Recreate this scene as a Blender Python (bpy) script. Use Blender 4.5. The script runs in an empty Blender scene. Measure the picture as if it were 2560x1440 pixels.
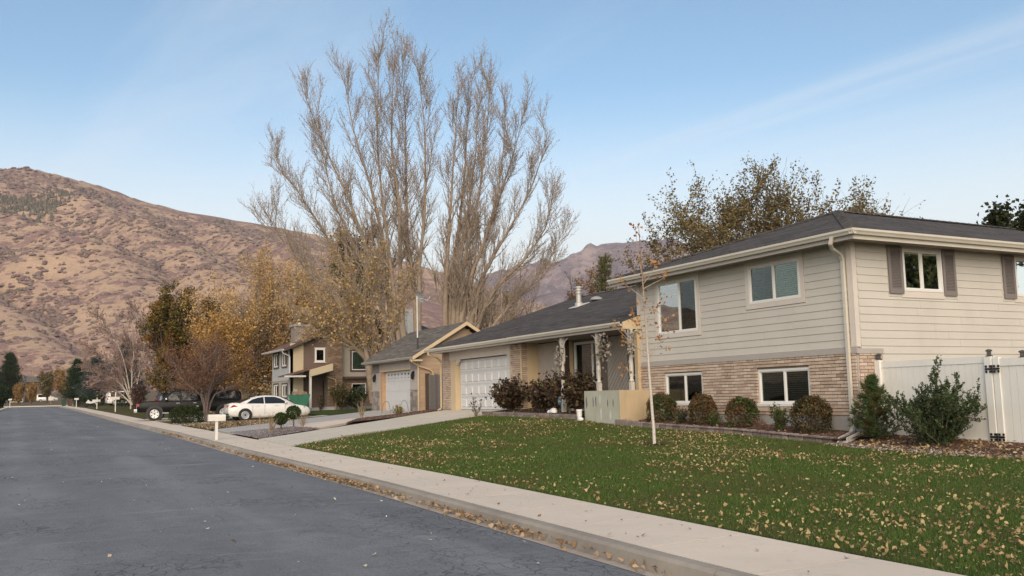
import bpy, math, random
import numpy as np
from mathutils import Matrix, Vector
rng = np.random.default_rng(7)
random.seed(7)
SC = bpy.context.scene
COL = SC.collection

# ------------------------------------------------------------------ camera
YAW, PITCH, ROLL = math.radians(27.9), math.radians(6.66), math.radians(-1.25)
_f = Vector((math.sin(YAW)*math.cos(PITCH), math.cos(YAW)*math.cos(PITCH), math.sin(PITCH)))
_r = Vector((math.cos(YAW), -math.sin(YAW), 0)); _u = _r.cross(_f)
_r2 = _r*math.cos(ROLL)+_u*math.sin(ROLL); _u2 = -_r*math.sin(ROLL)+_u*math.cos(ROLL)
cam = bpy.data.cameras.new('camera'); cam.lens = 33.05; cam.sensor_width = 36
cam.clip_start = 0.1; cam.clip_end = 20000
camo = bpy.data.objects.new('camera', cam); COL.objects.link(camo)
camo.matrix_world = Matrix(((_r2.x, _u2.x, -_f.x, 0), (_r2.y, _u2.y, -_f.y, 0), (_r2.z, _u2.z, -_f.z, 1.6), (0, 0, 0, 1)))
SC.camera = camo

# ------------------------------------------------------------------ sky, sun, exposure
SUN_EL, SUN_AZ = math.radians(29.0), math.radians(210)     # azimuth from +Y towards +X
W = bpy.data.worlds.new('World'); SC.world = W; W.use_nodes = True
wn, wl = W.node_tree.nodes, W.node_tree.links
bg = wn['Background']; bg.inputs['Strength'].default_value = 0.0585
sky = wn.new('ShaderNodeTexSky'); sky.sky_type = 'NISHITA'; sky.sun_disc = False
sky.sun_elevation = SUN_EL; sky.sun_rotation = SUN_AZ; sky.altitude = 1400
sky.air_density = 1.0; sky.dust_density = 2.5; sky.ozone_density = 1.0
# thin cirrus spread evenly over the whole sky
tc = wn.new('ShaderNodeTexCoord'); sep = wn.new('ShaderNodeSeparateXYZ'); wl.new(tc.outputs['Generated'], sep.inputs[0])
mx = wn.new('ShaderNodeMath'); mx.operation = 'MAXIMUM'; wl.new(sep.outputs['Z'], mx.inputs[0]); mx.inputs[1].default_value = 0.0585
dv = wn.new('ShaderNodeVectorMath'); dv.operation = 'DIVIDE'
cmb = wn.new('ShaderNodeCombineXYZ')
for i in range(3): wl.new(mx.outputs[0], cmb.inputs[i])
wl.new(tc.outputs['Generated'], dv.inputs[0]); wl.new(cmb.outputs[0], dv.inputs[1])
mp = wn.new('ShaderNodeMapping'); mp.vector_type = 'TEXTURE'; mp.inputs['Rotation'].default_value = (0, 0, math.radians(97)); mp.inputs['Scale'].default_value = (7.0, 1.0, 1000); mp.inputs['Location'].default_value = (2.2, 5.5, 0)
wl.new(dv.outputs[0], mp.inputs[0])
nz = wn.new('ShaderNodeTexNoise'); nz.inputs['Scale'].default_value = 1.0; nz.inputs['Detail'].default_value = 6; nz.inputs['Roughness'].default_value = 0.55; nz.inputs['Distortion'].default_value = 0.6
wl.new(mp.outputs[0], nz.inputs['Vector'])
cr = wn.new('ShaderNodeMapRange'); cr.interpolation_type = 'SMOOTHSTEP'
cr.inputs['From Min'].default_value = 0.47; cr.inputs['From Max'].default_value = 0.80; cr.inputs['To Max'].default_value = 0.60
wl.new(nz.outputs['Fac'], cr.inputs['Value'])
cmix = wn.new('ShaderNodeMix'); cmix.data_type = 'RGBA'
hs = wn.new('ShaderNodeHueSaturation'); hs.inputs['Saturation'].default_value = 1.02; hs.inputs['Hue'].default_value = 0.486; wl.new(sky.outputs[0], hs.inputs['Color'])
wl.new(cr.outputs[0], cmix.inputs['Factor']); # pale haze towards the horizon, the same all round
hz = wn.new('ShaderNodeMapRange'); hz.interpolation_type = 'SMOOTHSTEP'; hz.inputs['From Min'].default_value = 0.12; hz.inputs['From Max'].default_value = 0.33; hz.inputs['To Min'].default_value = 0.8; hz.inputs['To Max'].default_value = 0.0
wl.new(sep.outputs['Z'], hz.inputs['Value'])
hmix = wn.new('ShaderNodeMix'); hmix.data_type = 'RGBA'; wl.new(hz.outputs[0], hmix.inputs['Factor']); wl.new(hs.outputs[0], hmix.inputs['A']); hmix.inputs['B'].default_value = (5.6, 5.6, 5.3, 1)
wl.new(hmix.outputs['Result'], cmix.inputs['A'])
cmix.inputs['B'].default_value = (5.0, 5.1, 5.3, 1)
wl.new(cmix.outputs['Result'], bg.inputs['Color'])

sl = bpy.data.lights.new('sun', 'SUN'); sl.energy = 1.15; sl.angle = math.radians(60); sl.color = (1.0, 0.80, 0.56)
so = bpy.data.objects.new('sun', sl); COL.objects.link(so)
_sd = Vector((math.sin(SUN_AZ)*math.cos(SUN_EL), math.cos(SUN_AZ)*math.cos(SUN_EL), math.sin(SUN_EL)))
so.rotation_euler = _sd.to_track_quat('Z', 'Y').to_euler(); so.location = (0, -40, 30)
SC.cycles.denoising_prefilter = 'NONE'
SC.view_settings.view_transform = 'Standard'; SC.view_settings.look = 'None'
SC.view_settings.exposure = 1.71; SC.view_settings.gamma = 1.0

# ------------------------------------------------------------------ helpers
BASE = {}
def tag(o, label=None, cat=None, group=None, kind=None):
    if label: o['label'] = label
    if cat: o['category'] = cat
    if group: o['group'] = group
    if kind: o['kind'] = kind
    return o
def thing(name, label, cat, loc, group=None):
    o = bpy.data.objects.new(name, None); COL.objects.link(o); o.location = loc; o.empty_display_size = 0.2
    BASE[o.name] = Vector(loc)
    return tag(o, label, cat, group)
def structure(name, loc=(0, 0, 0)):
    o = bpy.data.objects.new(name, None); COL.objects.link(o); o.location = loc; BASE[o.name] = Vector(loc); o['kind'] = 'structure'
    return o
def link(me, name, parent=None, loc=None):
    o = bpy.data.objects.new(name, me); COL.objects.link(o)
    if parent is not None:
        o.parent = parent; BASE[o.name] = BASE.get(parent.name, Vector((0, 0, 0)))
    if loc is not None: o.location = loc
    return o
def fastmesh(name, V, F, mat, smooth=False):
    V = np.ascontiguousarray(V, dtype=np.float32); F = np.ascontiguousarray(F, dtype=np.int32)
    me = bpy.data.meshes.new(name); m, k = F.shape
    me.vertices.add(len(V)); me.vertices.foreach_set('co', V.ravel())
    me.loops.add(m*k); me.loops.foreach_set('vertex_index', F.ravel())
    me.polygons.add(m); me.polygons.foreach_set('loop_start', np.arange(0, m*k, k, dtype=np.int32))
    if smooth: me.polygons.foreach_set('use_smooth', np.ones(m, dtype=bool))
    me.update(calc_edges=True); me.materials.append(mat)
    return me
def nobj(name, V, F, mat, parent=None, smooth=False):
    b = BASE.get(parent.name, Vector((0, 0, 0))) if parent is not None else Vector((0, 0, 0))
    return link(fastmesh(name, np.asarray(V)-np.array(b), F, mat, smooth), name, parent)

class MB:
    def __init__(s): s.v = []; s.f = []
    def hexa(s, p):                      # 8 points: bottom ring then top ring
        n = len(s.v); s.v += [tuple(q) for q in p]
        for f in ((3, 2, 1, 0), (4, 5, 6, 7), (0, 1, 5, 4), (1, 2, 6, 5), (2, 3, 7, 6), (3, 0, 4, 7)): s.f.append(tuple(n+i for i in f))
        return s
    def box(s, x0, x1, y0, y1, z0, z1):
        return s.hexa([(x0, y0, z0), (x1, y0, z0), (x1, y1, z0), (x0, y1, z0), (x0, y0, z1), (x1, y0, z1), (x1, y1, z1), (x0, y1, z1)])
    def fbox(s, fr, u0, u1, z0, z1, d0, d1):
        return s.hexa([fr(u0, z0, d0), fr(u1, z0, d0), fr(u1, z0, d1), fr(u0, z0, d1), fr(u0, z1, d0), fr(u1, z1, d0), fr(u1, z1, d1), fr(u0, z1, d1)])
    def poly(s, pts):
        n = len(s.v); s.v += [tuple(p) for p in pts]; s.f.append(tuple(range(n, n+len(pts)))); return s
    def prism(s, A, B):                  # two matching outlines
        n = len(s.v); k = len(A); s.v += [tuple(p) for p in A]+[tuple(p) for p in B]
        s.f.append(tuple(range(n+k-1, n-1, -1))); s.f.append(tuple(range(n+k, n+2*k)))
        for i in range(k):
            j = (i+1) % k; s.f.append((n+i, n+j, n+k+j, n+k+i))
        return s
    def tube(s, pts, rad, n=8):
        P = [Vector(p) for p in pts]; R = rad if isinstance(rad, (list, tuple)) else [rad]*len(P)
        base = len(s.v); ref = None
        for i, p in enumerate(P):
            t = (P[min(i+1, len(P)-1)]-P[max(i-1, 0)]).normalized()
            if ref is None:
                ref = Vector((0, 0, 1)) if abs(t.z) < .9 else Vector((1, 0, 0))
            a = t.cross(ref).normalized(); b = t.cross(a)
            ref = -b.cross(t) if False else ref
            for k in range(n):
                w = 2*math.pi*k/n; s.v.append(tuple(p+(a*math.cos(w)+b*math.sin(w))*R[i]))
        for i in range(len(P)-1):
            for k in range(n):
                j = (k+1) % n; s.f.append((base+i*n+k, base+i*n+j, base+(i+1)*n+j, base+(i+1)*n+k))
        s.f.append(tuple(base+k for k in range(n-1, -1, -1))); s.f.append(tuple(base+(len(P)-1)*n+k for k in range(n)))
        return s
    def lathe(s, c, prof, n=16, axis='Z'):
        base = len(s.v)
        for r, h in prof:
            for k in range(n):
                w = 2*math.pi*k/n; a, b = r*math.cos(w), r*math.sin(w)
                d = (a, b, h) if axis == 'Z' else ((h, a, b) if axis == 'X' else (a, h, b))
                s.v.append((c[0]+d[0], c[1]+d[1], c[2]+d[2]))
        m = len(prof)
        for i in range(m-1):
            for k in range(n):
                j = (k+1) % n; s.f.append((base+i*n+k, base+i*n+j, base+(i+1)*n+j, base+(i+1)*n+k))
        s.f.append(tuple(base+k for k in range(n-1, -1, -1))); s.f.append(tuple(base+(m-1)*n+k for k in range(n)))
        return s
    def build(s, name, mat, parent=None, smooth=False, bevel=0):
        b = BASE.get(parent.name, Vector((0, 0, 0))) if parent is not None else Vector((0, 0, 0))
        me = bpy.data.meshes.new(name)
        me.from_pydata([(x-b.x, y-b.y, z-b.z) for x, y, z in s.v], [], s.f)
        me.materials.append(mat)
        if smooth:
            me.polygons.foreach_set('use_smooth', [True]*len(me.polygons))
        me.update()
        o = link(me, name, parent)
        if bevel:
            md = o.modifiers.new('edge', 'BEVEL'); md.width = bevel; md.segments = 2; md.limit_method = 'ANGLE'
        return o

def FX(X0): return lambda u, z, d: (X0-d, u, z)      # a wall that faces the street (-X); u runs along Y
def FY(Y0): return lambda u, z, d: (u, Y0-d, z)      # a wall that faces back down the street (-Y); u runs along X

# ------------------------------------------------------------------ materials
def newmat(name):
    m = bpy.data.materials.new(name); m.use_nodes = True
    return m, m.node_tree.nodes, m.node_tree.links, m.node_tree.nodes['Principled BSDF']
def ramp(n, stops):
    r = n.new('ShaderNodeValToRGB'); e = r.color_ramp.elements
    while len(e) < len(stops): e.new(0.5)
    for i, (p, c) in enumerate(stops): e[i].position = p; e[i].color = (*c, 1)
    return r
def coords(n, l, scale=(1, 1, 1), src='Object', rot=(0, 0, 0)):
    if src == 'World':
        t = n.new('ShaderNodeNewGeometry'); out = t.outputs['Position']
    else:
        t = n.new('ShaderNodeTexCoord'); out = t.outputs[src]
    m = n.new('ShaderNodeMapping'); m.inputs['Scale'].default_value = scale; m.inputs['Rotation'].default_value = rot
    l.new(out, m.inputs[0]); return m.outputs[0]
def noise(n, l, vec, scale, detail=4, rough=.55, dist=0):
    t = n.new('ShaderNodeTexNoise'); t.inputs['Scale'].default_value = scale; t.inputs['Detail'].default_value = detail
    t.inputs['Roughness'].default_value = rough; t.inputs['Distortion'].default_value = dist
    l.new(vec, t.inputs['Vector']); return t.outputs['Fac']
def math_(n, l, op, a, b=None, c=None):
    m = n.new('ShaderNodeMath'); m.operation = op
    for i, v in enumerate((a, b, c)):
        if v is None: continue
        if isinstance(v, (int, float)): m.inputs[i].default_value = v
        else: l.new(v, m.inputs[i])
    return m.outputs[0]
def mapr(n, l, v, a, b, c=0, d=1, smooth=True):
    m = n.new('ShaderNodeMapRange'); m.interpolation_type = 'SMOOTHSTEP' if smooth else 'LINEAR'
    l.new(v, m.inputs['Value'])
    for k, x in zip(('From Min', 'From Max', 'To Min', 'To Max'), (a, b, c, d)): m.inputs[k].default_value = x
    return m.outputs[0]
def mixc(n, l, f, a, b, mode='MIX'):
    m = n.new('ShaderNodeMix'); m.data_type = 'RGBA'; m.blend_type = mode
    if isinstance(f, (int, float)): m.inputs['Factor'].default_value = f
    else: l.new(f, m.inputs['Factor'])
    for k, v in (('A', a), ('B', b)):
        if isinstance(v, tuple): m.inputs[k].default_value = (*v, 1)
        else: l.new(v, m.inputs[k])
    return m.outputs['Result']
def bump(n, l, bs, h, strength=.3, dist=.02):
    b = n.new('ShaderNodeBump'); b.inputs['Strength'].default_value = strength; b.inputs['Distance'].default_value = dist
    l.new(h, b.inputs['Height']); l.new(b.outputs[0], bs.inputs['Normal'])
def rnd(n, l):
    g = n.new('ShaderNodeNewGeometry'); o = n.new('ShaderNodeObjectInfo')
    return math_(n, l, 'FRACT', math_(n, l, 'ADD', g.outputs['Random Per Island'], o.outputs['Random']))
def simple(name, col, rough=.6, var=.12, scale=4, bmp=.1, metal=0, fine=60, src='World', spec=None, stain=0):
    """paint, metal, concrete: colour with broad and fine variation, a little relief"""
    m, n, l, b = newmat(name)
    v = coords(n, l, src=src)
    a = noise(n, l, v, scale, 5); c = noise(n, l, v, fine, 3)
    t = math_(n, l, 'ADD', math_(n, l, 'MULTIPLY', a, .7), math_(n, l, 'MULTIPLY', c, .3))
    lo = tuple(x*(1-var) for x in col); hi = tuple(min(1, x*(1+var)) for x in col)
    r = ramp(n, [(.3, lo), (.7, hi)]); l.new(t, r.inputs[0]); out = r.outputs[0]
    if stain:
        s = mapr(n, l, noise(n, l, coords(n, l, (1, 1, .25), src), 2.2, 6, .65), .5, .72, 0, stain)
        out = mixc(n, l, s, out, tuple(x*.55 for x in col))
    l.new(out, b.inputs['Base Color'])
    l.new(mapr(n, l, c, .2, .8, max(0, rough-.08), min(1, rough+.08)), b.inputs['Roughness'])
    b.inputs['Metallic'].default_value = metal
    if spec is not None: b.inputs['Specular IOR Level'].default_value = spec
    if bmp: bump(n, l, b, t, bmp, .01)
    return m
def pieces(name, stops, rough=.8, scale=30, bmp=.3, amp=.35):
    """bricks, boards, leaves: a colour of its own for each piece"""
    m, n, l, b = newmat(name)
    r = ramp(n, stops); l.new(rnd(n, l), r.inputs[0])
    v = coords(n, l, src='World'); f = noise(n, l, v, scale, 4)
    c = mixc(n, l, mapr(n, l, f, .3, .75, 0, amp), r.outputs[0], tuple(x*.6 for x in stops[0][1]))
    l.new(c, b.inputs['Base Color']); b.inputs['Roughness'].default_value = rough
    if bmp: bump(n, l, b, f, bmp, .004)
    return m
def foliage(name, stops, transl=.25, patch=None, pscale=1.5, rough=.65):
    m, n, l, b = newmat(name)
    r = ramp(n, stops); l.new(rnd(n, l), r.inputs[0]); c = r.outputs[0]
    if patch:
        f = mapr(n, l, noise(n, l, coords(n, l, src='World'), pscale, 2), .45, .62)
        c = mixc(n, l, f, c, patch)
    l.new(c, b.inputs['Base Color']); b.inputs['Roughness'].default_value = rough; b.inputs['Specular IOR Level'].default_value = .25
    t = n.new('ShaderNodeBsdfTranslucent'); l.new(c, t.inputs[0])
    x = n.new('ShaderNodeMixShader'); x.inputs[0].default_value = transl
    l.new(b.outputs[0], x.inputs[1]); l.new(t.outputs[0], x.inputs[2]); l.new(x.outputs[0], n['Material Output'].inputs[0])
    return m
def shingle(name, c1, c2, axis):
    m, n, l, b = newmat(name)
    v = coords(n, l, src='World', rot=(0, 0, math.radians(90)) if axis == 'X' else (0, 0, 0))
    k = n.new('ShaderNodeTexBrick'); l.new(v, k.inputs['Vector'])
    k.inputs['Scale'].default_value = 1; k.inputs['Brick Width'].default_value = .32; k.inputs['Row Height'].default_value = .138
    k.inputs['Mortar Size'].default_value = .006; k.inputs['Mortar Smooth'].default_value = .4
    k.inputs['Color1'].default_value = (*c1, 1); k.inputs['Color2'].default_value = (*c2, 1); k.inputs['Mortar'].default_value = (*[x*.35 for x in c1], 1)
    f = noise(n, l, coords(n, l, (7, .9, 7) if axis == 'X' else (.9, 7, 7), 'World'), 1.0, 5, .7); g = noise(n, l, coords(n, l, src='World'), 120, 2)
    c = mixc(n, l, mapr(n, l, f, .42, .68, 0, .8), k.outputs['Color'], tuple(x*1.7 for x in c2))
    c = mixc(n, l, mapr(n, l, g, .4, .7, 0, .4), c, tuple(x*.5 for x in c1))
    l.new(c, b.inputs['Base Color']); b.inputs['Roughness'].default_value = .95; b.inputs['Specular IOR Level'].default_value = .2
    bump(n, l, b, math_(n, l, 'SUBTRACT', math_(n, l, 'MULTIPLY', g, .2), k.outputs['Fac']), .8, .012)
    return m
def glassmat(name, tint=(.55, .62, .6), refl=.22):
    m, n, l, b = newmat(name); n.remove(b)
    g = n.new('ShaderNodeBsdfGlossy'); g.inputs['Roughness'].default_value = .015; g.inputs['Color'].default_value = (.93, .97, .95, 1)
    t = n.new('ShaderNodeBsdfTransparent'); t.inputs[0].default_value = (*tint, 1)
    lw = n.new('ShaderNodeLayerWeight'); lw.inputs['Blend'].default_value = .25
    x = n.new('ShaderNodeMixShader'); l.new(mapr(n, l, lw.outputs['Fresnel'], 0, 1, refl, .95, False), x.inputs[0])
    l.new(t.outputs[0], x.inputs[1]); l.new(g.outputs[0], x.inputs[2]); l.new(x.outputs[0], n['Material Output'].inputs[0])
    # a faint unevenness as in real float glass
    bp = n.new('ShaderNodeBump'); bp.inputs['Strength'].default_value = .02; bp.inputs['Distance'].default_value = .02
    l.new(noise(n, l, coords(n, l, src='World'), 3.0, 1), bp.inputs['Height']); l.new(bp.outputs[0], g.inputs['Normal'])
    return m

# ------------------------------------------------------------------ lie of the land
def lin(Y, xs, ys): return np.interp(Y, xs, ys)
def zroad(Y): return lin(Y, [-60, 0, 6, 15, 28, 46, 65, 90, 130, 200, 206, 260, 300, 500], [-.6, -.06, 0, .12, .23, .35, .52, .82, 1.3, 1.8, 1.85, 3.0, 3.5, 8])
def zfront(Y): return lin(Y, [-60, 5, 10, 14.3, 17.1, 20.9, 24, 30.6, 37, 42, 47, 55, 62, 75, 100, 140, 200, 260, 300, 500], [-.4, .28, .4, .52, .64, .74, .92, 1.0, 1.06, 1.04, .97, .62, .62, .85, 1.3, 1.9, 2.2, 3.1, 3.6, 8])
def kerbx(Y): return lin(Y, [-60, 7, 15, 27, 43, 60, 80, 110, 140, 200, 260], [4.7, 5.0, 5.2, 5.38, 5.9, 6.05, 6.2, 6.3, 6.5, 7.2, 8])
def land(X, Y):
    X = np.asarray(X, float); Y = np.asarray(Y, float)
    k = kerbx(Y); s = X-k; b = zroad(Y)+.17
    w = np.clip((s-1.55)/(15-k-1.55), 0, 1)
    e = np.clip((X-15)*.08, 0, lin(Y, [44, 56], [.12, .32]))
    return b+(zfront(Y)-b)*w+e
def lz(X, Y): return float(land(X, Y))
# ------------------------------------------------------------------ value noise for shaping land
def vnoise(x, y, seed=0):
    xi = np.floor(x).astype(np.int64); yi = np.floor(y).astype(np.int64); fx = x-xi; fy = y-yi
    def h(a, b):
        n = (a*374761393+b*668265263+seed*1442695041) & 0xffffffff
        n = ((n ^ (n >> 13))*1274126177) & 0xffffffff
        return ((n ^ (n >> 16)) & 0xffff)/65535.0
    fx = fx*fx*(3-2*fx); fy = fy*fy*(3-2*fy)
    return (h(xi, yi)*(1-fx)+h(xi+1, yi)*fx)*(1-fy)+(h(xi, yi+1)*(1-fx)+h(xi+1, yi+1)*fx)*fy
def fbm(x, y, o=4, seed=0):
    s = 0; a = .5
    for i in range(o):
        s = s+a*vnoise(x*2**i, y*2**i, seed+i); a *= .5
    return s
def grid_faces(nu, nv):
    i = np.arange(nu-1)[:, None]; j = np.arange(nv-1)[None, :]; a = (i*nv+j).ravel()
    return np.stack([a, a+nv, a+nv+1, a+1], 1)

# ------------------------------------------------------------------ setting materials
def m_asphalt():
    m, n, l, b = newmat('asphalt')
    v = coords(n, l, src='World')
    big = noise(n, l, coords(n, l, (.6, .16, 1), 'World'), 1.0, 6, .65); mid = noise(n, l, v, 2.6, 8, .72); fine = noise(n, l, v, 55, 3); grit = noise(n, l, v, 75, 3, .7)
    r = ramp(n, [(.30, (.110, .116, .126)), (.5, (.165, .172, .184)), (.68, (.23, .237, .248))])
    l.new(math_(n, l, 'ADD', math_(n, l, 'MULTIPLY', big, .55), math_(n, l, 'MULTIPLY', mid, .45)), r.inputs[0])
    c = mixc(n, l, mapr(n, l, fine, .40, .70, 0, .6), r.outputs[0], (.070, .073, .076))
    c = mixc(n, l, mapr(n, l, grit, .60, .72, 0, .5), c, (.34, .35, .36))
    # cracks: two nets of different size, broken up by noise
    dv = n.new('ShaderNodeVectorMath'); dv.operation = 'ADD'
    nt = n.new('ShaderNodeTexNoise'); nt.inputs['Scale'].default_value = 1.6; nt.inputs['Detail'].default_value = 5; l.new(v, nt.inputs['Vector'])
    sc = n.new('ShaderNodeVectorMath'); sc.operation = 'SCALE'; sc.inputs['Scale'].default_value = .55; l.new(nt.outputs['Color'], sc.inputs[0])
    l.new(v, dv.inputs[0]); l.new(sc.outputs[0], dv.inputs[1])
    crack = None
    for s, wd, lo, hi in ((.42, .0026, .46, .62), (1.9, .010, .46, .58), (5.0, .03, .50, .60)):
        vo = n.new('ShaderNodeTexVoronoi'); vo.feature = 'DISTANCE_TO_EDGE'; vo.inputs['Scale'].default_value = s; l.new(dv.outputs[0], vo.inputs['Vector'])
        k = mapr(n, l, vo.outputs['Distance'], wd*.4, wd*1.6, 1, 0)
        k = math_(n, l, 'MULTIPLY', k, mapr(n, l, noise(n, l, v, .45 if s < 1 else .3, 3), lo, hi))
        crack = k if crack is None else math_(n, l, 'MAXIMUM', crack, k)
    c = mixc(n, l, math_(n, l, 'MULTIPLY', crack, .55), c, (.030, .031, .034))
    sx_ = n.new('ShaderNodeSeparateXYZ'); l.new(v, sx_.inputs[0]); lane = None      # paler, worn wheel tracks
    for x0 in (-1.7, .0, 2.4, 4.0):
        k = mapr(n, l, math_(n, l, 'ABSOLUTE', math_(n, l, 'SUBTRACT', sx_.outputs[0], x0+.25)), .05, .55, .22, 0)
        lane = k if lane is None else math_(n, l, 'MAXIMUM', lane, k)
    c = mixc(n, l, math_(n, l, 'MULTIPLY', lane, mapr(n, l, big, .35, .6)), c, (.27, .275, .285))
    # pale dusty scuffs
    sf = mapr(n, l, noise(n, l, coords(n, l, (.35, 3.0, 1), 'World'), 1.1, 6, .7), .56, .72, 0, .40)
    c = mixc(n, l, sf, c, (.34, .34, .34))
    l.new(c, b.inputs['Base Color']); l.new(mapr(n, l, mid, .3, .7, .72, .92), b.inputs['Roughness']); b.inputs['Specular IOR Level'].default_value = .35
    h = math_(n, l, 'SUBTRACT', math_(n, l, 'ADD', math_(n, l, 'MULTIPLY', fine, .5), math_(n, l, 'MULTIPLY', grit, .35)), math_(n, l, 'MULTIPLY', crack, 1.2))
    bump(n, l, b, h, .55, .012)
    return m
def m_concrete(name, col, var=.10):
    m, n, l, b = newmat(name)
    v = coords(n, l, src='World'); big = noise(n, l, v, .8, 5, .6); mid = noise(n, l, v, 6, 5, .65); fine = noise(n, l, v, 90, 3)
    r = ramp(n, [(.3, tuple(x*(1-var) for x in col)), (.7, tuple(x*(1+var) for x in col))])
    l.new(math_(n, l, 'ADD', math_(n, l, 'MULTIPLY', big, .6), math_(n, l, 'MULTIPLY', mid, .4)), r.inputs[0])
    o = n.new('ShaderNodeObjectInfo')
    c = mixc(n, l, math_(n, l, 'MULTIPLY', o.outputs['Random'], .25), r.outputs[0], tuple(x*.78 for x in col))
    c = mixc(n, l, mapr(n, l, mid, .52, .75, 0, .45), c, tuple(x*.62 for x in col)); c = mixc(n, l, mapr(n, l, noise(n, l, v, 1.1, 7, .75, .8), .56, .70, 0, .30), c, tuple(x*.55 for x in col))
    c = mixc(n, l, mapr(n, l, fine, .60, .75, 0, .35), c, tuple(x*.5 for x in col))
    l.new(c, b.inputs['Base Color']); b.inputs['Roughness'].default_value = .9; b.inputs['Specular IOR Level'].default_value = .3
    bump(n, l, b, fine, .25, .006)
    return m
def m_turf(name, stops, scale=.6):
    m, n, l, b = newmat(name)
    v = coords(n, l, src='World')
    t = math_(n, l, 'ADD', math_(n, l, 'MULTIPLY', noise(n, l, v, scale, 5, .6), .6), math_(n, l, 'MULTIPLY', noise(n, l, v, 22, 4), .4))
    r = ramp(n, stops); l.new(t, r.inputs[0]); l.new(r.outputs[0], b.inputs['Base Color'])
    b.inputs['Roughness'].default_value = .95; b.inputs['Specular IOR Level'].default_value = .1
    bump(n, l, b, noise(n, l, v, 45, 4), .9, .05)
    return m
ASPH = m_asphalt()
CONC = m_concrete('pavement_concrete', (.62, .535, .445)); KERB = m_concrete('kerb_concrete', (.29, .26, .225), .3); DRIVE = m_concrete('driveway_concrete', (.55, .50, .42))
FOUND = m_concrete('foundation_concrete', (.36, .35, .34))
SOIL = m_turf('soil', [(.3, (.035, .026, .020)), (.55, (.075, .055, .042)), (.75, (.14, .105, .085))], 2)
TURF = m_turf('turf', [(.3, (.030, .048, .012)), (.5, (.055, .080, .020)), (.72, (.105, .115, .034))])
DRYTURF = m_turf('dry_turf', [(.3, (.05, .06, .018)), (.5, (.085, .078, .03)), (.72, (.16, .115, .055))])
FIELD = m_turf('valley_ground', [(.3, (.10, .085, .05)), (.5, (.16, .125, .08)), (.72, (.24, .18, .12))], .03)

# ------------------------------------------------------------------ ground sheet
def axis(a, b, step, lo, hi, g=1.25):
    c = list(np.arange(a, b+1e-6, step)); s = step; x = b
    while x < hi: s *= g; x += s; c.append(x)
    s = step; x = a; L = []
    while x > lo: s *= g; x -= s; L.append(x)
    return np.array(L[::-1]+c)
gx = axis(-14, 34, 1.5, -2500, 4500); gy = axis(-20, 215, 3, -1200, 5000)
GX, GY = np.meshgrid(gx, gy, indexing='ij')
base = land(GX, GY); k = kerbx(GY)
left = np.where(GX < k-7.8-1.5, zroad(GY)+.14, zroad(GY))
GZ = np.where(GX < k+1.2, left-.10, base-.10)
inroad = (GX > k-8.6) & (GX < k+1.2); GZ = np.where(inroad, zroad(GY)-.12, GZ)
rr = np.hypot(GX, GY); GZ = GZ+np.clip((rr-260)/700, 0, 1)*6*fbm(GX/120, GY/120, 3, 3)*np.clip((rr-200)/200, 0, 1)
o = nobj('ground', np.stack([GX, GY, GZ], -1).reshape(-1, 3), grid_faces(len(gx), len(gy)), FIELD, smooth=True); o['kind'] = 'structure'

# ------------------------------------------------------------------ road, gutter, kerb, pavement
def strip(name, mat, ys, f0, f1, z0, z1, nx=2, kind='structure', parent=None):
    V = []
    for y in ys:
        a, b = f0(y), f1(y)
        for i in range(nx):
            t = i/(nx-1); V.append((a+(b-a)*t, y, z0(y)+(z1(y)-z0(y))*t))
    o = nobj(name, np.array(V), grid_faces(len(ys), nx), mat, parent, smooth=True)
    if parent is None: o['kind'] = kind
    return o
ysr = np.concatenate([np.arange(-25, 60, 1.0), np.arange(60, 206, 3.0)])
xs_n = 13; V = []
for y in ysr:
    a, b = kerbx(y)-7.8, kerbx(y)
    for i in range(xs_n):
        t = i/(xs_n-1); V.append((a+(b-a)*t, y, zroad(y)+.05*(1-(2*t-1)**2)+.012*math.sin(y*1.3+i*2.1)*(0 < i < xs_n-1)))
o = nobj('road', np.array(V), grid_faces(len(ysr), xs_n), ASPH, smooth=True); o['kind'] = 'structure'
o = MB().hexa([(-70, 195, 1.76), (90, 195, 1.80), (90, 206, 1.88), (-70, 206, 1.84), (-70, 195, 1.79), (90, 195, 1.83), (90, 206, 1.91), (-70, 206, 1.87)]).build('cross_street', ASPH); o['kind'] = 'structure'
o = MB().box(-70, 90, 206, 206.5, 1.7, 2.06).build('far_kerb', CONC); o['kind'] = 'structure'
strip('gutter', m_concrete('gutter_concrete', (.40, .345, .30), .2), ysr[ysr < 193], lambda y: kerbx(y)-.02, lambda y: kerbx(y)+.17, lambda y: zroad(y)+.006, lambda y: zroad(y)-.012)
def kerb_h(y):       # dropped at the driveways
    h = .145
    for a, b in ((26.8, 31.2), (37.8, 42.2), (51, 54.5), (62, 67)):
        h = min(h, .145-.10*max(0, min(1, (y-a+1)/1.0))*max(0, min(1, (b+1-y)/1.0)))
    return h
kerb = structure('kerb', (5, 10, 0)); yy = -12.0; i = 0
while yy < 190:
    L = 3.05 if yy < 70 else 12.0
    segs = [yy+.006+(L-.012)*j/4 for j in range(5)]; m = MB()
    for a, b in zip(segs[:-1], segs[1:]):
        P = []
        for y in (a, b):
            kx, z, h = kerbx(y), zroad(y), kerb_h(y)
            P.append([(kx+.15, y, z-.10), (kx+.15, y, z), (kx+.165, y, z+h-.03), (kx+.20, y, z+h), (kx+.31, y, z+.148), (kx+.31, y, z-.10)])
        m.prism(P[0], P[1])
    m.build('kerb_segment', KERB, kerb, smooth=False); yy += L
strip('sidewalk_bed', SOIL, ysr[ysr < 190], lambda y: kerbx(y)+.30, lambda y: kerbx(y)+1.57, lambda y: zroad(y)+.1445, lambda y: zroad(y)+.1665)
walk = structure('sidewalk', (6, 10, .2)); yy = -12.4
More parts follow.
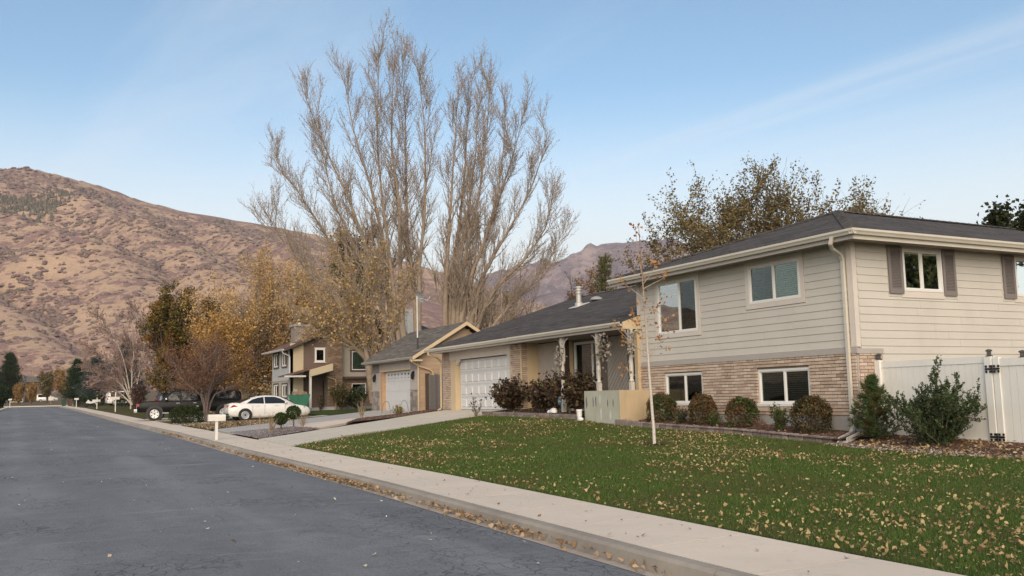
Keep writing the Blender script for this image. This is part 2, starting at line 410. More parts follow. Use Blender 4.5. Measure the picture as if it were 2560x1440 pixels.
while yy < 190:
    L = 1.53 if yy < 46 else (3.06 if yy < 76 else 10.0); j = 0.008
    m = MB(); n_ = 3
    for q in range(n_):
        a = yy+j+(L-2*j)*q/n_; b = yy+j+(L-2*j)*(q+1)/n_
        dz = 0
        P = [[(kerbx(y)+s, y, zroad(y)+zz+dz) for s, zz in ((.324, .05), (.324, .150), (1.555, .172), (1.555, .05))] for y in (a, b)]
        m.prism(P[0], P[1])
    m.build('sidewalk_slab', CONC, walk); yy += L
# far side of the road: kerb and verge (runs just outside the picture, then into it far up the street)
strip('verge', DRYTURF, ysr[ysr < 194], lambda y: kerbx(y)-26, lambda y: kerbx(y)-8.25, lambda y: zroad(y)+.25, lambda y: zroad(y)+.15, 3)
m = MB()
for a, b in zip(ysr[:-1:3], ysr[3::3]):
    if b < 194: m.prism(*[[(kerbx(y)-8.3, y, zroad(y)-.1), (kerbx(y)-7.82, y, zroad(y)-.1), (kerbx(y)-7.86, y, zroad(y)+.15), (kerbx(y)-8.3, y, zroad(y)+.16)] for y in (a, b)])
o = m.build('far_side_kerb', CONC); o['kind'] = 'structure'

def patch(name, poly, mat, dz=.0, step=.7, kind='structure', parent=None, thick=.0):
    """a sheet that follows the land inside an outline"""
    P = np.array(poly, float); x0, y0 = P.min(0); x1, y1 = P.max(0)
    import bmesh
    bm = bmesh.new(); vs = [bm.verts.new((p[0], p[1], 0)) for p in poly]; bm.faces.new(vs)
    for ax, lo, hi in ((0, x0, x1), (1, y0, y1)):
        c = lo+step
        while c < hi:
            no = (1, 0, 0) if ax == 0 else (0, 1, 0); co = (c, 0, 0) if ax == 0 else (0, c, 0)
            bmesh.ops.bisect_plane(bm, geom=bm.verts[:]+bm.edges[:]+bm.faces[:], plane_co=co, plane_no=no); c += step
    if thick:
        ret = bmesh.ops.extrude_face_region(bm, geom=bm.faces[:])
        for v in [e for e in ret['geom'] if isinstance(e, bmesh.types.BMVert)]: v.co.z = 1
        for v in bm.verts: v.co.z = lz(v.co.x, v.co.y)+(dz if v.co.z > .5 else dz-thick)
    else:
        for v in bm.verts: v.co.z = lz(v.co.x, v.co.y)+dz
    bmesh.ops.recalc_face_normals(bm, faces=bm.faces)
    b = BASE.get(parent.name, Vector((0, 0, 0))) if parent is not None else Vector((0, 0, 0))
    for v in bm.verts: v.co -= b
    me = bpy.data.meshes.new(name); bm.to_mesh(me); bm.free(); me.materials.append(mat)
    o = link(me, name, parent)
    if parent is None: o['kind'] = kind
    return o
def slabs(name, A, B, C_, D, nu, nv, mat, gap=.006):
    """driveway of separate slabs; A,B along the street, D,C_ up at the house"""
    root = structure(name, (A[0], A[1], lz(*A)))
    q = lambda u, v: ((A[0]*(1-u)+B[0]*u)*(1-v)+(D[0]*(1-u)+C_[0]*u)*v, (A[1]*(1-u)+B[1]*u)*(1-v)+(D[1]*(1-u)+C_[1]*u)*v)
    for i in range(nu):
        for j in range(nv):
            u0, u1, v0, v1 = i/nu+gap/5, (i+1)/nu-gap/5, j/nv+gap/9, (j+1)/nv-gap/9
            patch('driveway_slab', [q(u0, v0), q(u1, v0), q(u1, v1), q(u0, v1)], mat, .012+.003*((i*7+j*5) % 3), 1.2, parent=root, thick=.12)
    return root
slabs('driveway', (6.93, 26.5), (7.12, 31.4), (15.9, 36.5), (15.0, 30.75), 2, 3, DRIVE)
patch('driveway_apron', [(15.02, 30.85), (15.92, 36.5), (16.2, 36.5), (16.2, 30.55), (15.1, 30.55)], DRIVE, .010, 1, thick=.1)
slabs('neighbor_driveway', (7.5, 38.1), (7.62, 42.0), (16.4, 46.6), (15.6, 39.2), 2, 3, m_concrete('old_concrete', (.40, .38, .36)))
patch('driveway_link', [(10.1, 34.4), (11.4, 35.5), (12.6, 37.5), (12.9, 38.6), (9.9, 38.5), (9.75, 36.6)], CONC, .008, .8, thick=.08)
slabs('sedan_driveway', (7.7, 50.6), (7.7, 54.6), (17.0, 57.6), (16.6, 52.2), 1, 3, DRIVE)
slabs('pickup_driveway', (7.7, 61.0), (7.75, 67.0), (17.0, 72.0), (16.6, 65.0), 2, 3, DRIVE)
# yards
lawn_poly = [(kerbx(y)+1.565, y) for y in (-12, -6, 0, 5, 10, 15, 20, 26.3)]+[(8.78, 27.85), (10.91, 28.9), (14.95, 30.45), (14.85, 24.0), (14.75, 22.1), (14.9, 21.2), (14.85, 14.4), (14.55, 13.6), (14.5, 11.2), (15.0, 10.0), (16.5, 8.5), (16.5, -12)]
patch('lawn', lawn_poly, TURF, .0, .8)
patch('garden_bed', [(14.85, 14.0), (16.3, 14.0), (16.3, 22.0), (14.9, 21.4)], SOIL, .10, .8)
patch('hydrangea_bed', [(14.95, 23.9), (16.9, 23.9), (16.9, 29.6), (16.2, 30.5), (14.95, 30.4)], SOIL, .12, .8)
patch('mulch_bed', [(14.55, 13.6), (14.85, 14.3), (16.9, 14.3), (16.9, 8.2), (16.5, 8.5), (15.0, 10.0), (14.5, 11.2)], SOIL, .012, .7)
patch('neighbor_lawn', [(kerbx(y)+1.57, y) for y in (42.3, 46, 50.4)]+[(16.6, 52.0), (17.8, 66), (24, 68), (24, 47.5), (16.5, 46.9)], TURF, -.012, 1.2)
patch('leafy_yard', [(kerbx(y)+1.57, y) for y in (42.3, 46, 50.4)]+[(11.5, 51.2), (11.0, 43.7)], DRYTURF, .006, 1.0)
patch('far_yard', [(kerbx(y)+1.57, y) for y in (54.8, 60.8)]+[(16.6, 64.8), (17, 57.8)], DRYTURF, -.01, 1.2)
patch('upper_yard', [(kerbx(y)+1.57, y) for y in (67.2, 80, 95, 110, 130, 160, 188)]+[(40, 188), (40, 74), (17, 72.2)], DRYTURF, -.02, 4)
patch('side_yard', [(16.7, 36.9), (16.5, 40.3), (26, 40.3), (26, 36.9)], SOIL, -.02, 1.5)

# ------------------------------------------------------------------ mountains
def m_hill(name, grass, brush, rock, cover, scale):
    m, n, l, b = newmat(name)
    v = coords(n, l, src='World'); w = coords(n, l, (1, 1, 1.6), 'World')
    f1 = noise(n, l, w, scale*1.6, 6, .66, .3); f2 = noise(n, l, w, scale*8, 5, .7, .2); f3 = noise(n, l, v, scale*.25, 3)
    t = math_(n, l, 'ADD', math_(n, l, 'MULTIPLY', f1, .45), math_(n, l, 'ADD', math_(n, l, 'MULTIPLY', f2, .50), math_(n, l, 'MULTIPLY', f3, .25)))
    g = ramp(n, [(.3, tuple(x*.8 for x in grass)), (.7, tuple(x*1.15 for x in grass))]); l.new(f2, g.inputs[0])
    c = mixc(n, l, mapr(n, l, t, cover-.03, cover+.04), g.outputs[0], brush)
    c = mixc(n, l, mapr(n, l, noise(n, l, w, scale*9, 6, .75), .60, .70, 0, .6), c, rock)
    l.new(c, b.inputs['Base Color']); b.inputs['Roughness'].default_value = 1; b.inputs['Specular IOR Level'].default_value = 0
    bump(n, l, b, math_(n, l, 'ADD', math_(n, l, 'MULTIPLY', f1, .3), f2), .6, 5)
    return m
def hills(name, az, r, zfun, mat):
    AZ, R_ = np.meshgrid(np.radians(az), r, indexing='ij'); Z = zfun(AZ, R_)
    o = nobj(name, np.stack([R_*np.sin(AZ), R_*np.cos(AZ), Z], -1).reshape(-1, 3), grid_faces(len(az), len(r)), mat, smooth=True)
    o['kind'] = 'structure'; return o
LA = [-80, -60, -45, -38, -30, -20, -12, -6, -1.1, .25, 1.45, 2.88, 3.92, 5.83, 8, 10.7, 12.5, 13.9, 15.8, 18.7, 21, 24.7, 28, 34, 42]
LE = [2, 3.2, 4.0, 4.9, 6.5, 10.3, 11.3, 12.3, 12.62, 12.85, 12.63, 12.37, 12.16, 11.54, 11.04, 10.69, 10.39, 10.19, 9.87, 9.06, 8.33, 7.2, 6.1, 4, 2]
SPURS = [([2.0, 5.03, 7.62, 9.84, 11.66, 14.5, 18], [1450, 1200, 1040, 880, 760, 640, 520], [11.2, 9.88, 8.86, 7.42, 6.16, 4.0, 1.0], .50),
         ([-3, 0.5, 3.62, 5.75, 8.78, 12], [1250, 1080, 900, 790, 680, 540], [10.6, 9.5, 8.15, 6.3, 4.9, 1.5], .42),
         ([-14, -9, -4, -1, 2], [1250, 1080, 900, 760, 600], [9.8, 9.0, 7.0, 5.0, 2.5], .45),
         ([9, 12, 15, 18, 21], [1450, 1300, 1150, 1000, 850], [10.2, 9.3, 7.9, 6.3, 4.2], .45)]
def z_left(A, R_):
    d = np.degrees(A); el = np.interp(d, LA, LE); r1 = 1620+60*np.sin(A*9)
    zr_ = r1*np.tan(np.radians(el)); t = (R_-480)/(r1-480)
    up = np.clip(t, 0, 1); z = zr_*(.35*up+.65*up**1.9)*.985+(zr_*.015)*up**6
    for sa, sr, se, k in SPURS:
        rs = sr[::-1]; a_s = np.interp(R_, rs, sa[::-1]); e_s = np.interp(R_, rs, se[::-1])
        inside = np.clip((R_-sr[-1]+60)/60, 0, 1)*np.clip((sr[0]+80-R_)/80, 0, 1)
        dist = R_*np.abs(A-np.radians(a_s)); cz = R_*np.tan(np.radians(e_s))
        z = np.maximum(z, (cz-k*np.sqrt(dist**2+14**2)+k*14)*inside)
    X, Y = R_*np.sin(A), R_*np.cos(A)
    rid = 1-np.abs(2*fbm(X/170+Y/700, Y/260, 5, 11)-1)
    z = z+(rid-.62)*50*np.clip(up*1.6, 0, 1)*np.clip((1.02-t)*5, .06, 1)+(fbm(X/45, Y/45, 4, 5)-.47)*20*np.clip(up*6, 0, 1)*np.clip((1.02-t)*8, .2, 1)
    z = np.where(t > 1, zr_-(R_-r1)*.5, z)
    return z+3*np.clip(up*4, 0, 1)+2
HILL = m_hill('foothill', (.43, .305, .22), (.235, .155, .14), (.31, .22, .18), .60, .012)
azl = np.concatenate([np.arange(-80, -6, 1.0), np.arange(-6, 30, .14), np.arange(30, 42, 1.0)])
rl = np.concatenate([np.linspace(440, 1700, 190), np.linspace(1720, 2400, 8)])
hills('foothills', azl, rl, z_left, HILL)
MA = [22, 25.9, 28.16, 29.65, 30.88, 31.87, 33.37, 34.35, 35.56, 36.28, 37.96, 39.6, 42.8, 46, 50]
ME = [5.5, 6.7, 7.34, 7.72, 7.93, 8.26, 9.06, 9.19, 9.02, 8.99, 8.94, 7.94, 6.1, 4.5, 3]
def z_mid(A, R_):
    d = np.degrees(A); r1 = 3300; zr_ = r1*np.tan(np.radians(np.interp(d, MA, ME))); t = (R_-1300)/(r1-1300); up = np.clip(t, 0, 1)
    X, Y = R_*np.sin(A), R_*np.cos(A); rid = 1-np.abs(2*fbm(X/340, Y/420, 5, 21)-1)
    z = zr_*(.25*up+.75*up**1.5)+(rid-.6)*260*np.clip(up*1.5, 0, 1)*np.clip((1.02-t)*4, .05, 1)+(fbm(X/60, Y/60, 4, 8)-.47)*40*np.clip(up*4, 0, 1)*np.clip((1.02-t)*6, .3, 1)
    return np.where(t > 1, zr_-(R_-r1)*.6, z)
hills('mountain', np.arange(20, 52, .16), np.concatenate([np.linspace(1250, 3350, 150), [3500, 4200]]), z_mid, m_hill('mountain_slope', (.31, .24, .235), (.17, .135, .155), (.38, .31, .31), .58, .006))
def z_right(A, R_):
    d = np.degrees(A); r1 = 2500; zr_ = r1*np.tan(np.radians(np.interp(d, [46, 51.6, 53.7, 54.5, 55.7, 57, 62, 70, 80], [4.5, 7.84, 8.59, 8.86, 9.04, 8.98, 8.2, 6, 3]))); t = (R_-1100)/(r1-1100); up = np.clip(t, 0, 1)
    X, Y = R_*np.sin(A), R_*np.cos(A)
    z = zr_*(.3*up+.7*up**1.5)+(fbm(X/200, Y/200, 5, 31)-.47)*160*np.clip(up*2, 0, 1)*np.clip((1.02-t)*4, .08, 1)
    return np.where(t > 1, zr_-(R_-r1)*.6, z)
hills('right_mountain', np.arange(46, 80, .4), np.concatenate([np.linspace(1100, 2550, 70), [2700, 3300]]), z_right, m_hill('right_slope', (.19, .15, .125), (.10, .085, .085), (.28, .22, .2), .55, .008))
# brush and conifers on the foothills
def dome(n=6):
    V = [(0, 0, 1)]; F = []
    for r, z in ((.62, .75), (1.0, .25), (.9, -.3)):
        for k in range(n):
            w = 2*math.pi*(k+.5*(r < .9))/n; V.append((r*math.cos(w), r*math.sin(w), z))
    for k in range(n): F.append((0, 1+k, 1+(k+1) % n))
    for q in range(2):
        for k in range(n):
            a = 1+q*n+k; b = 1+q*n+(k+1) % n; F.append((a, a+n, b+n)); F.append((a, b+n, b))
    return np.array(V), np.array(F)
def chip(n=5):
    V = [(.1, 0, 1)]+[(math.cos(6.283*k/n), math.sin(6.283*k/n), -.15) for k in range(n)]
    return np.array(V), np.array([(0, 1+k, 1+(k+1) % n) for k in range(n)])
def mound(n=5):
    V = [(0, 0, 1)]+[(.75*math.cos(6.283*k/n), .75*math.sin(6.283*k/n), .6) for k in range(n)]+[(math.cos(6.283*(k+.5)/n), math.sin(6.283*(k+.5)/n), -.2) for k in range(n)]; F = []
    for k in range(n): a, b = 1+k, 1+(k+1) % n; F += [(0, a, b), (a, a+n, b), (b, a+n, b+n)]
    return np.array(V), np.array(F)
def scatter(name, P, S, H, mat, shape, jit=.3, label=None):
    V0, F0 = shape; N = len(P); k = len(V0)
    a = rng.uniform(0, 6.28, N); c, s = np.cos(a)[:, None], np.sin(a)[:, None]
    J = 1+rng.uniform(-jit, jit, (N, k))
    asp = rng.uniform(.75, 1.5, N)[:, None]
    x = V0[None, :, 0]*J*S[:, None]*asp; y = V0[None, :, 1]*J*S[:, None]; z = V0[None, :, 2]*H[:, None]
    Q = np.stack([x*c-y*s, x*s+y*c, z], -1)+P[:, None, :]
    F = (F0[None]+np.arange(N)[:, None, None]*k).reshape(-1, F0.shape[1])
    o = nobj(name, Q.reshape(-1, 3), F, mat, smooth=True); o['kind'] = 'stuff'
    if label: o['label'] = label
    return o
N = 110000
A = np.radians(rng.uniform(-5, 17, N)); R_ = 500+1120*rng.uniform(0, 1, N)**.9; X, Y = R_*np.sin(A), R_*np.cos(A)
t = (R_-480)/1140
dens = fbm(X/17, Y/26, 2, 41)+.45*(fbm(X/120, Y/150, 3, 47)-.45)+.10*(t-.5)
e_ = 45.0; conc = (z_left(A+e_/R_, R_)+z_left(A-e_/R_, R_)+z_left(A, R_+e_)+z_left(A, R_-e_))/4-z_left(A, R_)
dens = dens+np.clip(conc*.022, -.09, .09)
keep = ((dens > .545) & (rng.uniform(0, 1, N) < .50)) | (rng.uniform(0, 1, N) < .03+.06*t)
A, R_, X, Y, t = A[keep], R_[keep], X[keep], Y[keep], t[keep]
Z = z_left(A, R_); S = rng.uniform(1.1, 3.0, len(X))*(.75+.6*t); H = S*rng.uniform(.5, .9, len(X)); print('brush', len(X))
BR = foliage('oak_brush', [(0, (.13, .09, .08)), (.5, (.19, .13, .115)), (.85, (.23, .155, .135)), (1, (.13, .12, .085))], 0)
scatter('oak_brush', np.stack([X, Y, Z], -1), S, H, BR, mound(5), label='purple brown scrub oak dotting the tan foothills')
cone = (np.array([(0, 0, 1)]+[(.5*math.cos(k*1.2566), .5*math.sin(k*1.2566), 0) for k in range(5)]), np.array([(0, 1+k, 1+(k+1) % 5) for k in range(5)]))
N = 9000; A = np.radians(rng.uniform(-6, 15, N)); R_ = 900+720*rng.uniform(0, 1, N); X, Y = R_*np.sin(A), R_*np.cos(A)
keep = fbm(X/150, Y/150, 3, 61)+.22*((R_-900)/720-.5) > .615
A, R_, X, Y = A[keep], R_[keep], X[keep], Y[keep]; S = rng.uniform(3, 6, len(X))
scatter('mountain_conifers', np.stack([X, Y, z_left(A, R_)-.5], -1), S, S*1.6, foliage('conifer_far', [(0, (.085, .08, .055)), (1, (.13, .115, .08))], 0), cone, label='small dark conifers high on the foothills')
# ------------------------------------------------------------------ building materials
SIDING = simple('grey_siding', (.55, .52, .465), .7, .06, 1.2, .06, fine=40, stain=.07)
TRIMG = simple('grey_trim', (.40, .365, .335), .7, .05, 2, .05)
TRIML = simple('light_trim', (.62, .56, .50), .6, .06, 2, .05)
TRIMT = simple('tan_trim', (.56, .44, .28), .65, .07, 2, .06)
CREAM = simple('cream_gutter', (.58, .54, .46), .45, .06, 3, .03, spec=.5)
SOFFIT = simple('soffit', (.30, .26, .21), .8, .08, 3, .1)
VINYL = simple('white_vinyl', (.74, .735, .69), .45, .05, 2, .03, stain=.10)
VINYLF = simple('white_vinyl_frame', (.72, .71, .68), .4, .03, 2, .02)
GDOOR = simple('white_garage_door', (.62, .62, .62), .5, .04, 1.5, .04, stain=.10)
SHUT = simple('grey_shutter', (.20, .175, .165), .6, .06, 3, .04)
BRICK = pieces('tan_brick', [(0, (.43, .32, .24)), (.3, (.51, .39, .30)), (.65, (.58, .455, .36)), (.9, (.64, .52, .425)), (1, (.33, .235, .18))], .9, 26, .5, .25)
MORTAR = simple('mortar', (.20, .165, .125), .95, .12, 6, .3)
SHX = shingle('dark_shingle', (.050, .044, .042), (.085, .076, .071), 'X'); SHY = shingle('dark_shingle_side', (.050, .044, .042), (.085, .076, .071), 'Y')
GLASS = glassmat('window_glass', (.62, .70, .66), .07); GLASSD = glassmat('dark_window_glass', (.42, .48, .47), .05)
ROOM = simple('dark_room', (.05, .048, .045), .9, .1, 2, 0)
BLIND = simple('window_blind', (.62, .62, .58), .7, .05, 2, 0)
BLINDD = simple('grey_blind', (.20, .22, .21), .7, .05, 2, 0)
WHITEM = simple('white_metal', (.60, .59, .56), .4, .05, 3, .03)
BLACK = simple('black_metal', (.012, .012, .013), .4, .1, 8, .05)
BROWN = simple('brown_trim', (.085, .055, .045), .7, .1, 3, .08)

def cells(u0, u1, z0, z1, holes):
    us = sorted({u0, u1, *[h[0] for h in holes], *[h[1] for h in holes]}); zs = sorted({z0, z1, *[h[2] for h in holes], *[h[3] for h in holes]})
    us = [u for u in us if u0 <= u <= u1]; zs = [z for z in zs if z0 <= z <= z1]
    for a, b in zip(us[:-1], us[1:]):
        for c, d in zip(zs[:-1], zs[1:]):
            um, zm = (a+b)/2, (c+d)/2
            if not any(h[0] < um < h[1] and h[2] < zm < h[3] for h in holes): yield a, b, c, d
def wall(name, fr, u0, u1, z0, z1, holes, d0, d1, mat, parent):
    m = MB()
    for a, b, c, d in cells(u0, u1, z0, z1, holes): m.fbox(fr, a, b, c, d, d0, d1)
    return m.build(name, mat, parent)
def spans(a, b, cuts):
    out = [(a, b)]
    for c, d in cuts:
        nx = []
        for p, q in out:
            if d <= p or c >= q: nx.append((p, q))
            else:
                if c > p: nx.append((p, c))
                if d < q: nx.append((d, q))
        out = nx
    return [s for s in out if s[1]-s[0] > .02]
def siding(fr, u0, u1, z0, z1, holes, parent, mat, expo=.173, name='siding_board', top=None):
    z = z0
    while z < z1-.01:
        zt = min(z+expo, z1)
        cut = [(h[0], h[1]) for h in holes if h[2] < zt-.02 and h[3] > z+.02]
        U0, U1 = (u0, u1) if top is None else top((z+zt)/2)
        for h in holes:
            if z+.012 < h[2] < zt+.0 and h[2] < zt-.02 and min(u1, h[1])-max(u0, h[0]) > .02:
                a, b = max(u0, h[0])+.002, min(u1, h[1])-.002
                MB().prism([fr(a, z, 0), fr(a, z, .022), fr(a, h[2], .012), fr(a, h[2], 0)], [fr(b, z, 0), fr(b, z, .022), fr(b, h[2], .012), fr(b, h[2], 0)]).build(name, mat, parent)
        segs_ = []
        for a, b in spans(U0, U1, cut):
            while b-a > 3.9:
                c_ = a+random.uniform(1.6, 3.6); segs_.append((a, c_)); a = c_
            segs_.append((a, b))
        for a, b in segs_:
            m = MB(); j = .002
            A = [fr(a+j, z, 0), fr(a+j, z, .022), fr(a+j, zt-.004, .009), fr(a+j, zt-.004, 0)]; B = [fr(b-j, z, 0), fr(b-j, z, .022), fr(b-j, zt-.004, .009), fr(b-j, zt-.004, 0)]
            m.prism(A, B).build(name, mat, parent)
        z += expo
BRICKMESH = {}
def brickmesh(axis, L, H=.066, D=.05, mat=None):
    key = (axis, round(L, 2), round(H, 3), mat.name)
    if key not in BRICKMESH:
        m = MB(); x = (.5*D, .5*L) if axis == 'X' else (.5*L, .5*D); c = .006
        lo = [(-x[0], -x[1], -H/2), (x[0], -x[1], -H/2), (x[0], x[1], -H/2), (-x[0], x[1], -H/2)]
        m.hexa(lo+[(a, b, H/2) for a, b, _ in lo])
        me = bpy.data.meshes.new('brick'); me.from_pydata(m.v, [], m.f); me.materials.append(mat); me.update(); BRICKMESH[key] = me
    return BRICKMESH[key]
def bricks(axis, P0, u0, u1, z0, z1, holes, course=.0755, L=.238, joint=.015):
    """list of single bricks (axis, plane, u centre, length, z centre)"""
    out = []; z = z0; row = 0
    while z < z1-.03:
        zc = z+course/2; u = u0-(L/2 if row % 2 else 0)
        cut = [(h[0], h[1]) for h in holes if h[2] < zc+.02 and h[3] > zc-.02]
        while u < u1:
            for a, b in spans(max(u, u0), min(u+L, u1), cut):
                if b-a > .05: out.append((axis, P0, (a+b)/2, b-a-joint, zc))
            u += L
        z += course; row += 1
    return out
def lay(parent, lst, mat, cap=300, H=.0605):
    b = BASE[parent.name]
    def pos(q):
        jit = random.uniform(-.0025, .0035)
        return (q[1]+.02-jit, q[2], q[4]) if q[0] == 'X' else (q[2], q[1]+.02-jit, q[4])
    L = [(q, pos(q)) for q in lst]; L.sort(key=lambda t: -t[0][3]/(Vector(t[1]).length))
    for q, p in L[:cap]:
        o = link(brickmesh(q[0], round(q[3], 2), H, .05, mat), 'brick', parent, Vector(p)-b)
    if len(L) > cap:
        m = MB()
        for q, p in L[cap:]:
            d, e = (.025, q[3]/2) if q[0] == 'X' else (q[3]/2, .025)
            m.box(p[0]-d, p[0]+d, p[1]-e, p[1]+e, p[2]-H/2, p[2]+H/2)
        o = m.build('brickwork', mat, parent); o['kind'] = 'stuff'
def window(fr, u0, u1, z0, z1, mull, parent, fw=.055, rec=.03, blinds=(None, None), glass=(None, None), fmat=None, depth=.5, name='window'):
    """frame is the part; panes, blinds and the dark room behind hang below it"""
    fmat = fmat or VINYLF; m = MB()
    m.fbox(fr, u0, u1, z0, z0+fw, -.07, rec); m.fbox(fr, u0, u1, z1-fw, z1, -.07, rec)
    m.fbox(fr, u0, u0+fw, z0+fw, z1-fw, -.07, rec-.001); m.fbox(fr, u1-fw, u1, z0+fw, z1-fw, -.07, rec-.001)
    if mull: m.fbox(fr, mull-fw*.45, mull+fw*.45, z0+fw, z1-fw, -.07, rec-.004)
    w = m.build(name, fmat, parent)
    parts = [(u0+fw, mull-fw*.45), (mull+fw*.45, u1-fw)] if mull else [(u0+fw, u1-fw)]
    for i, (a, b) in enumerate(parts):
        g = glass[i] if glass[i] else GLASS
        MB().fbox(fr, a, b, z0+fw, z1-fw, rec-.040-.012*i, rec-.034-.012*i).build('pane', g, w)
        if mull:   # inner sash rim
            s = MB(); k = .022; d0, d1 = rec-.05-.012*i, rec-.016-.012*i
            s.fbox(fr, a, b, z0+fw, z0+fw+k, d0, d1); s.fbox(fr, a, b, z1-fw-k, z1-fw, d0, d1); s.fbox(fr, a, a+k, z0+fw+k, z1-fw-k, d0, d1); s.fbox(fr, b-k, b, z0+fw+k, z1-fw-k, d0, d1)
            s.build('sash', fmat, w)
        bl = blinds[i]
        if bl:
            mat, tilt, bottom = bl; z = z1-fw-.02
            while z > z0+fw+(z1-z0)*bottom:
                MB().hexa([fr(a, z-tilt, -.085), fr(b, z-tilt, -.085), fr(b, z-tilt, -.08), fr(a, z-tilt, -.08), fr(a, z, -.125), fr(b, z, -.125), fr(b, z+.004, -.125), fr(a, z+.004, -.125)]).build('blind_slat', mat, w)
                z -= .05
    r = MB()   # room niche behind the glass
    for p in ((u0, u1, z0, z1, -depth-.02, -depth), (u0, u0+.02, z0, z1, -depth, -.13), (u1-.02, u1, z0, z1, -depth, -.13), (u0+.02, u1-.02, z0, z0+.02, -depth, -.13), (u0+.02, u1-.02, z1-.02, z1, -depth, -.13)): r.fbox(fr, *p)
    r.build('room', ROOM, w)
    return w
def surround(fr, u0, u1, z0, z1, w, d, parent, mat, sides='tblr', name='window_trim'):
    m = MB()
    if 't' in sides: m.fbox(fr, u0-w, u1+w, z1, z1+w, 0, d)
    if 'b' in sides: m.fbox(fr, u0-w, u1+w, z0-w, z0, 0, d)
    if 'l' in sides: m.fbox(fr, u0-w, u0, z0, z1, 0, d-.001)
    if 'r' in sides: m.fbox(fr, u1, u1+w, z0, z1, 0, d-.001)
    return m.build(name, mat, parent)
def gutter(p0, p1, out, parent, mat, h=.12, w=.115, name='gutter'):
    """K-style gutter trough between two points, 'out' the outward unit vector"""
    o = Vector(out); prof = [(0, 0), (.07*w/.115, 0), (.09*w/.115, h*.35), (w, h*.62), (w, h), (w-.012, h), (w-.012, h*.68), (.01, .012), (.01, h*.9), (0, h*.9)]
    A = [Vector(p0)+o*a+Vector((0, 0, b)) for a, b in prof]; B = [Vector(p1)+o*a+Vector((0, 0, b)) for a, b in prof]
    return MB().prism(A, B).build(name, mat, parent)
def slabroof(name, pts, th, mat, parent):
    A = [Vector(p) for p in pts]; B = [p-Vector((0, 0, th)) for p in A]
    return MB().prism(B, A).build(name, mat, parent)
def rectpipe(pts, w, d, mat, parent, name='downspout'):
    """square downpipe along points"""
    m = MB(); P = [Vector(p) for p in pts]
    for a, b in zip(P[:-1], P[1:]):
        t = (b-a).normalized(); ref = Vector((0, 1, 0)) if abs(t.y) < .8 else Vector((1, 0, 0))
        s = t.cross(ref).normalized()*d/2; r = ref*w/2
        if abs(t.y) >= .8: s, r = t.cross(ref).normalized()*w/2, ref*d/2
        e = t*.012
        m.hexa([a-e-s-r, a-e+s-r, a-e+s+r, a-e-s+r, b+e-s-r, b+e+s-r, b+e+s+r, b+e-s+r])
    return m.build(name, mat, parent, bevel=.006)

# ================================================================== the split-level house
H1 = thing('split_level_house', 'grey sided split-level house with tan brick base and dark hip roof', 'house', (16.07, 18.0, .6))
XF, Y0, Y1, XB = 16.07, 14.5, 22.5, 27.0
f, s = FX(XF), FY(Y0)
wUL, wUR = (19.78, 21.52, 3.27, 4.72), (16.02, 17.75, 3.76, 4.70)
wLL, wLR = (19.72, 21.34, 1.34, 2.17), (15.92, 17.62, 1.31, 2.15)
fh = [wUL, wUR, wLL, wLR]
sw1, sw2, sw3 = (17.65, 18.96, 3.80, 4.77), (21.64, 22.95, 3.80, 4.77), (24.6, 25.9, 3.8, 4.77)
wall('wall', f, Y0+.06, Y1, 1.02, 4.86, fh, -.16, -.022, MORTAR, H1)
wall('side_wall', s, XF, XB, .5, 4.86, [sw1, sw2, sw3], -.16, -.003, TRIMG, H1)
MB().box(XF+.1, XB, Y1-.1, Y1, .5, 4.86).build('far_wall', TRIMG, H1); MB().box(XB, XB+.15, Y0, Y1, .5, 4.86).build('rear_wall', TRIMG, H1)
MB().fbox(f, Y0+.01, Y1, .25, 1.055, -.2, .012).build('foundation', FOUND, H1)
MB().fbox(s, XF, XB, .25, .62, -.2, .0).build('foundation', FOUND, H1)
big = [(a-.13, b+.13, c-.13, 9) for a, b, c, d in (wUL, wUR)]
siding(f, Y0+.12, Y1-.14, 2.535, 4.84, big, H1, SIDING)
sh = [(17.16, 19.45, 3.66, 9), (21.13, 23.0, 3.66, 9), (24.4, 26.1, 3.66, 9)]
siding(s, XF+.13, XB, 2.385, 4.84, sh, H1, SIDING); siding(s, 16.83, XB, 1.174, 2.38, [], H1, SIDING)
siding(s, 17.62, 19.0, 3.66, 3.665, [], H1, SIDING)
for a, b in ((17.45, 17.64),): pass
MB().fbox(f, Y0-.018, Y1-.13, 2.40, 2.53, 0, .045).build('band_board', TRIMG, H1)
MB().fbox(s, XF-.04, 16.84, 2.39, 2.50, 0, .042).build('band_board', TRIMG, H1)
MB().box(XF-.035, XF+.10, Y0-.035, Y0+.115, 2.535, 4.85).build('corner_trim', TRIML, H1)
MB().box(XF-.03, XF+.10, Y1-.13, Y1+.02, 2.42, 4.85).build('corner_trim', TRIML, H1)
for w in (wUL, wUR):
    surround(f, *w, .12, .035, H1, TRIML)
window(f, *wUL, 20.54, H1, rec=.04, glass=(GLASSD, glassmat('sky_glass', (.5, .58, .56), .45)), blinds=(None, None))
window(f, *wUR, 16.89, H1, rec=.04, glass=(GLASS, GLASSD), blinds=((BLIND, .035, .02), (BLINDD, .03, .02)))
window(f, *wLL, 20.48, H1, rec=-.015, glass=(GLASSD, GLASSD), blinds=((BLINDD, .03, .02), None))
window(f, *wLR, 16.74, H1, rec=-.015, glass=(GLASSD, GLASSD), blinds=((BLIND, .008, .02), (BLINDD, .03, .02)))
for w in (wLL, wLR): MB().fbox(f, w[0]-.02, w[1]+.02, w[2]-.05, w[2]-.004, -.05, .05).build('window_sill', VINYLF, H1)
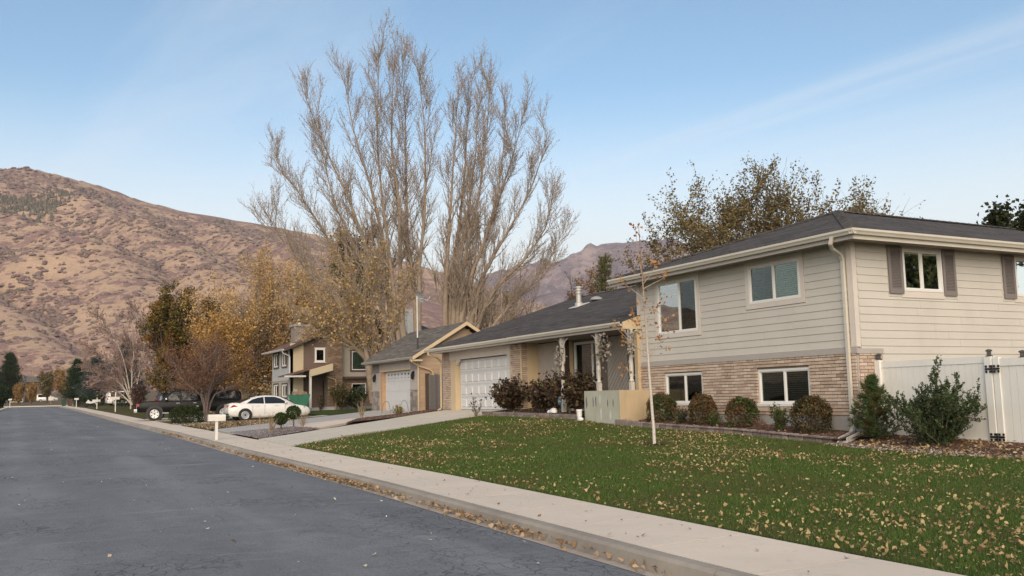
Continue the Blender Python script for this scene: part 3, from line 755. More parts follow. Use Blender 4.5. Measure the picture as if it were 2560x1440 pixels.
for w, mu in ((sw1, 18.28), (sw2, 22.3), (sw3, 25.2)):
    window(s, *w, mu, H1, rec=.045, glass=(GLASSD, GLASS), blinds=(None, (simple('sage_blind', (.28, .31, .24), .8, .05, 2, 0), .047, .02) if mu < 20 else None))
    surround(s, *w, .05, .04, H1, TRIML, 't'); MB().fbox(s, w[0]-.08, w[1]+.05, w[2]-.15, w[2]-.002, 0, .035).build('window_apron', TRIML, H1)
    for a in ((w[0]-.48, w[0]-.03), (w[1]+.015, w[1]+.46)):
        z0_, z1_ = 3.73, 4.80; m = MB(); k = .07
        m.fbox(s, a[0], a[0]+k, z0_, z1_, .022, .06); m.fbox(s, a[1]-k, a[1], z0_, z1_, .022, .06); m.fbox(s, a[0]+k, a[1]-k, z0_, z0_+.12, .022, .059); m.fbox(s, a[0]+k, a[1]-k, z1_-.10, z1_, .022, .059); m.fbox(s, a[0]+k, a[1]-k, z0_+.12, z1_-.10, .022, .028)
        sh_ = m.build('shutter', SHUT, H1)
        for q in range(24):
            z = z0_+.13+q*.0345
            MB().hexa([s(a[0]+k, z, .052), s(a[1]-k, z, .052), s(a[1]-k, z+.006, .052), s(a[0]+k, z+.006, .052), s(a[0]+k, z+.024, .029), s(a[1]-k, z+.024, .029), s(a[1]-k, z+.03, .029), s(a[0]+k, z+.03, .029)]).build('louver', SHUT, sh_)
# wall pieces beside the side windows left clear of boards (behind shutters)
for a, b in ((17.16, 17.62), (18.99, 19.45), (21.13, 21.6), (22.99, 23.0)): siding(s, a, b, 3.663, 4.84, [], H1, SIDING)
# brick base
BL = bricks('X', XF-.022, Y0+.02, Y1-.02, 1.062, 2.40, [(a-.005, b+.005, c-.14, d) for a, b, c, d in (wLL, wLR)])
BL += bricks('Y', Y0+.0-.022, XF+.03, 16.82, 1.062, 2.39, [])
lay(H1, BL, BRICK)
for w in (wLL, wLR):          # rowlock sills
    u = w[0]
    while u < w[1]-.03:
        MB().hexa([f(u, w[2]-.15, -.02), f(u+.062, w[2]-.15, -.02), f(u+.062, w[2]-.165, .05), f(u, w[2]-.165, .05), f(u, w[2]-.055, -.02), f(u+.062, w[2]-.055, -.02), f(u+.062, w[2]-.07, .05), f(u, w[2]-.07, .05)]).build('sill_brick', BRICK, H1); u += .071
# hip roof
EX, EY0, EY1, ZE, SL = 15.47, 13.88, 23.05, 4.985, .337
hw = (EY1-EY0)/2; ax = EX+hw; zr_ = ZE+hw*SL; ym = (EY0+EY1)/2; EB = XB+.6
slabroof('roof', [(EX, EY0, ZE), (ax, ym, zr_), (EX, EY1, ZE)], .05, SHX, H1)
slabroof('roof_side', [(EX, EY0-.001, ZE+.001), (EB, EY0-.001, ZE+.001), (EB, ym, zr_+.001), (ax, ym, zr_+.001)], .05, SHY, H1)
slabroof('roof_side', [(EX, EY1+.001, ZE+.001), (ax, ym+.001, zr_+.001), (EB, ym+.001, zr_+.001), (EB, EY1+.001, ZE+.001)], .05, SHY, H1)
def capline(a, b, n, parent):
    a, b = Vector(a), Vector(b); t = (b-a).normalized(); side = Vector((t.y, -t.x, 0)).normalized()*.15
    for i in range(n):
        p = a.lerp(b, i/n); q = a.lerp(b, (i+1.15)/n); up = Vector((0, 0, .03)); lo = Vector((0, 0, -.035)); u2 = Vector((0, 0, .018))
        MB().prism([p-side+lo, p+up, p+side+lo, p+side+lo*1.6, p+lo*.2, p-side+lo*1.6], [q-side+lo, q+u2, q+side+lo, q+side+lo*1.6, q+lo*.2, q-side+lo*1.6]).build('ridge_cap', SHX, parent)
capline((EX+.1, EY0+.1, ZE+.06), (ax, ym, zr_+.03), 22, H1); capline((EX+.1, EY1-.1, ZE+.06), (ax, ym, zr_+.03), 22, H1); capline((ax, ym, zr_+.03), (EB, ym, zr_+.03), 26, H1)
MB().box(EX+.06, XF+.02, EY0+.06, EY1-.06, 4.822, 4.84).build('soffit', SOFFIT, H1); MB().box(XF+.021, EB, EY0+.06, Y0+.02, 4.822, 4.84).build('soffit', SOFFIT, H1)
MB().box(EX+.03, EX+.06, EY0+.03, EY1-.03, 4.775, 4.945).build('fascia', TRIMG, H1); MB().box(EX+.061, EB, EY0+.03, EY0+.06, 4.775, 4.945).build('fascia', CREAM, H1)
gutter((EX+.03, EY0-.08, 4.865), (EX+.03, EY1, 4.865), (-1, 0, 0), H1, CREAM); gutter((EX-.08, EY0+.03, 4.8655), (EB, EY0+.03, 4.8655), (0, -1, 0), H1, CREAM)
rectpipe([(EX-.03, 14.42, 4.88), (EX-.03, 14.47, 4.74), (EX+.10, 14.56, 4.66), (XF-.15, 14.66, 4.56), (XF-.075, 14.68, 4.44), (XF-.075, 14.68, .78), (XF-.16, 14.68, .66), (XF-.42, 14.62, .60)], .085, .06, CREAM, H1)

# ---- lower wing with garage and porch
LX, LZ, LK, LRX = 15.38, 3.70, .3283, 22.6; LY0, LY1 = 22.38, 36.95
LRZ = LZ+(LRX-LX)*LK
slabroof('lower_roof', [(LX, LY0, LZ), (LRX, LY0+.15, LRZ), (LRX, LY1, LRZ), (LX, LY1, LZ)], .05, SHX, H1)
slabroof('lower_roof', [(LRX, LY0+.15, LRZ-.001), (LRX+7.2, LY0+.15, LZ), (LRX+7.2, LY1, LZ), (LRX, LY1, LRZ-.001)], .05, SHX, H1)
capline((LRX, LY0+.15, LRZ+.02), (LRX, LY1, LRZ+.02), 30, H1)
MB().box(LX+.035, LX+.06, LY0+.02, LY1-.02, 3.50, 3.655).build('fascia', TRIMG, H1)
gutter((LX+.035, LY0-.02, 3.585), (LX+.035, 29.4, 3.585), (-1, 0, 0), H1, CREAM); gutter((LX+.035, 29.41, 3.578), (LX+.035, LY1+.05, 3.578), (-1, 0, 0), H1, CREAM)
MB().box(LX+.06, 17.2, LY0+.03, LY1-.05, 3.535, 3.55).build('soffit', SOFFIT, H1)
MB().prism([(LX+.03, LY0-.02, 3.50), (XF-.04, LY0-.02, 3.50), (XF-.04, LY0-.02, 3.895), (LX+.03, LY0-.02, 3.70)], [(LX+.03, LY0+.02, 3.50), (XF-.04, LY0+.02, 3.50), (XF-.04, LY0+.02, 3.895), (LX+.03, LY0+.02, 3.70)]).build('end_fascia', TRIMT, H1)
MB().box(XF+.02, LRX, LY1-.2, LY1-.05, 1.0, 3.54).build('far_wall', TRIMG, H1)
MB().prism([(LX+.2, LY1-.2, 3.55), (LRX+7, LY1-.2, 3.55), (LRX, LY1-.2, LRZ-.08)], [(LX+.2, LY1-.1, 3.55), (LRX+7, LY1-.1, 3.55), (LRX, LY1-.1, LRZ-.08)]).build('gable_wall', TRIMG, H1)
gd = (30.62, 35.42, 1.17, 3.19)
wall('garage_wall', f, 29.72, 36.74, .8, 3.54, [(gd[0]-.02, 35.86, .8, 3.22)], -.2, -.022, MORTAR, H1)
GB = bricks('X', XF-.022, 29.72, 30.58, 1.17, 3.52, [], L=.238); GB += bricks('X', XF-.022, 35.92, 36.74, 1.17, 3.52, [], L=.238); GB += bricks('Y', 29.72-.022, XF+.01, 16.28, 1.17, 3.52, [])
WING = H1
m = MB()
for q in GB:
    p = (q[1]+.02-random.uniform(-.003, .003), q[2], q[4]) if q[0] == 'X' else (q[2], q[1]+.02, q[4]); d, e = (.025, q[3]/2) if q[0] == 'X' else (q[3]/2, .025)
    m.box(p[0]-d, p[0]+d, p[1]-e, p[1]+e, p[2]-.030, p[2]+.030)
o = m.build('pier_brickwork', BRICK, H1); o['kind'] = 'stuff'
MB().fbox(f, 29.72, 30.56, .7, 1.165, -.2, .015).build('foundation', FOUND, H1); MB().fbox(f, 35.92, 36.74, .7, 1.165, -.2, .015).build('foundation', FOUND, H1)
MB().fbox(f, 30.56, 36.0, 3.20, 3.53, -.02, .04).build('door_header', TRIML, H1)
MB().fbox(f, 35.45, 35.92, 1.02, 3.198, -.24, .025).build('door_jamb', TRIMT, H1); MB().fbox(f, 30.57, 30.63, 1.02, 3.198, -.24, .02).build('door_jamb', TRIMT, H1)
MB().fbox(f, 30.6, 35.9, 1.0, 1.155, -.5, -.05).build('garage_sill', DRIVE, H1)
# brackets at the door's upper corners
for u, d in ((35.42, -1), (30.64, 1)): MB().prism([f(u, 3.20, .0), f(u+.30*d, 3.20, 0), f(u, 2.98, 0)], [f(u, 3.20, -.1), f(u+.30*d, 3.20, -.1), f(u, 2.98, -.1)]).build('corner_bracket', TRIML, H1)
door = MB().fbox(f, gd[0], gd[1], gd[2]+.001, gd[3], -.24, -.21).build('garage_door', GDOOR, H1); door['label'] = 'white panelled garage door'
for r in range(4):
    z0_ = gd[2]+.004+r*.505; MB().fbox(f, gd[0]+.003, gd[1]-.003, z0_, z0_+.489, -.209, -.185).build('door_section', GDOOR, door)
    for c in range(8):
        u0_ = gd[0]+.09+c*.585; m = MB(); k = .03
        A = [f(u0_, z0_+.09, -.1845), f(u0_+.48, z0_+.09, -.1845), f(u0_+.48, z0_+.41, -.1845), f(u0_, z0_+.41, -.1845)]; B = [f(u0_+k, z0_+.09+k, -.150), f(u0_+.48-k, z0_+.09+k, -.150), f(u0_+.48-k, z0_+.41-k, -.150), f(u0_+k, z0_+.41-k, -.150)]
        m.prism(A, B).build('raised_panel', GDOOR, door)
MB().fbox(f, 33.0, 33.12, 1.62, 1.66, -.185, -.15).build('door_handle', BLACK, door)
# porch: side of garage, diagonal boards, window bay, front door
PX, QX = 16.75, 17.09
MB().box(XF+.2, 18.5, 29.72, 29.85, 1.0, 3.54).build('porch_side_wall', TRIMT, H1)
for k in range(5): MB().box(XF+.30+k*.09, XF+.385+k*.09, 29.712, 29.719, 1.2, 3.5).build('side_board', TRIMT, H1)
MB().box(PX, PX+.2, 27.9, 29.72, 1.0, 3.54).build('porch_wall', BROWN, H1); MB().box(QX+.012, QX+.2, 22.5, 24.44, 3.25, 3.54).build('porch_wall', TRIMG, H1)
wall('porch_wall', FX(QX), 24.44, 27.9, 1.0, 3.54, [(26.32, 27.76, 2.0, 3.44)], -.2, 0, simple('taupe_wall', (.17, .13, .105), .8, .08, 2, .1), H1)
MB().box(PX+.21, QX, 27.86, 27.9, 1.0, 3.54).build('bay_return', TRIMT, H1)
def clip(poly, u0, u1, z0, z1):
    for ax, lim, sg in ((0, u0, 1), (0, u1, -1), (1, z0, 1), (1, z1, -1)):
        out = []
        for i in range(len(poly)):
            p, q = poly[i], poly[(i+1) % len(poly)]; a, b = sg*(p[ax]-lim), sg*(q[ax]-lim)
            if a >= 0: out.append(p)
            if a*b < 0: t = a/(a-b); out.append((p[0]+(q[0]-p[0])*t, p[1]+(q[1]-p[1])*t))
        poly = out
        if len(poly) < 3: return []
    return poly
def diagonal(fr, u0, u1, z0, z1, parent, mat, w=.135):
    dx, dz = math.cos(math.radians(48)), math.sin(math.radians(48)); dx = -dx          # rises towards the near end
    nx, nz_ = dz, -dx; c0 = [(u0, z0), (u1, z0), (u0, z1), (u1, z1)]; pr = [p[0]*nx+p[1]*nz_ for p in c0]; t = min(pr)
    while t < max(pr):
        a, b = t+.011, t+w-.011; L = 6; c = ((u0+u1)/2*dx+(z0+z1)/2*dz)
        P = [(a*nx+(c-L)*dx, a*nz_+(c-L)*dz), (b*nx+(c-L)*dx, b*nz_+(c-L)*dz), (b*nx+(c+L)*dx, b*nz_+(c+L)*dz), (a*nx+(c+L)*dx, a*nz_+(c+L)*dz)]
        P = clip(P, u0, u1, z0, z1)
        if len(P) >= 3: MB().prism([fr(u, z, 0.001) for u, z in P], [fr(u, z, .03) for u, z in P]).build('diagonal_board', mat, parent)
        t += w
DIAG = simple('porch_boards', (.46, .405, .35), .75, .07, 3, .08)
diagonal(FX(PX), 28.22, 29.70, 1.2, 3.5, H1, DIAG); diagonal(FX(QX), 24.56, 25.70, 1.45, 3.5, H1, DIAG)
o = MB()
for q in bricks('X', PX-.022, 27.92, 28.2, 1.2, 3.5, []): o.box(q[1]-.005, q[1]+.03, q[2]-q[3]/2, q[2]+q[3]/2, q[4]-.033, q[4]+.033)
o = o.build('pilaster_brickwork', BRICK, H1); o['kind'] = 'stuff'
window(FX(QX), 26.32, 27.76, 2.0, 3.44, 26.62, H1, fw=.06, rec=.03, glass=(GLASSD, GLASS), blinds=(None, (BLIND, .047, .02)))
MB().box(QX+.05, QX+.1, 23.5, 24.40, 1.4, 3.2).build('front_door', simple('navy_door', (.012, .018, .045), .4, .1, 2, .05), H1)['label'] = 'dark navy front door'
MB().box(QX-.03, QX+.1, 24.40, 24.52, 1.3, 3.25).build('door_frame', simple('dark_frame', (.10, .10, .105), .6, .1, 2, .05), H1); MB().box(QX-.03, QX+.1, 23.40, 23.5, 1.3, 3.25).build('door_frame', VINYLF, H1)
MB().box(QX+.0, QX+.2, 22.5, 23.40, 1.0, 3.25).build('porch_wall', DIAG, H1)
MB().box(15.95, 17.3, 22.62, 27.85, .9, 1.32).build('porch_floor', CONC, H1)
MB().box(15.95, XF+.1, 22.44, 22.60, 1.2, 3.5).build('porch_post', TRIMT, H1)
COLM = simple('porch_column', (.52, .49, .44), .6, .06, 4, .04)
for yc, z0_ in ((26.05, 1.05), (23.95, 1.2), (22.25, 1.2)):
    c = (15.58, yc, 0); col = MB().box(c[0]-.06, c[0]+.06, yc-.06, yc+.06, z0_, z0_+.78).build('porch_column', COLM, H1)
    MB().lathe((c[0], yc, z0_), [(.055, .78), (.075, .80), (.075, .83), (.045, .86), (.06, .95), (.066, 1.2), (.055, 1.5), (.045, 1.58), (.07, 1.61), (.07, 1.64), (.05, 1.67)], 12).build('turned_shaft', COLM, col, smooth=True)
    MB().box(c[0]-.06, c[0]+.06, yc-.06, yc+.06, z0_+1.67, 3.50).build('column_top', COLM, col)
    for d in (-1, 1):
        m = MB(); pts = [(c[0], yc+d*.06+d*.30*(1-math.cos(a)), 3.08+.36*math.sin(a)) for a in np.linspace(0, 1.5, 6)]
        m.tube(pts, .022, 6).build('scroll_bracket', COLM, col, smooth=True)
# roof fittings
ch = MB().lathe((19.97, 32.0, 5.12), [(.17, 0), (.17, .20), (.11, .24), (.11, .56), (.15, .58), (.15, .62), (.12, .63), (.12, .68), (.165, .70), (.165, .73), (.12, .74), (.12, .79), (.16, .81), (.16, .86), (.03, .90)], 18).build('flue_pipe', simple('galvanised', (.45, .44, .41), .45, .12, 5, .05, metal=.4), H1, smooth=False)
MB().prism([(19.66, 31.7, 5.115), (20.3, 31.7, 5.325), (20.3, 32.3, 5.325), (19.66, 32.3, 5.115)], [(19.66, 31.7, 5.135), (20.3, 31.7, 5.345), (20.3, 32.3, 5.345), (19.66, 32.3, 5.135)]).build('flue_flashing', WHITEM, H1)
MB().lathe((20.62, 31.7, 5.42), [(.22, 0), (.26, .02), (.26, .05), (.20, .12), (.08, .16), (.01, .17)], 18).build('roof_vent', simple('grey_vent', (.28, .29, .30), .5, .1, 5, .05), H1, smooth=True)
rectpipe([(LX-.03, 36.62, 3.58), (LX-.03, 36.66, 3.46), (XF-.25, 36.72, 3.32), (XF-.10, 36.78, 3.2), (XF-.10, 36.78, 1.22), (XF-.25, 36.78, 1.14)], .08, .06, TRIMT, H1)
rectpipe([(XF-.05, 29.68, 3.5), (XF-.05, 29.68, 1.3)], .05, .05, TRIMT, H1, 'cable_duct')
# dried garlands on the porch columns
GAR = foliage('dried_garland', [(0, (.30, .26, .22)), (.5, (.40, .36, .31)), (1, (.16, .12, .09))], .1)
# ------------------------------------------------------------------ plants: vectorised growth
def unit(v): return v/np.maximum(np.linalg.norm(v, axis=-1, keepdims=True), 1e-9)
def tubes(P, R_, m):
    N, K, _ = P.shape; t = unit(np.gradient(P, axis=1))
    ref = np.where(np.abs(t[:, :1, 2:3]) < .9, np.array([0, 0, 1.]), np.array([1., 0, 0])); ref = np.broadcast_to(ref, t.shape)
    a = unit(np.cross(t, ref)); b = np.cross(t, a); w = 2*np.pi*np.arange(m)/m
    V = P[:, :, None, :]+R_[:, :, None, None]*(a[:, :, None, :]*np.cos(w)[None, None, :, None]+b[:, :, None, :]*np.sin(w)[None, None, :, None])
    i = (np.arange(N)*K*m)[:, None, None]; k = (np.arange(K-1)*m)[None, :, None]; j = np.arange(m)[None, None, :]; j2 = (j+1) % m
    F = np.stack([i+k+j, i+k+j2, i+k+m+j2, i+k+m+j], -1).reshape(-1, 4)
    return V.reshape(-1, 3), F
def sprout(P, R_, n, t0, t1, ang, length, K=5, up=.4, wig=.05, rs=.55, rtip=.35, lenfall=0., rmin=.004, even=True):
    """n children on every parent branch; returns (points, radii)"""
    N, Kp, _ = P.shape; tt = np.linspace(t0, t1, n)[None, :]+rng.uniform(-.5, .5, (N, n))*(t1-t0)/max(n, 1)
    tt = np.clip(tt, 0, .999); g = tt*(Kp-1); i = np.floor(g).astype(int); fr = (g-i)[..., None]; ar = np.arange(N)[:, None]
    p = P[ar, i]*(1-fr)+P[ar, i+1]*fr; d = unit(P[ar, i+1]-P[ar, i]); r = R_[ar, i]*(1-fr[..., 0])+R_[ar, i+1]*fr[..., 0]
    p, d, r, tt = p.reshape(-1, 3), d.reshape(-1, 3), r.ravel(), tt.ravel()
    M = len(p); q = unit(np.cross(d, rng.normal(size=(M, 3)))); a = np.radians(rng.uniform(ang[0], ang[1], M))[:, None]
    dd = unit(d*np.cos(a)+q*np.sin(a)); L = rng.uniform(length[0], length[1], M)*(1-lenfall*tt)
    st = (L/(K-1))[:, None]; pts = [p]
    for k in range(K-1):
        dd = unit(dd+np.array([0, 0, up])/(K-1)+rng.normal(size=(M, 3))*wig); pts.append(pts[-1]+dd*st)
    Q = np.stack(pts, 1); r0 = np.maximum(np.minimum(r*rs, r), rmin)
    return Q, np.maximum(r0[:, None]*np.linspace(1, rtip, K)[None, :], rmin*.6)
def polystems(base, stems, K=9, r0=.3, tip=.03, taper=.85):
    """stems: list of lists of 3-D points relative to the base"""
    P = []; Rr = []
    for st, ra in stems:
        s = np.array(st, float)+np.array(base); d = np.r_[0, np.cumsum(np.linalg.norm(np.diff(s, axis=0), axis=1))]; u = np.linspace(0, d[-1], K)
        q = np.stack([np.interp(u, d, s[:, i]) for i in range(3)], 1); q[1:-1] = (q[:-2]+2*q[1:-1]+q[2:])/4; q[1:]+= rng.normal(size=(K-1, 3))*.02*ra/.2
        P.append(q); Rr.append(ra*(1-np.linspace(0, 1, K))**taper+tip)
    return np.stack(P), np.stack(Rr)
def leafset(C_, size, up=0., bend=.25, asp=.75, dirs=None):
    """one bent four-cornered leaf at each point"""
    M = len(C_); s = (size if np.ndim(size) else np.full(M, size))[:, None]
    n = unit(rng.normal(size=(M, 3))+np.array([0, 0, up])); a = unit(np.cross(n, rng.normal(size=(M, 3)))) if dirs is None else unit(dirs)
    if dirs is not None: n = unit(np.cross(a, np.cross(n, a)))
    b = np.cross(n, a); k = n*s*bend
    V = np.stack([C_-a*s*.5-k*.5, C_+b*s*.5*asp+k*.5, C_+a*s*.55-k*.5, C_-b*s*.5*asp+k*.5], 1)
    return V.reshape(-1, 3), np.arange(M*4).reshape(M, 4)
def along(P, n, jit):
    N, K, _ = P.shape; t = rng.uniform(.05, 1, (N, n))*(K-1); i = np.minimum(t.astype(int), K-2); fr = (t-i)[..., None]; ar = np.arange(N)[:, None]
    return (P[ar, i]*(1-fr)+P[ar, i+1]*fr).reshape(-1, 3)+rng.normal(size=(N*n, 3))*jit
def join(parts):
    V = []; F = []; o = 0
    for v, f_ in parts: V.append(v); F.append(f_+o); o += len(v)
    return np.concatenate(V), np.concatenate(F)
def plant(name, label, cat, base, pieces_, group=None):
    t = thing(name, label, cat, base, group)
    for nm, (V, F), mat, sm in pieces_:
        o = nobj(nm, V, F, mat, t, smooth=sm)
        if nm in ('leaves', 'needles', 'twigs', 'crown', 'foliage', 'branch', 'stems'): o['kind'] = 'stuff'
    return t
BARK = simple('grey_bark', (.20, .165, .135), .9, .25, 6, .6, fine=30); BARKD = simple('dark_bark', (.075, .058, .047), .9, .25, 6, .6, fine=30)
TWIG = simple('twig_bark', (.33, .265, .21), .9, .2, 3, 0); STEMB = simple('stem_brown', (.12, .085, .06), .9, .25, 6, .3)

# ------------------------------------------------------------------ lawn grass and fallen leaves
import itertools
LP = np.array(lawn_poly)
def inside(poly, X, Y):
    r = np.zeros(len(X), bool); n = len(poly); j = n-1
    for i in range(n):
        xi, yi = poly[i]; xj, yj = poly[j]
        r ^= ((yi > Y) != (yj > Y)) & (X < (xj-xi)*(Y-yi)/(yj-yi+1e-12)+xi); j = i
    return r
FW = np.array(_f); RT = np.array(_r2); UP = np.array(_u2)
def inview(X, Y, Z, m=.06):
    v = np.stack([X, Y, Z-1.6], -1); d = v@FW; x = (v@RT)/d*2350/1280; y = (v@UP)/d*2350/720
    return (d > 1) & (np.abs(x) < 1+m) & (np.abs(y) < 1+m*2)
def grass(name, poly, n, mat, hmin, hmax, label, near=True):
    P = np.array(poly); X = rng.uniform(P[:, 0].min(), P[:, 0].max(), n); Y = rng.uniform(P[:, 1].min(), P[:, 1].max(), n)
    ok = inside(poly, X, Y); X, Y = X[ok], Y[ok]; d = np.hypot(X, Y); ok = rng.uniform(0, 1, len(X)) < np.clip((11/d)**1.4, .06, 1); X, Y = X[ok], Y[ok]
    Z = land(X, Y)-.012; ok = inview(X, Y, Z, .25); X, Y, Z = X[ok], Y[ok], Z[ok]; M = len(X); d = np.hypot(X, Y)
    h = rng.uniform(hmin, hmax, M)*(.75+.6*fbm(X*1.3, Y*1.3, 3, 9)); w = .0028*np.clip(d/8, 1, 4); a = rng.uniform(0, 6.28, M); ln = rng.uniform(.1, .7, M)*h; b = rng.uniform(0, 6.28, M)
    p = np.stack([X, Y, Z], -1); sd = np.stack([np.cos(a)*w, np.sin(a)*w, 0*w], -1); tp = p+np.stack([np.cos(b)*ln, np.sin(b)*ln, h], -1)
    V = np.stack([p-sd, p+sd, tp], 1).reshape(-1, 3)
    o = nobj(name, V, np.arange(3*M).reshape(M, 3), mat); tag(o, label, 'grass', kind='stuff'); return o
GRS = foliage('grass_blades', [(0, (.040, .082, .014)), (.35, (.070, .134, .024)), (.7, (.112, .182, .038)), (.9, (.17, .215, .06)), (1, (.31, .26, .12))], .35, patch=(.112, .138, .040), pscale=.55)
grass('lawn_grass', lawn_poly, 1700000, GRS, .03, .062, 'short green grass of the front lawn')
FALL = foliage('fallen_leaves', [(0, (.26, .16, .08)), (.25, (.38, .26, .13)), (.55, (.47, .35, .17)), (.8, (.52, .43, .22)), (.9, (.20, .12, .07)), (1, (.14, .085, .05))], .2, rough=.75)
FALLB = foliage('gutter_leaves', [(0, (.20, .13, .08)), (.4, (.32, .22, .13)), (.8, (.44, .33, .21)), (1, (.13, .085, .055))], .1, rough=.8)
def litter(name, X, Y, Z, size, mat, label, tilt=2.2, lift=.02, kind='stuff'):
    M = len(X); C_ = np.stack([X, Y, Z+lift*rng.uniform(.2, 1.4, M)], -1); s = np.clip(size[0]+(size[1]-size[0])*rng.beta(1.3, 2.2, M)*1.5, size[0], size[1]*1.4)[:, None]
    n = unit(rng.normal(size=(M, 3))+np.array([0, 0, tilt])); a = unit(np.cross(n, rng.normal(size=(M, 3)))); b = np.cross(n, a)
    cu = rng.uniform(.08, .45, M)[:, None]; asp = rng.uniform(.65, .95, M)[:, None]
    pts = [(-.5, 0, .5), (-.22, .44, 1), (.22, .30, .7), (.66, 0, .4), (.22, -.30, .7), (-.22, -.44, 1)]
    V = np.stack([C_+a*s*(x+rng.uniform(-.13, .13, (M, 1)))+b*s*asp*(y+rng.uniform(-.13, .13, (M, 1)))+n*s*(cu*(abs(y)*1.6+abs(x)*.6)+rng.uniform(-.12, .12, (M, 1))) for x, y, _ in pts], 1)
    F = np.array([(0, 1, 4, 5), (1, 2, 3, 4)]); F = (F[None]+np.arange(M)[:, None, None]*6).reshape(-1, 4)
    o = nobj(name, V.reshape(-1, 3), F, mat); tag(o, label, 'leaves', kind=kind); return o
n = 72000; P = LP; X = rng.uniform(P[:, 0].min(), P[:, 0].max(), n); Y = rng.uniform(-6, 31, n); ok = inside(lawn_poly, X, Y); X, Y = X[ok], Y[ok]
edge = np.exp(-(X-kerbx(Y)-1.56)/.55)
den = .03+2.6*np.clip(fbm(X*.8, Y*.6, 5, 71)-.47, 0, 1)*2.2+.75*edge+.32*np.clip((14-Y)/10, 0, 1)+.12*np.exp(-((X-12)**2+(Y-22)**2)/30)
ok = rng.uniform(0, 1, len(X)) < den*.55; X, Y = X[ok], Y[ok]; ok = inview(X, Y, land(X, Y), .3); X, Y = X[ok], Y[ok]
litter('lawn_leaves', X, Y, land(X, Y)+.012, (.011, .050), FALL, 'yellow and tan fallen leaves strewn over the lawn', lift=.035, tilt=1.1)
n = 12000; Y = rng.uniform(2, 46, n); s_ = rng.normal(.115, .05, n); den = .05+1.1*np.clip(fbm(Y*.5, Y*0, 3, 77)-.42, 0, 1)+.32*np.exp(-((Y-20)/5)**2)
ok = (s_ > -.05) & (s_ < .15) & (rng.uniform(0, 1, n) < den); Y, s_ = Y[ok], s_[ok]; X = kerbx(Y)+s_
litter('gutter_leaf_drift', X, Y, zroad(Y)+np.clip((s_-.02)*.35, 0, .06), (.03, .075), FALLB, 'brown dry leaves drifted along the gutter', lift=.02, tilt=1.2)
n = 300; Y = 5+70*rng.uniform(0, 1, n)**1.6; X = kerbx(Y)-rng.uniform(.1, 7.5, n)
litter('road_leaves', X, Y, zroad(Y)+.035, (.025, .065), foliage('pale_road_leaves', [(0, (.62, .60, .52)), (.6, (.55, .47, .33)), (1, (.20, .12, .07))], .1), 'few pale leaves lying on the asphalt', lift=.012, tilt=3)
n = 90; Y = rng.uniform(3, 30, n); X = kerbx(Y)+rng.uniform(.35, 1.5, n)
litter('sidewalk_leaves', X, Y, zroad(Y)+.168, (.02, .05), FALLB, 'few small dark leaf bits on the sidewalk', lift=.008, tilt=3)
n = 2600; X = rng.uniform(7, 12, n); Y = rng.uniform(42.3, 51, n); ok = (X > kerbx(Y)+1.6) & (X < 11.3)
X, Y = X[ok], Y[ok]; litter('yard_leaves', X, Y, land(X, Y)+.01, (.05, .10), FALLB, 'brown leaves covering the yard by the white sedan', lift=.03)

# gravel and bark in the beds
def stones(name, poly, n, size, mat, label, dz=.0, dens=None):
    P = np.array(poly); X = rng.uniform(P[:, 0].min(), P[:, 0].max(), n); Y = rng.uniform(P[:, 1].min(), P[:, 1].max(), n); ok = inside(poly, X, Y)
    if dens is not None: ok &= rng.uniform(0, 1, n) < dens(X, Y)
    X, Y = X[ok], Y[ok]; Z = land(X, Y)+dz; S = rng.uniform(size[0], size[1], len(X))
    return scatter(name, np.stack([X, Y, Z], -1), S, S*.8, mat, chip(5), .35, label)
PEB = foliage('pebbles', [(0, (.20, .15, .14)), (.4, (.34, .29, .27)), (.8, (.52, .47, .45)), (1, (.70, .66, .63))], 0, rough=.8)
GRV = foliage('grey_gravel', [(0, (.13, .12, .12)), (.5, (.22, .20, .20)), (1, (.34, .31, .30))], 0, rough=.9)
BARKM = foliage('bark_mulch', [(0, (.06, .035, .028)), (.5, (.12, .065, .05)), (1, (.20, .12, .09))], 0, rough=.95)
mb = [(14.55, 13.6), (14.85, 14.3), (16.5, 14.3), (16.5, 8.9), (15.0, 10.0), (14.5, 11.2)]
stones('pebble_strip', mb, 5200, (.012, .034), PEB, 'pale pebbles edging the bed in front of the white fence', .01, lambda X, Y: np.exp(-((X-14.78)/.30)**2))
stones('bark_mulch', mb, 6500, (.012, .03), BARKM, 'reddish bark mulch under the shrubs by the fence', .008)
stones('bed_mulch', [(14.95, 14.1), (16.0, 14.1), (16.0, 21.9), (15.0, 21.4)], 4200, (.012, .03), BARKM, 'dark mulch under the round shrubs', .10)
n = 700; X = rng.uniform(14.4, 16.4, n); Y = rng.uniform(9.0, 14, n); litter('bed_leaves', X, Y, land(X, Y)+.02, (.04, .08), FALL, 'tan leaves lying in the mulch by the fence', lift=.03)
n = 260; X = rng.uniform(15.0, 16.0, n); Y = rng.uniform(14.2, 30, n); litter('shrub_bed_leaves', X, Y, land(X, Y)+.12, (.03, .06), FALL, 'few tan leaves lying under the house shrubs', lift=.02)
gb = [(7.5, 38.0), (7.2, 31.6), (8.4, 32.75), (9.85, 33.6), (9.75, 36.9), (9.0, 37.3)]
patch('gravel_bed', gb, SOIL, .008, .8)
stones('gravel_chips', gb, 9000, (.015, .04), GRV, 'grey gravel of the bed between the two driveways', .012)
stones('gravel_bed_bark', gb, 3200, (.015, .035), BARKM, 'brown bark scattered along the gravel bed edge', .02, lambda X, Y: np.exp(-(((X-7.3)*.45-(Y-31.6)*.45)/.9)**2)*(Y < 36))
bb = [(11.45, 35.5), (14.4, 36.3), (15.9, 36.75), (15.9, 37.9), (14.6, 37.6), (12.6, 37.5)]
patch('narrow_bed', bb, SOIL, .016, .8)
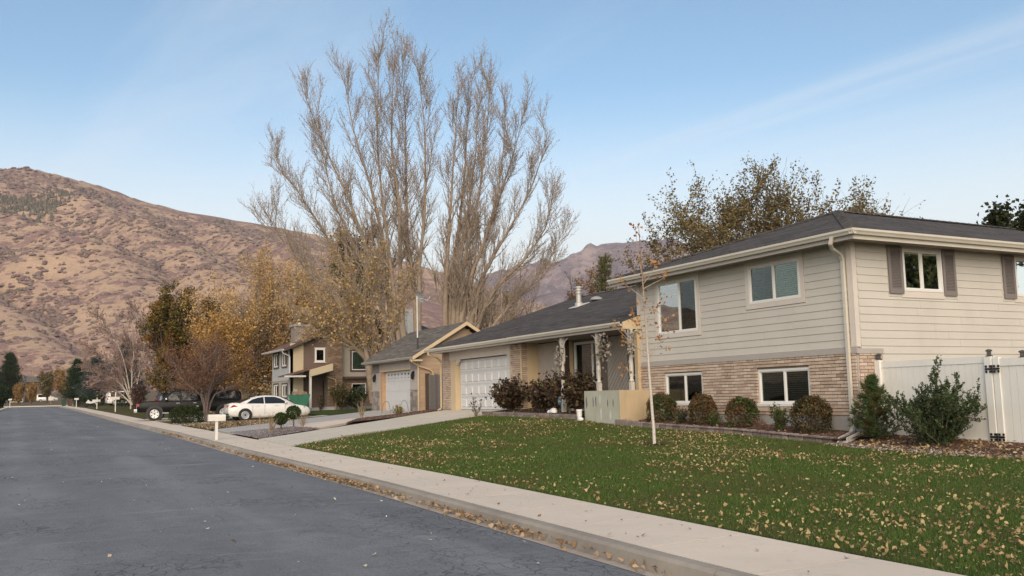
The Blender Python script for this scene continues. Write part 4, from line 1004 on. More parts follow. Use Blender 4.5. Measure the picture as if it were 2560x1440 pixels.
stones('narrow_bed_bark', bb, 2600, (.02, .05), BARKM, 'dark bark and stones of the narrow bed beside the driveway', .02)
# ================================================================== white fence and gate
FX_ = 16.6; ff = FX(FX_)
FN = thing('vinyl_fence', 'white vinyl privacy fence panel between house corner and gate', 'fence', (FX_, 13.2, .45))
MB().fbox(ff, 14.33, 14.46, .30, 2.24, -.05, .075).build('post', VINYL, FN)
MB().fbox(ff, 11.84, 14.33, 2.07, 2.20, -.025, .025).build('rail', VINYL, FN); MB().fbox(ff, 11.84, 14.33, .46, .62, -.025, .025).build('rail', VINYL, FN)
u = 11.86
while u < 14.32:
    MB().fbox(ff, u, min(u+.144, 14.329), .62, 2.07, -.012, .012).build('board', VINYL, FN); u += .1505
MB().fbox(ff, 11.70, 11.84, .28, 2.19, -.07, .07).build('post', VINYL, FN)
def postcap(yc, zc, parent):
    m = MB(); m.lathe((FX_, yc, zc), [(.085, 0), (.085, .015), (.05, .025), (.05, .095), (.075, .10), (.075, .125), (.03, .14)], 4)
    return m.build('post_lantern', BLACK, parent)
postcap(14.39, 2.24, FN); postcap(11.77, 2.19, FN)
GT = thing('vinyl_gate', 'white vinyl gate leaf with black hinges at frame edge', 'gate', (FX_, 11, .4))
MB().fbox(ff, 11.555, 11.675, .30, 2.17, -.035, .045).build('stile', VINYL, GT); MB().fbox(ff, 9.6, 9.72, .24, 2.17, -.035, .045).build('stile', VINYL, GT)
MB().fbox(ff, 9.72, 11.555, 2.0, 2.14, -.025, .03).build('rail', VINYL, GT); MB().fbox(ff, 9.72, 11.555, .33, .50, -.025, .03).build('rail', VINYL, GT)
u = 9.725
while u < 11.55:
    MB().fbox(ff, u, min(u+.144, 11.552), .50, 2.0, -.012, .012).build('board', VINYL, GT); u += .1505
for z in (1.95, .66):
    h = MB().fbox(ff, 11.55, 11.82, z-.06, z+.06, .071, .082)
    h = MB()
    for a, b in ((11.52, 11.655), (11.69, 11.825)):
        h.fbox(ff, a, b, z-.018, z+.018, .071, .084)
        for q in (-.05, .05): h.fbox(ff, a+.005, a+.045, z+q-.022, z+q+.022, .071, .083); h.fbox(ff, b-.045, b-.005, z+q-.022, z+q+.022, .071, .083)
    h.lathe((FX_-.085, 11.672, z-.075), [(.013, 0), (.013, .15)], 8); h.build('hinge', BLACK, GT)
BF = thing('back_fence_post', 'white vinyl post with black lantern cap behind the gate', 'fence post', (16.95, 11.2, .4))
MB().box(16.9, 17.03, 11.27, 11.40, .3, 2.15).build('post', VINYL, BF); m = MB().lathe((16.965, 11.335, 2.15), [(.085, 0), (.085, .015), (.05, .025), (.05, .095), (.075, .10), (.075, .125), (.03, .14)], 4); m.build('post_lantern', BLACK, BF)

# ================================================================== concrete porch wall, edging, bed ornaments
PW = thing('porch_wall', 'low painted concrete wall in front of the porch with peeling patches', 'wall', (15.0, 23, .8))
PAINT = simple('green_grey_paint', (.41, .41, .33), .8, .10, 2.5, .15, stain=.25); PAINT_WARM = simple('warm_lit_paint', (.47, .37, .24), .8, .08, 2, .15, stain=.45)  # second tone has the warm light on the -Y side mixed into its colour
MB().box(14.98, 15.13, 22.0, 23.86, .70, 1.75).build('front_panel', PAINT, PW); MB().box(15.131, 16.0, 22.0, 22.14, .70, 1.748).build('side_panel', PAINT_WARM, PW); MB().box(15.131, 16.0, 23.72, 23.86, .70, 1.746).build('side_panel', PAINT, PW)
MB().box(14.96, 15.135, 21.985, 22.0, .70, 1.752).build('corner_strip', PAINT_WARM, PW); MB().box(14.90, 16.0, 21.95, 23.9, .62, .84).build('footing', FOUND, PW)  # thin strip continues the warm-lit tone over the front panel's end
SC1 = simple('peeled_dark', (.15, .16, .15), .9, .2, 8, .1); SC2 = simple('peeled_white', (.52, .53, .50), .8, .1, 8, .1)
for u, z, w, h, mt in ((23.74, 1.42, .10, .42, SC1), (23.38, 1.42, .06, .36, SC1), (23.24, 1.44, .07, .34, SC1), (22.62, 1.38, .06, .26, SC1), (22.34, 1.40, .06, .30, SC1), (23.02, 1.50, .08, .30, SC2), (22.98, 1.08, .13, .36, SC2), (22.50, 1.05, .10, .32, SC2)):
    pts = [(u+w*.5*math.cos(a)*random.uniform(.6, 1.1), z+h*.5*math.sin(a)*random.uniform(.75, 1.1)) for a in np.linspace(0, 6.28, 10)[:-1]]
    MB().prism([(14.981, p[0], p[1]) for p in pts], [(14.977, p[0], p[1]) for p in pts]).build('peeled_patch', mt, PW)
EDG = pieces('edging_stone', [(0, (.16, .125, .11)), (.5, (.23, .185, .165)), (1, (.32, .265, .235))], .9, 14, .6, .5)
E1 = thing('stone_edging', 'row of grey tumbled edging blocks along the round shrub bed', 'edging', (15.0, 18, .6))
y = 14.25
while y < 21.9:
    L = random.choice((.19, .27, .33)); x = 14.98-.09*max(0, (y-19)/3)*0; z = lz(15, y+L/2); j = random.uniform(-.012, .012)
    MB().hexa([(x-.09+j, y+.006, z-.06), (x+.09, y+.004, z-.06), (x+.09, y+L-.008, z-.06), (x-.09+j*.5, y+L-.004, z-.06), (x-.075+j, y+.012, z+.135), (x+.085, y+.01, z+.135), (x+.085, y+L-.012, z+.13), (x-.075+j, y+L-.014, z+.13)]).build('edging_block', EDG, E1, bevel=.012); y += L
E2 = thing('brick_edging', 'brown two-course block edging in front of the hydrangeas', 'edging', (14.95, 27, .9))
for row in range(2):
    y = 23.95+.1*row
    while y < 30.55:
        L = .30; z = lz(14.95, y)+.0+row*.088
        MB().hexa([(14.86+row*.02, y+.004, z-.03), (15.03, y+.004, z-.03), (15.03, y+L-.004, z-.03), (14.86+row*.02, y+L-.004, z-.03), (14.87+row*.02, y+.008, z+.055), (15.02, y+.008, z+.055), (15.02, y+L-.008, z+.055), (14.87+row*.02, y+L-.008, z+.055)]).build('edging_block', EDG, E2, bevel=.008); y += L
SP = thing('splash_block', 'pale trough under the downspout at the house corner', 'splash block', (15.3, 14.3, .55))
zz = lz(15.2, 14.3); m = MB()
for a, b in ((-.13, -.09), (.09, .13)): m.hexa([(15.0, 14.05+a, zz), (15.9, 14.45+a, zz+.12), (15.9, 14.45+b, zz+.12), (15.0, 14.05+b, zz), (15.0, 14.05+a, zz+.11), (15.9, 14.45+a, zz+.22), (15.9, 14.45+b, zz+.22), (15.0, 14.05+b, zz+.11)])
m.hexa([(15.0, 13.96, zz), (15.9, 14.36, zz+.12), (15.9, 14.54, zz+.12), (15.0, 14.14, zz), (15.0, 13.96, zz+.04), (15.9, 14.36, zz+.15), (15.9, 14.54, zz+.15), (15.0, 14.14, zz+.04)]); m.build('trough', simple('pale_plastic', (.50, .49, .47), .6, .1, 5, .1), SP)
# yard sign
SG = thing('yard_sign', 'small blue octagonal yard sign on a stake among hydrangeas', 'sign', (15.25, 25.74, 1.1))
BLUE = simple('sign_blue', (.02, .13, .24), .4, .05, 3, 0); YEL = simple('sign_yellow', (.60, .48, .08), .5, .05, 3, 0)
oc = [(25.74+.125*math.cos(a), 1.46+.125*math.sin(a)) for a in np.arange(8)*math.pi/4+math.pi/8]
MB().prism([(15.25, a, b) for a, b in oc], [(15.24, a, b) for a, b in oc]).build('sign_plate', BLUE, SG); MB().tube([(15.26, 25.74, 1.05), (15.26, 25.74, 1.40)], .012, 6).build('stake', BLACK, SG)
m = MB(); m.hexa([(15.238, 25.66, 1.43), (15.239, 25.66, 1.43), (15.239, 25.80, 1.47), (15.238, 25.80, 1.47), (15.238, 25.66, 1.455), (15.239, 25.66, 1.455), (15.239, 25.80, 1.495), (15.238, 25.80, 1.495)]); m.hexa([(15.238, 25.76, 1.42), (15.239, 25.76, 1.42), (15.239, 25.84, 1.44), (15.238, 25.84, 1.44), (15.238, 25.76, 1.44), (15.239, 25.76, 1.44), (15.239, 25.84, 1.46), (15.238, 25.84, 1.46)]); m.build('sign_swoosh', YEL, SG)
WHT = simple('white_ceramic', (.70, .69, .68), .5, .05, 10, .1)
def blob(name, label, cat, c, r, mat, seed=0):
    V0, F0 = dome(9); V0 = V0*np.array(r)*(1+rng.uniform(-.12, .12, (len(V0), 1)))
    t = thing(name, label, cat, c); nobj('body', V0+np.array(c), F0, mat, t, smooth=True); return t
blob('garden_rock', 'white rounded ornament on the mulch below the blue sign', 'ornament', (15.15, 25.98, 1.14), (.11, .17, .12), WHT); blob('small_rock', 'smallest white stone beside the white rounded ornament', 'ornament', (15.12, 26.22, 1.12), (.06, .07, .07), WHT)
BO = thing('boot_planter', 'white boot-shaped ornament at the corner of the concrete wall', 'ornament', (14.72, 23.75, .85)); z = lz(14.72, 23.75)
MB().lathe((14.74, 23.78, z), [(.07, .06), (.075, .16), (.085, .28), (.095, .33), (.08, .33), (.07, .29)], 12).build('shaft', WHT, BO, smooth=True)
V0, F0 = dome(8); nobj('foot', V0*np.array((.075, .14, .09))+np.array((14.72, 23.70, z+.03)), F0, WHT, BO, True)

# ================================================================== shrubs by the house
def round_shrub(base, w, h, stops, patchc, label, n=4600, leaf=.044, group=None):
    x, y, z = base; M = n; d = unit(rng.normal(size=(M, 3))); lump0 = 0; d[:, 2] = np.where(rng.uniform(0, 1, M) < .72, np.abs(d[:, 2]), -np.abs(d[:, 2])); d = unit(d)
    lump = .70+.42*fbm(d[:, 0]*2.4+x*9, d[:, 1]*2.4+d[:, 2]*2.4+y*7, 3, 3); r = rng.uniform(.3, 1, M)**.30*lump+rng.exponential(.02, M)
    d[:, :2] *= np.where(d[:, 2] < 0, 1/np.sqrt(np.maximum(1-d[:, 2]**2, .25)), 1)[:, None]
    C_ = d*r[:, None]*np.array([w/2, w/2, h*.55])+np.array([x, y, z+h*.48]); C_ = C_[C_[:, 2] > z+.03]
    V, F = leafset(C_, rng.uniform(.6, 1.3, len(C_))*leaf, .3)
    st = [([(0, 0, 0), (random.uniform(-.3, .3)*w, random.uniform(-.3, .3)*w, h*.7)], .012) for _ in range(16)]
    P, R_ = polystems((x, y, z-.03), st, 5, tip=.003)
    return plant('round_shrub', label, 'shrub', base, [('twigs', tubes(P, R_, 5), STEMB, True), ('leaves', (V, F), foliage('shrub_leaf', stops, .2, patchc, 3.0), False)], group)
G1 = [(0, (.030, .042, .012)), (.4, (.055, .080, .020)), (.8, (.09, .115, .032)), (1, (.15, .145, .05))]
RD = [(0, (.045, .033, .015)), (.4, (.085, .070, .024)), (.8, (.13, .09, .037)), (1, (.21, .125, .05))]
BRP = (.15, .090, .045)
round_shrub((15.5, 20.8, .82), .90, .84, G1, BRP, 'round clipped shrub beside the concrete wall, green top and brown middle', group='clipped shrubs in the stone-edged bed')
round_shrub((15.5, 19.07, .78), .82, .82, RD, BRP, 'reddish brown round shrub under the left basement window', group='clipped shrubs in the stone-edged bed')
round_shrub((15.5, 17.6, .73), .88, .80, G1, BRP, 'round green-brown shrub standing between the two basement windows', group='clipped shrubs in the stone-edged bed')
round_shrub((15.5, 15.35, .66), .96, .86, RD, (.05, .045, .018), 'largest dark round shrub nearest the downspout', group='clipped shrubs in the stone-edged bed')
def upright_shrub(name, base, w, h, n, stops, label, leaf=.045, stems=18, lean=.5, bare=False, cat='shrub', bark=None, group=None, lr=.004):
    x, y, z = base; st = []
    for i in range(stems):
        a = random.uniform(0, 6.28); q = random.uniform(.2, 1)*w/2; hh = h*random.uniform(.65, 1)*(1-.3*q/(w/2))
        st.append(([(random.uniform(-.04, .04), random.uniform(-.04, .04), 0), (math.cos(a)*q*lean, math.sin(a)*q*lean, hh*.5), (math.cos(a)*q, math.sin(a)*q, hh)], .010*h+lr))
    P, R_ = polystems((x, y, z-.03), st, 6, tip=.003); T1, R1 = sprout(P, R_, 6, .3, 1, (20, 50), (.15*h, .32*h), 4, .4, .08, .6, rmin=.003)
    tw = join([tubes(P, R_, 5), tubes(T1, R1, 3)]); out = [('stems', tw, bark or STEMB, True)]
    if not bare:
        C_ = np.concatenate([along(P, max(1, n//(2*stems)), leaf*.6), along(T1, max(1, n//(2*len(T1))), leaf*.5)]); C_ = C_[C_[:, 2] > z+.12*h]
        out.append(('leaves', leafset(C_, rng.uniform(.6, 1.3, len(C_))*leaf, .4), foliage('leaf_'+name, stops, .25), False))
    return plant(name, label, cat, base, out, group)
G2 = [(0, (.03, .05, .012)), (.5, (.06, .10, .022)), (1, (.13, .15, .04))]
upright_shrub('small_shrub', (15.35, 19.79, .80), .44, .50, 700, [(0, (.02, .035, .012)), (1, (.09, .10, .035))], 'small dark shrub between the first two round shrubs')
upright_shrub('small_shrub', (15.3, 18.31, .73), .44, .46, 800, G2, 'small yellow-green shrub between the second and third round shrubs')
upright_shrub('sparse_shrub', (15.3, 16.79, .70), .40, .44, 160, [(0, (.25, .10, .07)), (1, (.36, .20, .13))], 'thin sparse reddish shrub right of the third round shrub', leaf=.035, stems=10)
upright_shrub('bright_shrub', (15.35, 16.18, .68), .52, .68, 1300, G2, 'bright green upright shrub below the right basement window')
HY = [(0, (.035, .020, .016)), (.35, (.075, .042, .030)), (.65, (.11, .070, .042)), (.85, (.09, .095, .035)), (1, (.24, .17, .10))]
for b, w, h, n, lb in (((15.6, 29.75, 1.1), 1.75, 1.22, 2300, 'dark burgundy hydrangea in front of the garage door'), ((15.65, 27.6, 1.1), 1.4, 1.25, 1800, 'middle dark hydrangea of the three, left of the blue sign'), ((15.6, 26.5, 1.1), 1.1, 1.3, 1100, 'narrow dark hydrangea directly behind the blue sign'), ((15.5, 25.1, 1.09), 1.65, 1.36, 2200, 'tall brown hydrangea with bare stalks beside the concrete wall')):
    upright_shrub('hydrangea', b, w, h, n, HY, lb, leaf=.12, stems=26, lean=.5, group='hydrangeas by the porch')
upright_shrub('crape_seedling', (14.6, 30.55, 1.0), .5, .85, 70, [(0, (.03, .02, .02)), (1, (.09, .06, .05))], 'spindly dark-leaved plant in front of the garage door', leaf=.07, stems=5, lean=.7)
# young pine by the fence
def needle_tree(name, base, w, h, label, stops, tiers=12, per=9, ntuft=9, nl=.085, trunk=.03, patchc=None, cat='tree', nper=16, fade=.0):
    x, y, z = base; P, R_ = polystems(base, [([(0, 0, -.05), (0, 0, h*.97)], trunk)], 6, tip=.006); S = []
    for i in range(tiers):
        t = i/(tiers-1); zz = h*(.08+.84*t); L = w/2*(1-t)**.75*1.02+.06*w
        for k in range(per):
            a = random.uniform(0, 6.28); l_ = L*random.uniform(.7, 1.08)
            S.append(([(0, 0, zz), (math.cos(a)*l_*.6, math.sin(a)*l_*.6, zz+l_*.12), (math.cos(a)*l_, math.sin(a)*l_, zz+l_*.42)], trunk*.3))
    B, RB = polystems(base, S, 5, tip=.004); C_ = along(B, ntuft, .02*h); M = len(C_)
    d = unit(C_-(np.array(base)+np.array([0, 0, .25*h]))+np.array([0, 0, .35*h]))
    d = np.repeat(d, nper, 0); c = np.repeat(C_, nper, 0); v = unit(d+rng.normal(size=d.shape)*.75); L = nl*rng.uniform(.7, 1.2, len(c))[:, None]
    sd = unit(np.cross(v, rng.normal(size=v.shape)))*(nl*.045+.0012)
    V = np.stack([c-sd, c+sd, c+v*L], 1).reshape(-1, 3)
    return plant(name, label, cat, base, [('trunk', tubes(P, R_, 7), BARKD, True), ('twigs', tubes(B, RB, 4), BARKD, True), ('needles', (V, np.arange(len(V)).reshape(-1, 3)), foliage('needles_'+name, stops, .15, patchc, 4), False)])
needle_tree('young_pine', (15.75, 13.87, .52), 1.05, 1.40, 'small bushy green pine beside the downspout', [(0, (.028, .062, .020)), (.5, (.054, .105, .032)), (1, (.10, .155, .05))], 12, 10, 9, .10, .03, (.085, .075, .02), 'pine', 14)
# wide open shrub in front of the fence
bx = (15.7, 12.3, .48); st = []
for i in range(46):
    a = random.uniform(0, 6.28); q = random.uniform(.1, 1); L = 1.72*random.uniform(.55, 1)*(1-.42*q)
    st.append(([(random.uniform(-.05, .05), random.uniform(-.05, .05), 0), (math.cos(a)*q*.50, math.sin(a)*q*.50, L*.5), (math.cos(a)*q*.92, math.sin(a)*q*.92, L)], .012))
P, R_ = polystems(bx, st, 7, tip=.003); T1, R1 = sprout(P, R_, 11, .12, 1, (25, 60), (.14, .42), 5, .5, .1, .55, rmin=.003, lenfall=.5); T2, R2 = sprout(T1, R1, 3, .3, 1, (25, 55), (.06, .16), 3, .4, .1, .6, rmin=.002)
C_ = np.concatenate([along(T1, 26, .014), along(T2, 10, .012), along(P, 40, .018)])
plant('open_shrub', 'wide wispy dark green shrub in front of the white fence', 'shrub', bx, [('stems', join([tubes(P, R_, 5), tubes(T1, R1, 3), tubes(T2, R2, 3)]), STEMB, True), ('leaves', leafset(C_, rng.uniform(.026, .050, len(C_)), .2, asp=.6), foliage('open_shrub_leaf', [(0, (.026, .052, .020)), (.5, (.050, .085, .032)), (.85, (.085, .12, .045)), (1, (.15, .16, .065))], .15), False)])

# sapling in the lawn
SB = (12.3, 16.8, lz(12.3, 16.8)); RTv = np.array([.884, -.468, 0.]); DPv = np.array([.468, .884, 0.])
def rp(a, z, d=0): return tuple(RTv*a+DPv*d+np.array([0, 0, z]))
stems = [([rp(0, -.05), rp(-.03, .9), rp(-.06, 1.9), rp(-.10, 3.0), rp(-.14, 3.9), rp(-.17, 4.85)], .034)]
P, R_ = polystems(SB, stems, 14, tip=.004)
br = [([rp(-.07, 1.95), rp(-.35, 2.15, .1), rp(-.62, 2.45, .1), rp(-.78, 2.62, .1)], .010), ([rp(-.06, 1.25), rp(-.3, 1.45), rp(-.62, 1.72)], .006), ([rp(-.08, 1.9), rp(.1, 2.05), rp(.26, 2.3)], .008), ([rp(-.1, 2.7), rp(.1, 2.9), rp(.22, 3.1)], .006),
      ([rp(-.1, 3.15), rp(-.35, 3.4), rp(-.58, 3.55)], .009), ([rp(-.12, 3.4), rp(.08, 3.5), rp(.40, 3.66)], .008), ([rp(-.12, 3.6), rp(-.2, 4.2), rp(-.24, 4.75)], .007), ([rp(-.12, 3.5), rp(.1, 3.75), rp(.2, 4.0)], .006), ([rp(-.1, 2.9), rp(-.2, 3.0), rp(-.3, 2.6)], .005), ([rp(-.07, 2.0), rp(-.25, 2.4), rp(-.38, 3.0)], .005), ([rp(-.1, 3.1), rp(-.02, 3.0, -.2), rp(.3, 2.75, -.3), rp(.34, 2.5, -.3)], .005)]
P2, R2 = polystems(SB, br, 6, tip=.003); T1, R1 = sprout(P2, R2, 4, .4, 1, (25, 60), (.10, .30), 4, .2, .1, .6, rmin=.003)
cl = np.concatenate([P2[:, -1], P2[:, -2], T1[::3, -1], P[0, 7:12]+np.array([0, 0, .06])]); C_ = np.repeat(cl, 5, 0)+rng.normal(size=(len(cl)*5, 3))*.06
m_, n_, l_, b_ = newmat('sapling_bark'); v_ = coords(n_, l_, src='World'); hz = math_(n_, l_, 'MULTIPLY', n_.new('ShaderNodeSeparateXYZ').outputs[2], 1)
sx = [q for q in n_ if q.bl_idname == 'ShaderNodeSeparateXYZ'][0]; l_.new(v_, sx.inputs[0])
r_ = ramp(n_, [(0, (.56, .52, .47)), (.5, (.50, .44, .38)), (1, (.20, .13, .09))]); l_.new(mapr(n_, l_, sx.outputs[2], .5, 4.6, 0, 1, False), r_.inputs[0]); c_ = mixc(n_, l_, mapr(n_, l_, noise(n_, l_, v_, 22, 3), .55, .7, 0, .5), r_.outputs[0], (.22, .17, .13)); l_.new(c_, b_.inputs['Base Color']); b_.inputs['Roughness'].default_value = .8
t = plant('sapling', 'young slender pale-barked tree with few orange leaves in the lawn', 'tree', SB, [('trunk', tubes(P, R_, 8), m_, True), ('branch', tubes(P2, R2, 5), simple('sapling_twig', (.38, .31, .25), .8, .2, 6, .1), True), ('twigs', tubes(T1, R1, 3), TWIG, True), ('leaves', leafset(C_, rng.uniform(.05, .10, len(C_)), .0), foliage('orange_leaf', [(0, (.30, .10, .03)), (.5, (.44, .19, .06)), (1, (.50, .30, .12))], .3), False)])
tr = [(SB[0]+.26*math.cos(a)*random.uniform(.8, 1.2), SB[1]+.26*math.sin(a)*random.uniform(.8, 1.2)) for a in np.linspace(0, 6.28, 12)[:-1]]
patch('sapling_soil', tr, SOIL, .03, .3)
# garlands
for i, (yc, zc, k) in enumerate(((26.05, 2.9, 60), (26.35, 2.75, 30), (23.75, 2.95, 110), (23.4, 3.1, 50), (22.15, 3.05, 100))):
    C_ = np.array([15.5, yc, zc])+rng.normal(size=(k, 3))*np.array([.06, .10, .22]); V, F = leafset(C_, rng.uniform(.05, .12, k), 0); b = rng.normal(size=(8, 3))
    tg = thing('garland', 'dried grey garland %s' % ('high on the first porch column', 'hanging inside the first porch column', 'wound round the middle porch column', 'hanging between the last two porch columns', 'wound round the column by the tall wall')[i], 'garland', (15.5, yc, zc), 'dried garlands on the porch columns'); nobj('leaves', V, F, GAR, tg)['kind'] = 'stuff'

# ================================================================== things in the bed between the driveways
MBX = thing('mailbox', 'plain white mailbox on white post at the curb, nearest the camera', 'mailbox', (6.05, 32.8, .4)); z = lz(6.05, 32.8)-.03
PAINTW = simple('white_paint', (.66, .63, .58), .6, .08, 4, .1, stain=.15)
MB().box(6.0, 6.09, 32.76, 32.85, z-.2, z+.66).build('post', PAINTW, MBX); m = MB()
pr = [(-.085, 0), (.085, 0), (.085, .15), (.06, .20), (0, .22), (-.06, .20), (-.085, .15)]
m.prism([(5.78, 32.805+a, z+.64+b) for a, b in pr], [(6.33, 32.805+a, z+.64+b) for a, b in pr]); bx_ = m.build('box', PAINTW, MBX)
MB().prism([(5.765, 32.805+a*1.04, z+.637+b*1.02) for a, b in pr], [(5.779, 32.805+a*1.04, z+.637+b*1.02) for a, b in pr]).build('door', PAINTW, bx_); MB().box(5.95, 5.98, 32.90, 32.905, z+.75, z+.92).build('flag', simple('red_flag', (.4, .05, .04), .5), bx_)
def topiary(base, h, r, label):
    x, y, z = base; P, R_ = polystems(base, [([(0, 0, -.03), (.02, 0, h-r*1.2)], .022)], 5, tip=.014); M = 2600; d = unit(rng.normal(size=(M, 3))); rr = rng.uniform(.4, 1, M)**.3*(.88+.15*rng.uniform(0, 1, M))
    C_ = d*rr[:, None]*np.array([r, r, r*.92])+np.array([x, y, z+h-r])
    return plant('topiary', label, 'topiary', base, [('trunk', tubes(P, R_, 7), STEMB, True), ('leaves', leafset(C_, rng.uniform(.03, .05, M), .2), foliage('topiary_leaf', [(0, (.016, .036, .008)), (.5, (.035, .07, .014)), (1, (.08, .11, .025))], .2), False)], 'ball topiaries between the driveways')
topiary((8.95, 35.8, .58), .70, .27, 'lower ball-shaped topiary on a thin stem in the gravel bed'); topiary((9.78, 37.1, .65), .88, .31, 'higher ball-shaped topiary in front of the white sedan')
DRY = simple('dry_stem', (.30, .225, .16), .9, .2, 8, .1)
for b, h, lb in (((8.25, 34.3, .52), .80, 'bare rose bush left of the lower topiary'), ((9.7, 35.45, .64), .72, 'bare rose bush right of the topiaries'), ((12.65, 37.3, .88), .9, 'bare rose bush in the narrow bed by the neighbor driveway')):
    upright_shrub('rose_bush', b, .5, h, 40, [(0, (.16, .13, .05)), (1, (.30, .2, .1))], lb, leaf=.04, stems=11, lean=.5, bark=DRY, group='bare rose bushes')
upright_shrub('yellow_shrub', (14.2, 37.1, 1.0), .52, .44, 420, [(0, (.16, .14, .035)), (.5, (.30, .25, .07)), (1, (.40, .34, .12))], 'small yellow shrub in front of the neighbor garage door', leaf=.06, stems=14)
for b, h, lb in (((7.6, 33.4, .46), .75, 'thin wooden stake at the tip of the gravel bed'), ((9.4, 37.2, .62), .6, 'thin grey stake beside the higher topiary')):
    t = thing('stake', lb, 'stake', b); MB().tube([b, (b[0]+.02, b[1], b[2]+h)], .012, 6).build('rod', DRY, t)
for q, b in enumerate(((14.7, 40.0, 1.03), (15.4, 39.6, 1.05))):
    t = thing('wire_hoop', ('wire plant hoop left of the yellow shrub', 'wire plant hoop behind the yellow shrub')[q], 'hoop', b)
    MB().tube([(b[0]+.2*math.cos(a), b[1], b[2]+.55*math.sin(a)) for a in np.linspace(0, math.pi, 12)], .008, 5).build('wire', BLACK, t)
# ================================================================== neighbor garage
STUC = simple('pinkish_stucco', (.42, .375, .34), .85, .08, 3, .2); TANS = pieces('tan_siding', [(0, (.40, .285, .19)), (1, (.45, .33, .225))], .75, 8, .1, .15)
STONE = pieces('grey_stone', [(0, (.20, .17, .155)), (.5, (.29, .25, .23)), (1, (.38, .33, .30))], .9, 8, .5, .4)
G2 = thing('neighbor_garage', 'small grey garage with tan gable and white roll-up door', 'garage', (16.5, 43, 1.0)); g = FX(16.5); gy_ = FY(40.5)
gd = (41.62, 45.48, 1.05, 3.03)
wall('wall', g, 40.5, 46.95, .8, 3.55, [(gd[0], 45.75, .8, 3.05)], -.2, 0, STUC, G2); MB().box(16.7, 21, 46.75, 46.95, .8, 3.55).build('far_wall', STUC, G2)
MB().box(16.5, 21, 40.52, 40.7, .8, 3.6).build('gable_backing', STUC, G2)
def gtop(z): return (16.52, 21.0) if z < 3.55 else (16.2+(z-3.52)/.60, 21.24-(z-3.52)/.60)
siding(gy_, 16.52, 21.0, 1.1, 5.0, [], G2, TANS, .19, top=gtop)
MB().prism([(16.4, 40.52, 3.6), (21.1, 40.52, 3.6), (18.75, 40.52, 5.02)], [(16.4, 40.6, 3.6), (21.1, 40.6, 3.6), (18.75, 40.6, 5.02)]).build('gable_wall', STUC, G2)
SHG = shingle('grey_shingle', (.095, .085, .075), (.15, .135, .12), 'X')
slabroof('roof', [(16.02, 40.05, 3.58), (18.75, 40.05, 5.22), (18.75, 47.2, 5.22), (16.02, 47.2, 3.58)], .06, SHG, G2); slabroof('roof', [(18.75, 40.05, 5.219), (21.48, 40.05, 3.58), (21.48, 47.2, 3.58), (18.75, 47.2, 5.219)], .06, SHG, G2)
for a, b in (((16.0, 3.50), (18.75, 5.15)), ((21.5, 3.50), (18.75, 5.15))): MB().prism([(a[0], 40.02, a[1]-.10), (b[0], 40.02, b[1]-.10), (b[0], 40.02, b[1]+.07), (a[0], 40.02, a[1]+.07)], [(a[0], 40.06, a[1]-.10), (b[0], 40.06, b[1]-.10), (b[0], 40.06, b[1]+.07), (a[0], 40.06, a[1]+.07)]).build('barge_board', TRIMT, G2)
gutter((16.06, 40.1, 3.46), (16.06, 47.15, 3.46), (-1, 0, 0), G2, simple('grey_gutter', (.36, .34, .31), .5, .06, 3, .03), .11, .10)
MB().box(16.08, 16.5, 40.1, 47.1, 3.44, 3.455).build('soffit', SOFFIT, G2); MB().box(16.04, 16.5, 40.06, 40.5, 3.36, 3.43).build('eave_return', TRIMT, G2)
dr = MB().fbox(g, gd[0], gd[1], gd[2], gd[3], -.26, -.23).build('garage_door', GDOOR, G2); dr['label'] = 'white roll-up door with row of dark fan cut-outs'
for r in range(4): MB().fbox(g, gd[0]+.003, gd[1]-.003, gd[2]+.004+r*.494, gd[2]+.488+r*.494, -.229, -.205).build('door_section', GDOOR, dr)
for k in range(8):
    u = gd[0]+.28+k*.44+(.06 if k > 3 else 0)
    for w, a in ((.09, .0), (.05, .14)):
        pts = [(u+w*math.cos(q), 2.78-a+w*1.1*math.sin(q)) for q in np.linspace(math.pi*.05, math.pi*1.02, 6)]
        if a: pts = [(u-.09, 2.70), (u+.09, 2.70), (u, 2.66)]
        else: pts = [(p[0], 2.90-(p[1]-2.78)) for p in pts]
        MB().prism([g(p[0], p[1], -.2045) for p in pts], [g(p[0], p[1], -.199) for p in pts]).build('fan_cutout', BLACK, dr)
MB().fbox(g, gd[1], 45.75, 1.0, 3.048, -.3, -.02).build('door_jamb', simple('worn_wood', (.45, .29, .17), .8, .2, 6, .2), G2); MB().fbox(g, gd[0]-.06, gd[1]+.27, 3.03, 3.10, -.02, .03).build('door_lintel', TRIMT, G2)
for a, b in ((40.52, 41.55), (45.85, 46.93)):
    z = .95; row = 0
    while z < 2.05:
        u = a+(0 if row % 2 else -.12); h = random.choice((.13, .17, .2))
        while u < b:
            L = random.choice((.22, .3, .38)); p, q = max(u, a), min(u+L, b)
            if q-p > .06: MB().fbox(g, p+.006, q-.006, z+.006, min(z+h, 2.07), .001, .03+random.uniform(0, .015)).build('stone', STONE, G2)
            u += L
        z += h; row += 1
    MB().fbox(g, a-.02, b+.02, 2.07, 2.13, .001, .06).build('stone_cap', STUC, G2)
    MB().fbox(g, a+.02, b-.02, 3.0, 3.42, .001, .02).build('stone_panel', STONE, G2)
for u in (41.1, 46.4):
    m = MB().lathe((16.40, u, 2.55), [(.03, 0), (.07, .04), (.09, .24), (.05, .30), (.02, .36)], 6); m.box(16.42, 16.5, u-.03, u+.03, 2.7, 2.95); m.build('wall_lantern', BLACK, G2)
rectpipe([(16.0, 40.3, 3.46), (16.05, 40.25, 3.34), (16.45, 40.40, 3.14), (17.0, 40.40, 2.98), (17.15, 40.42, 2.85), (17.15, 40.42, 1.3)], .08, .06, TRIMT, G2)
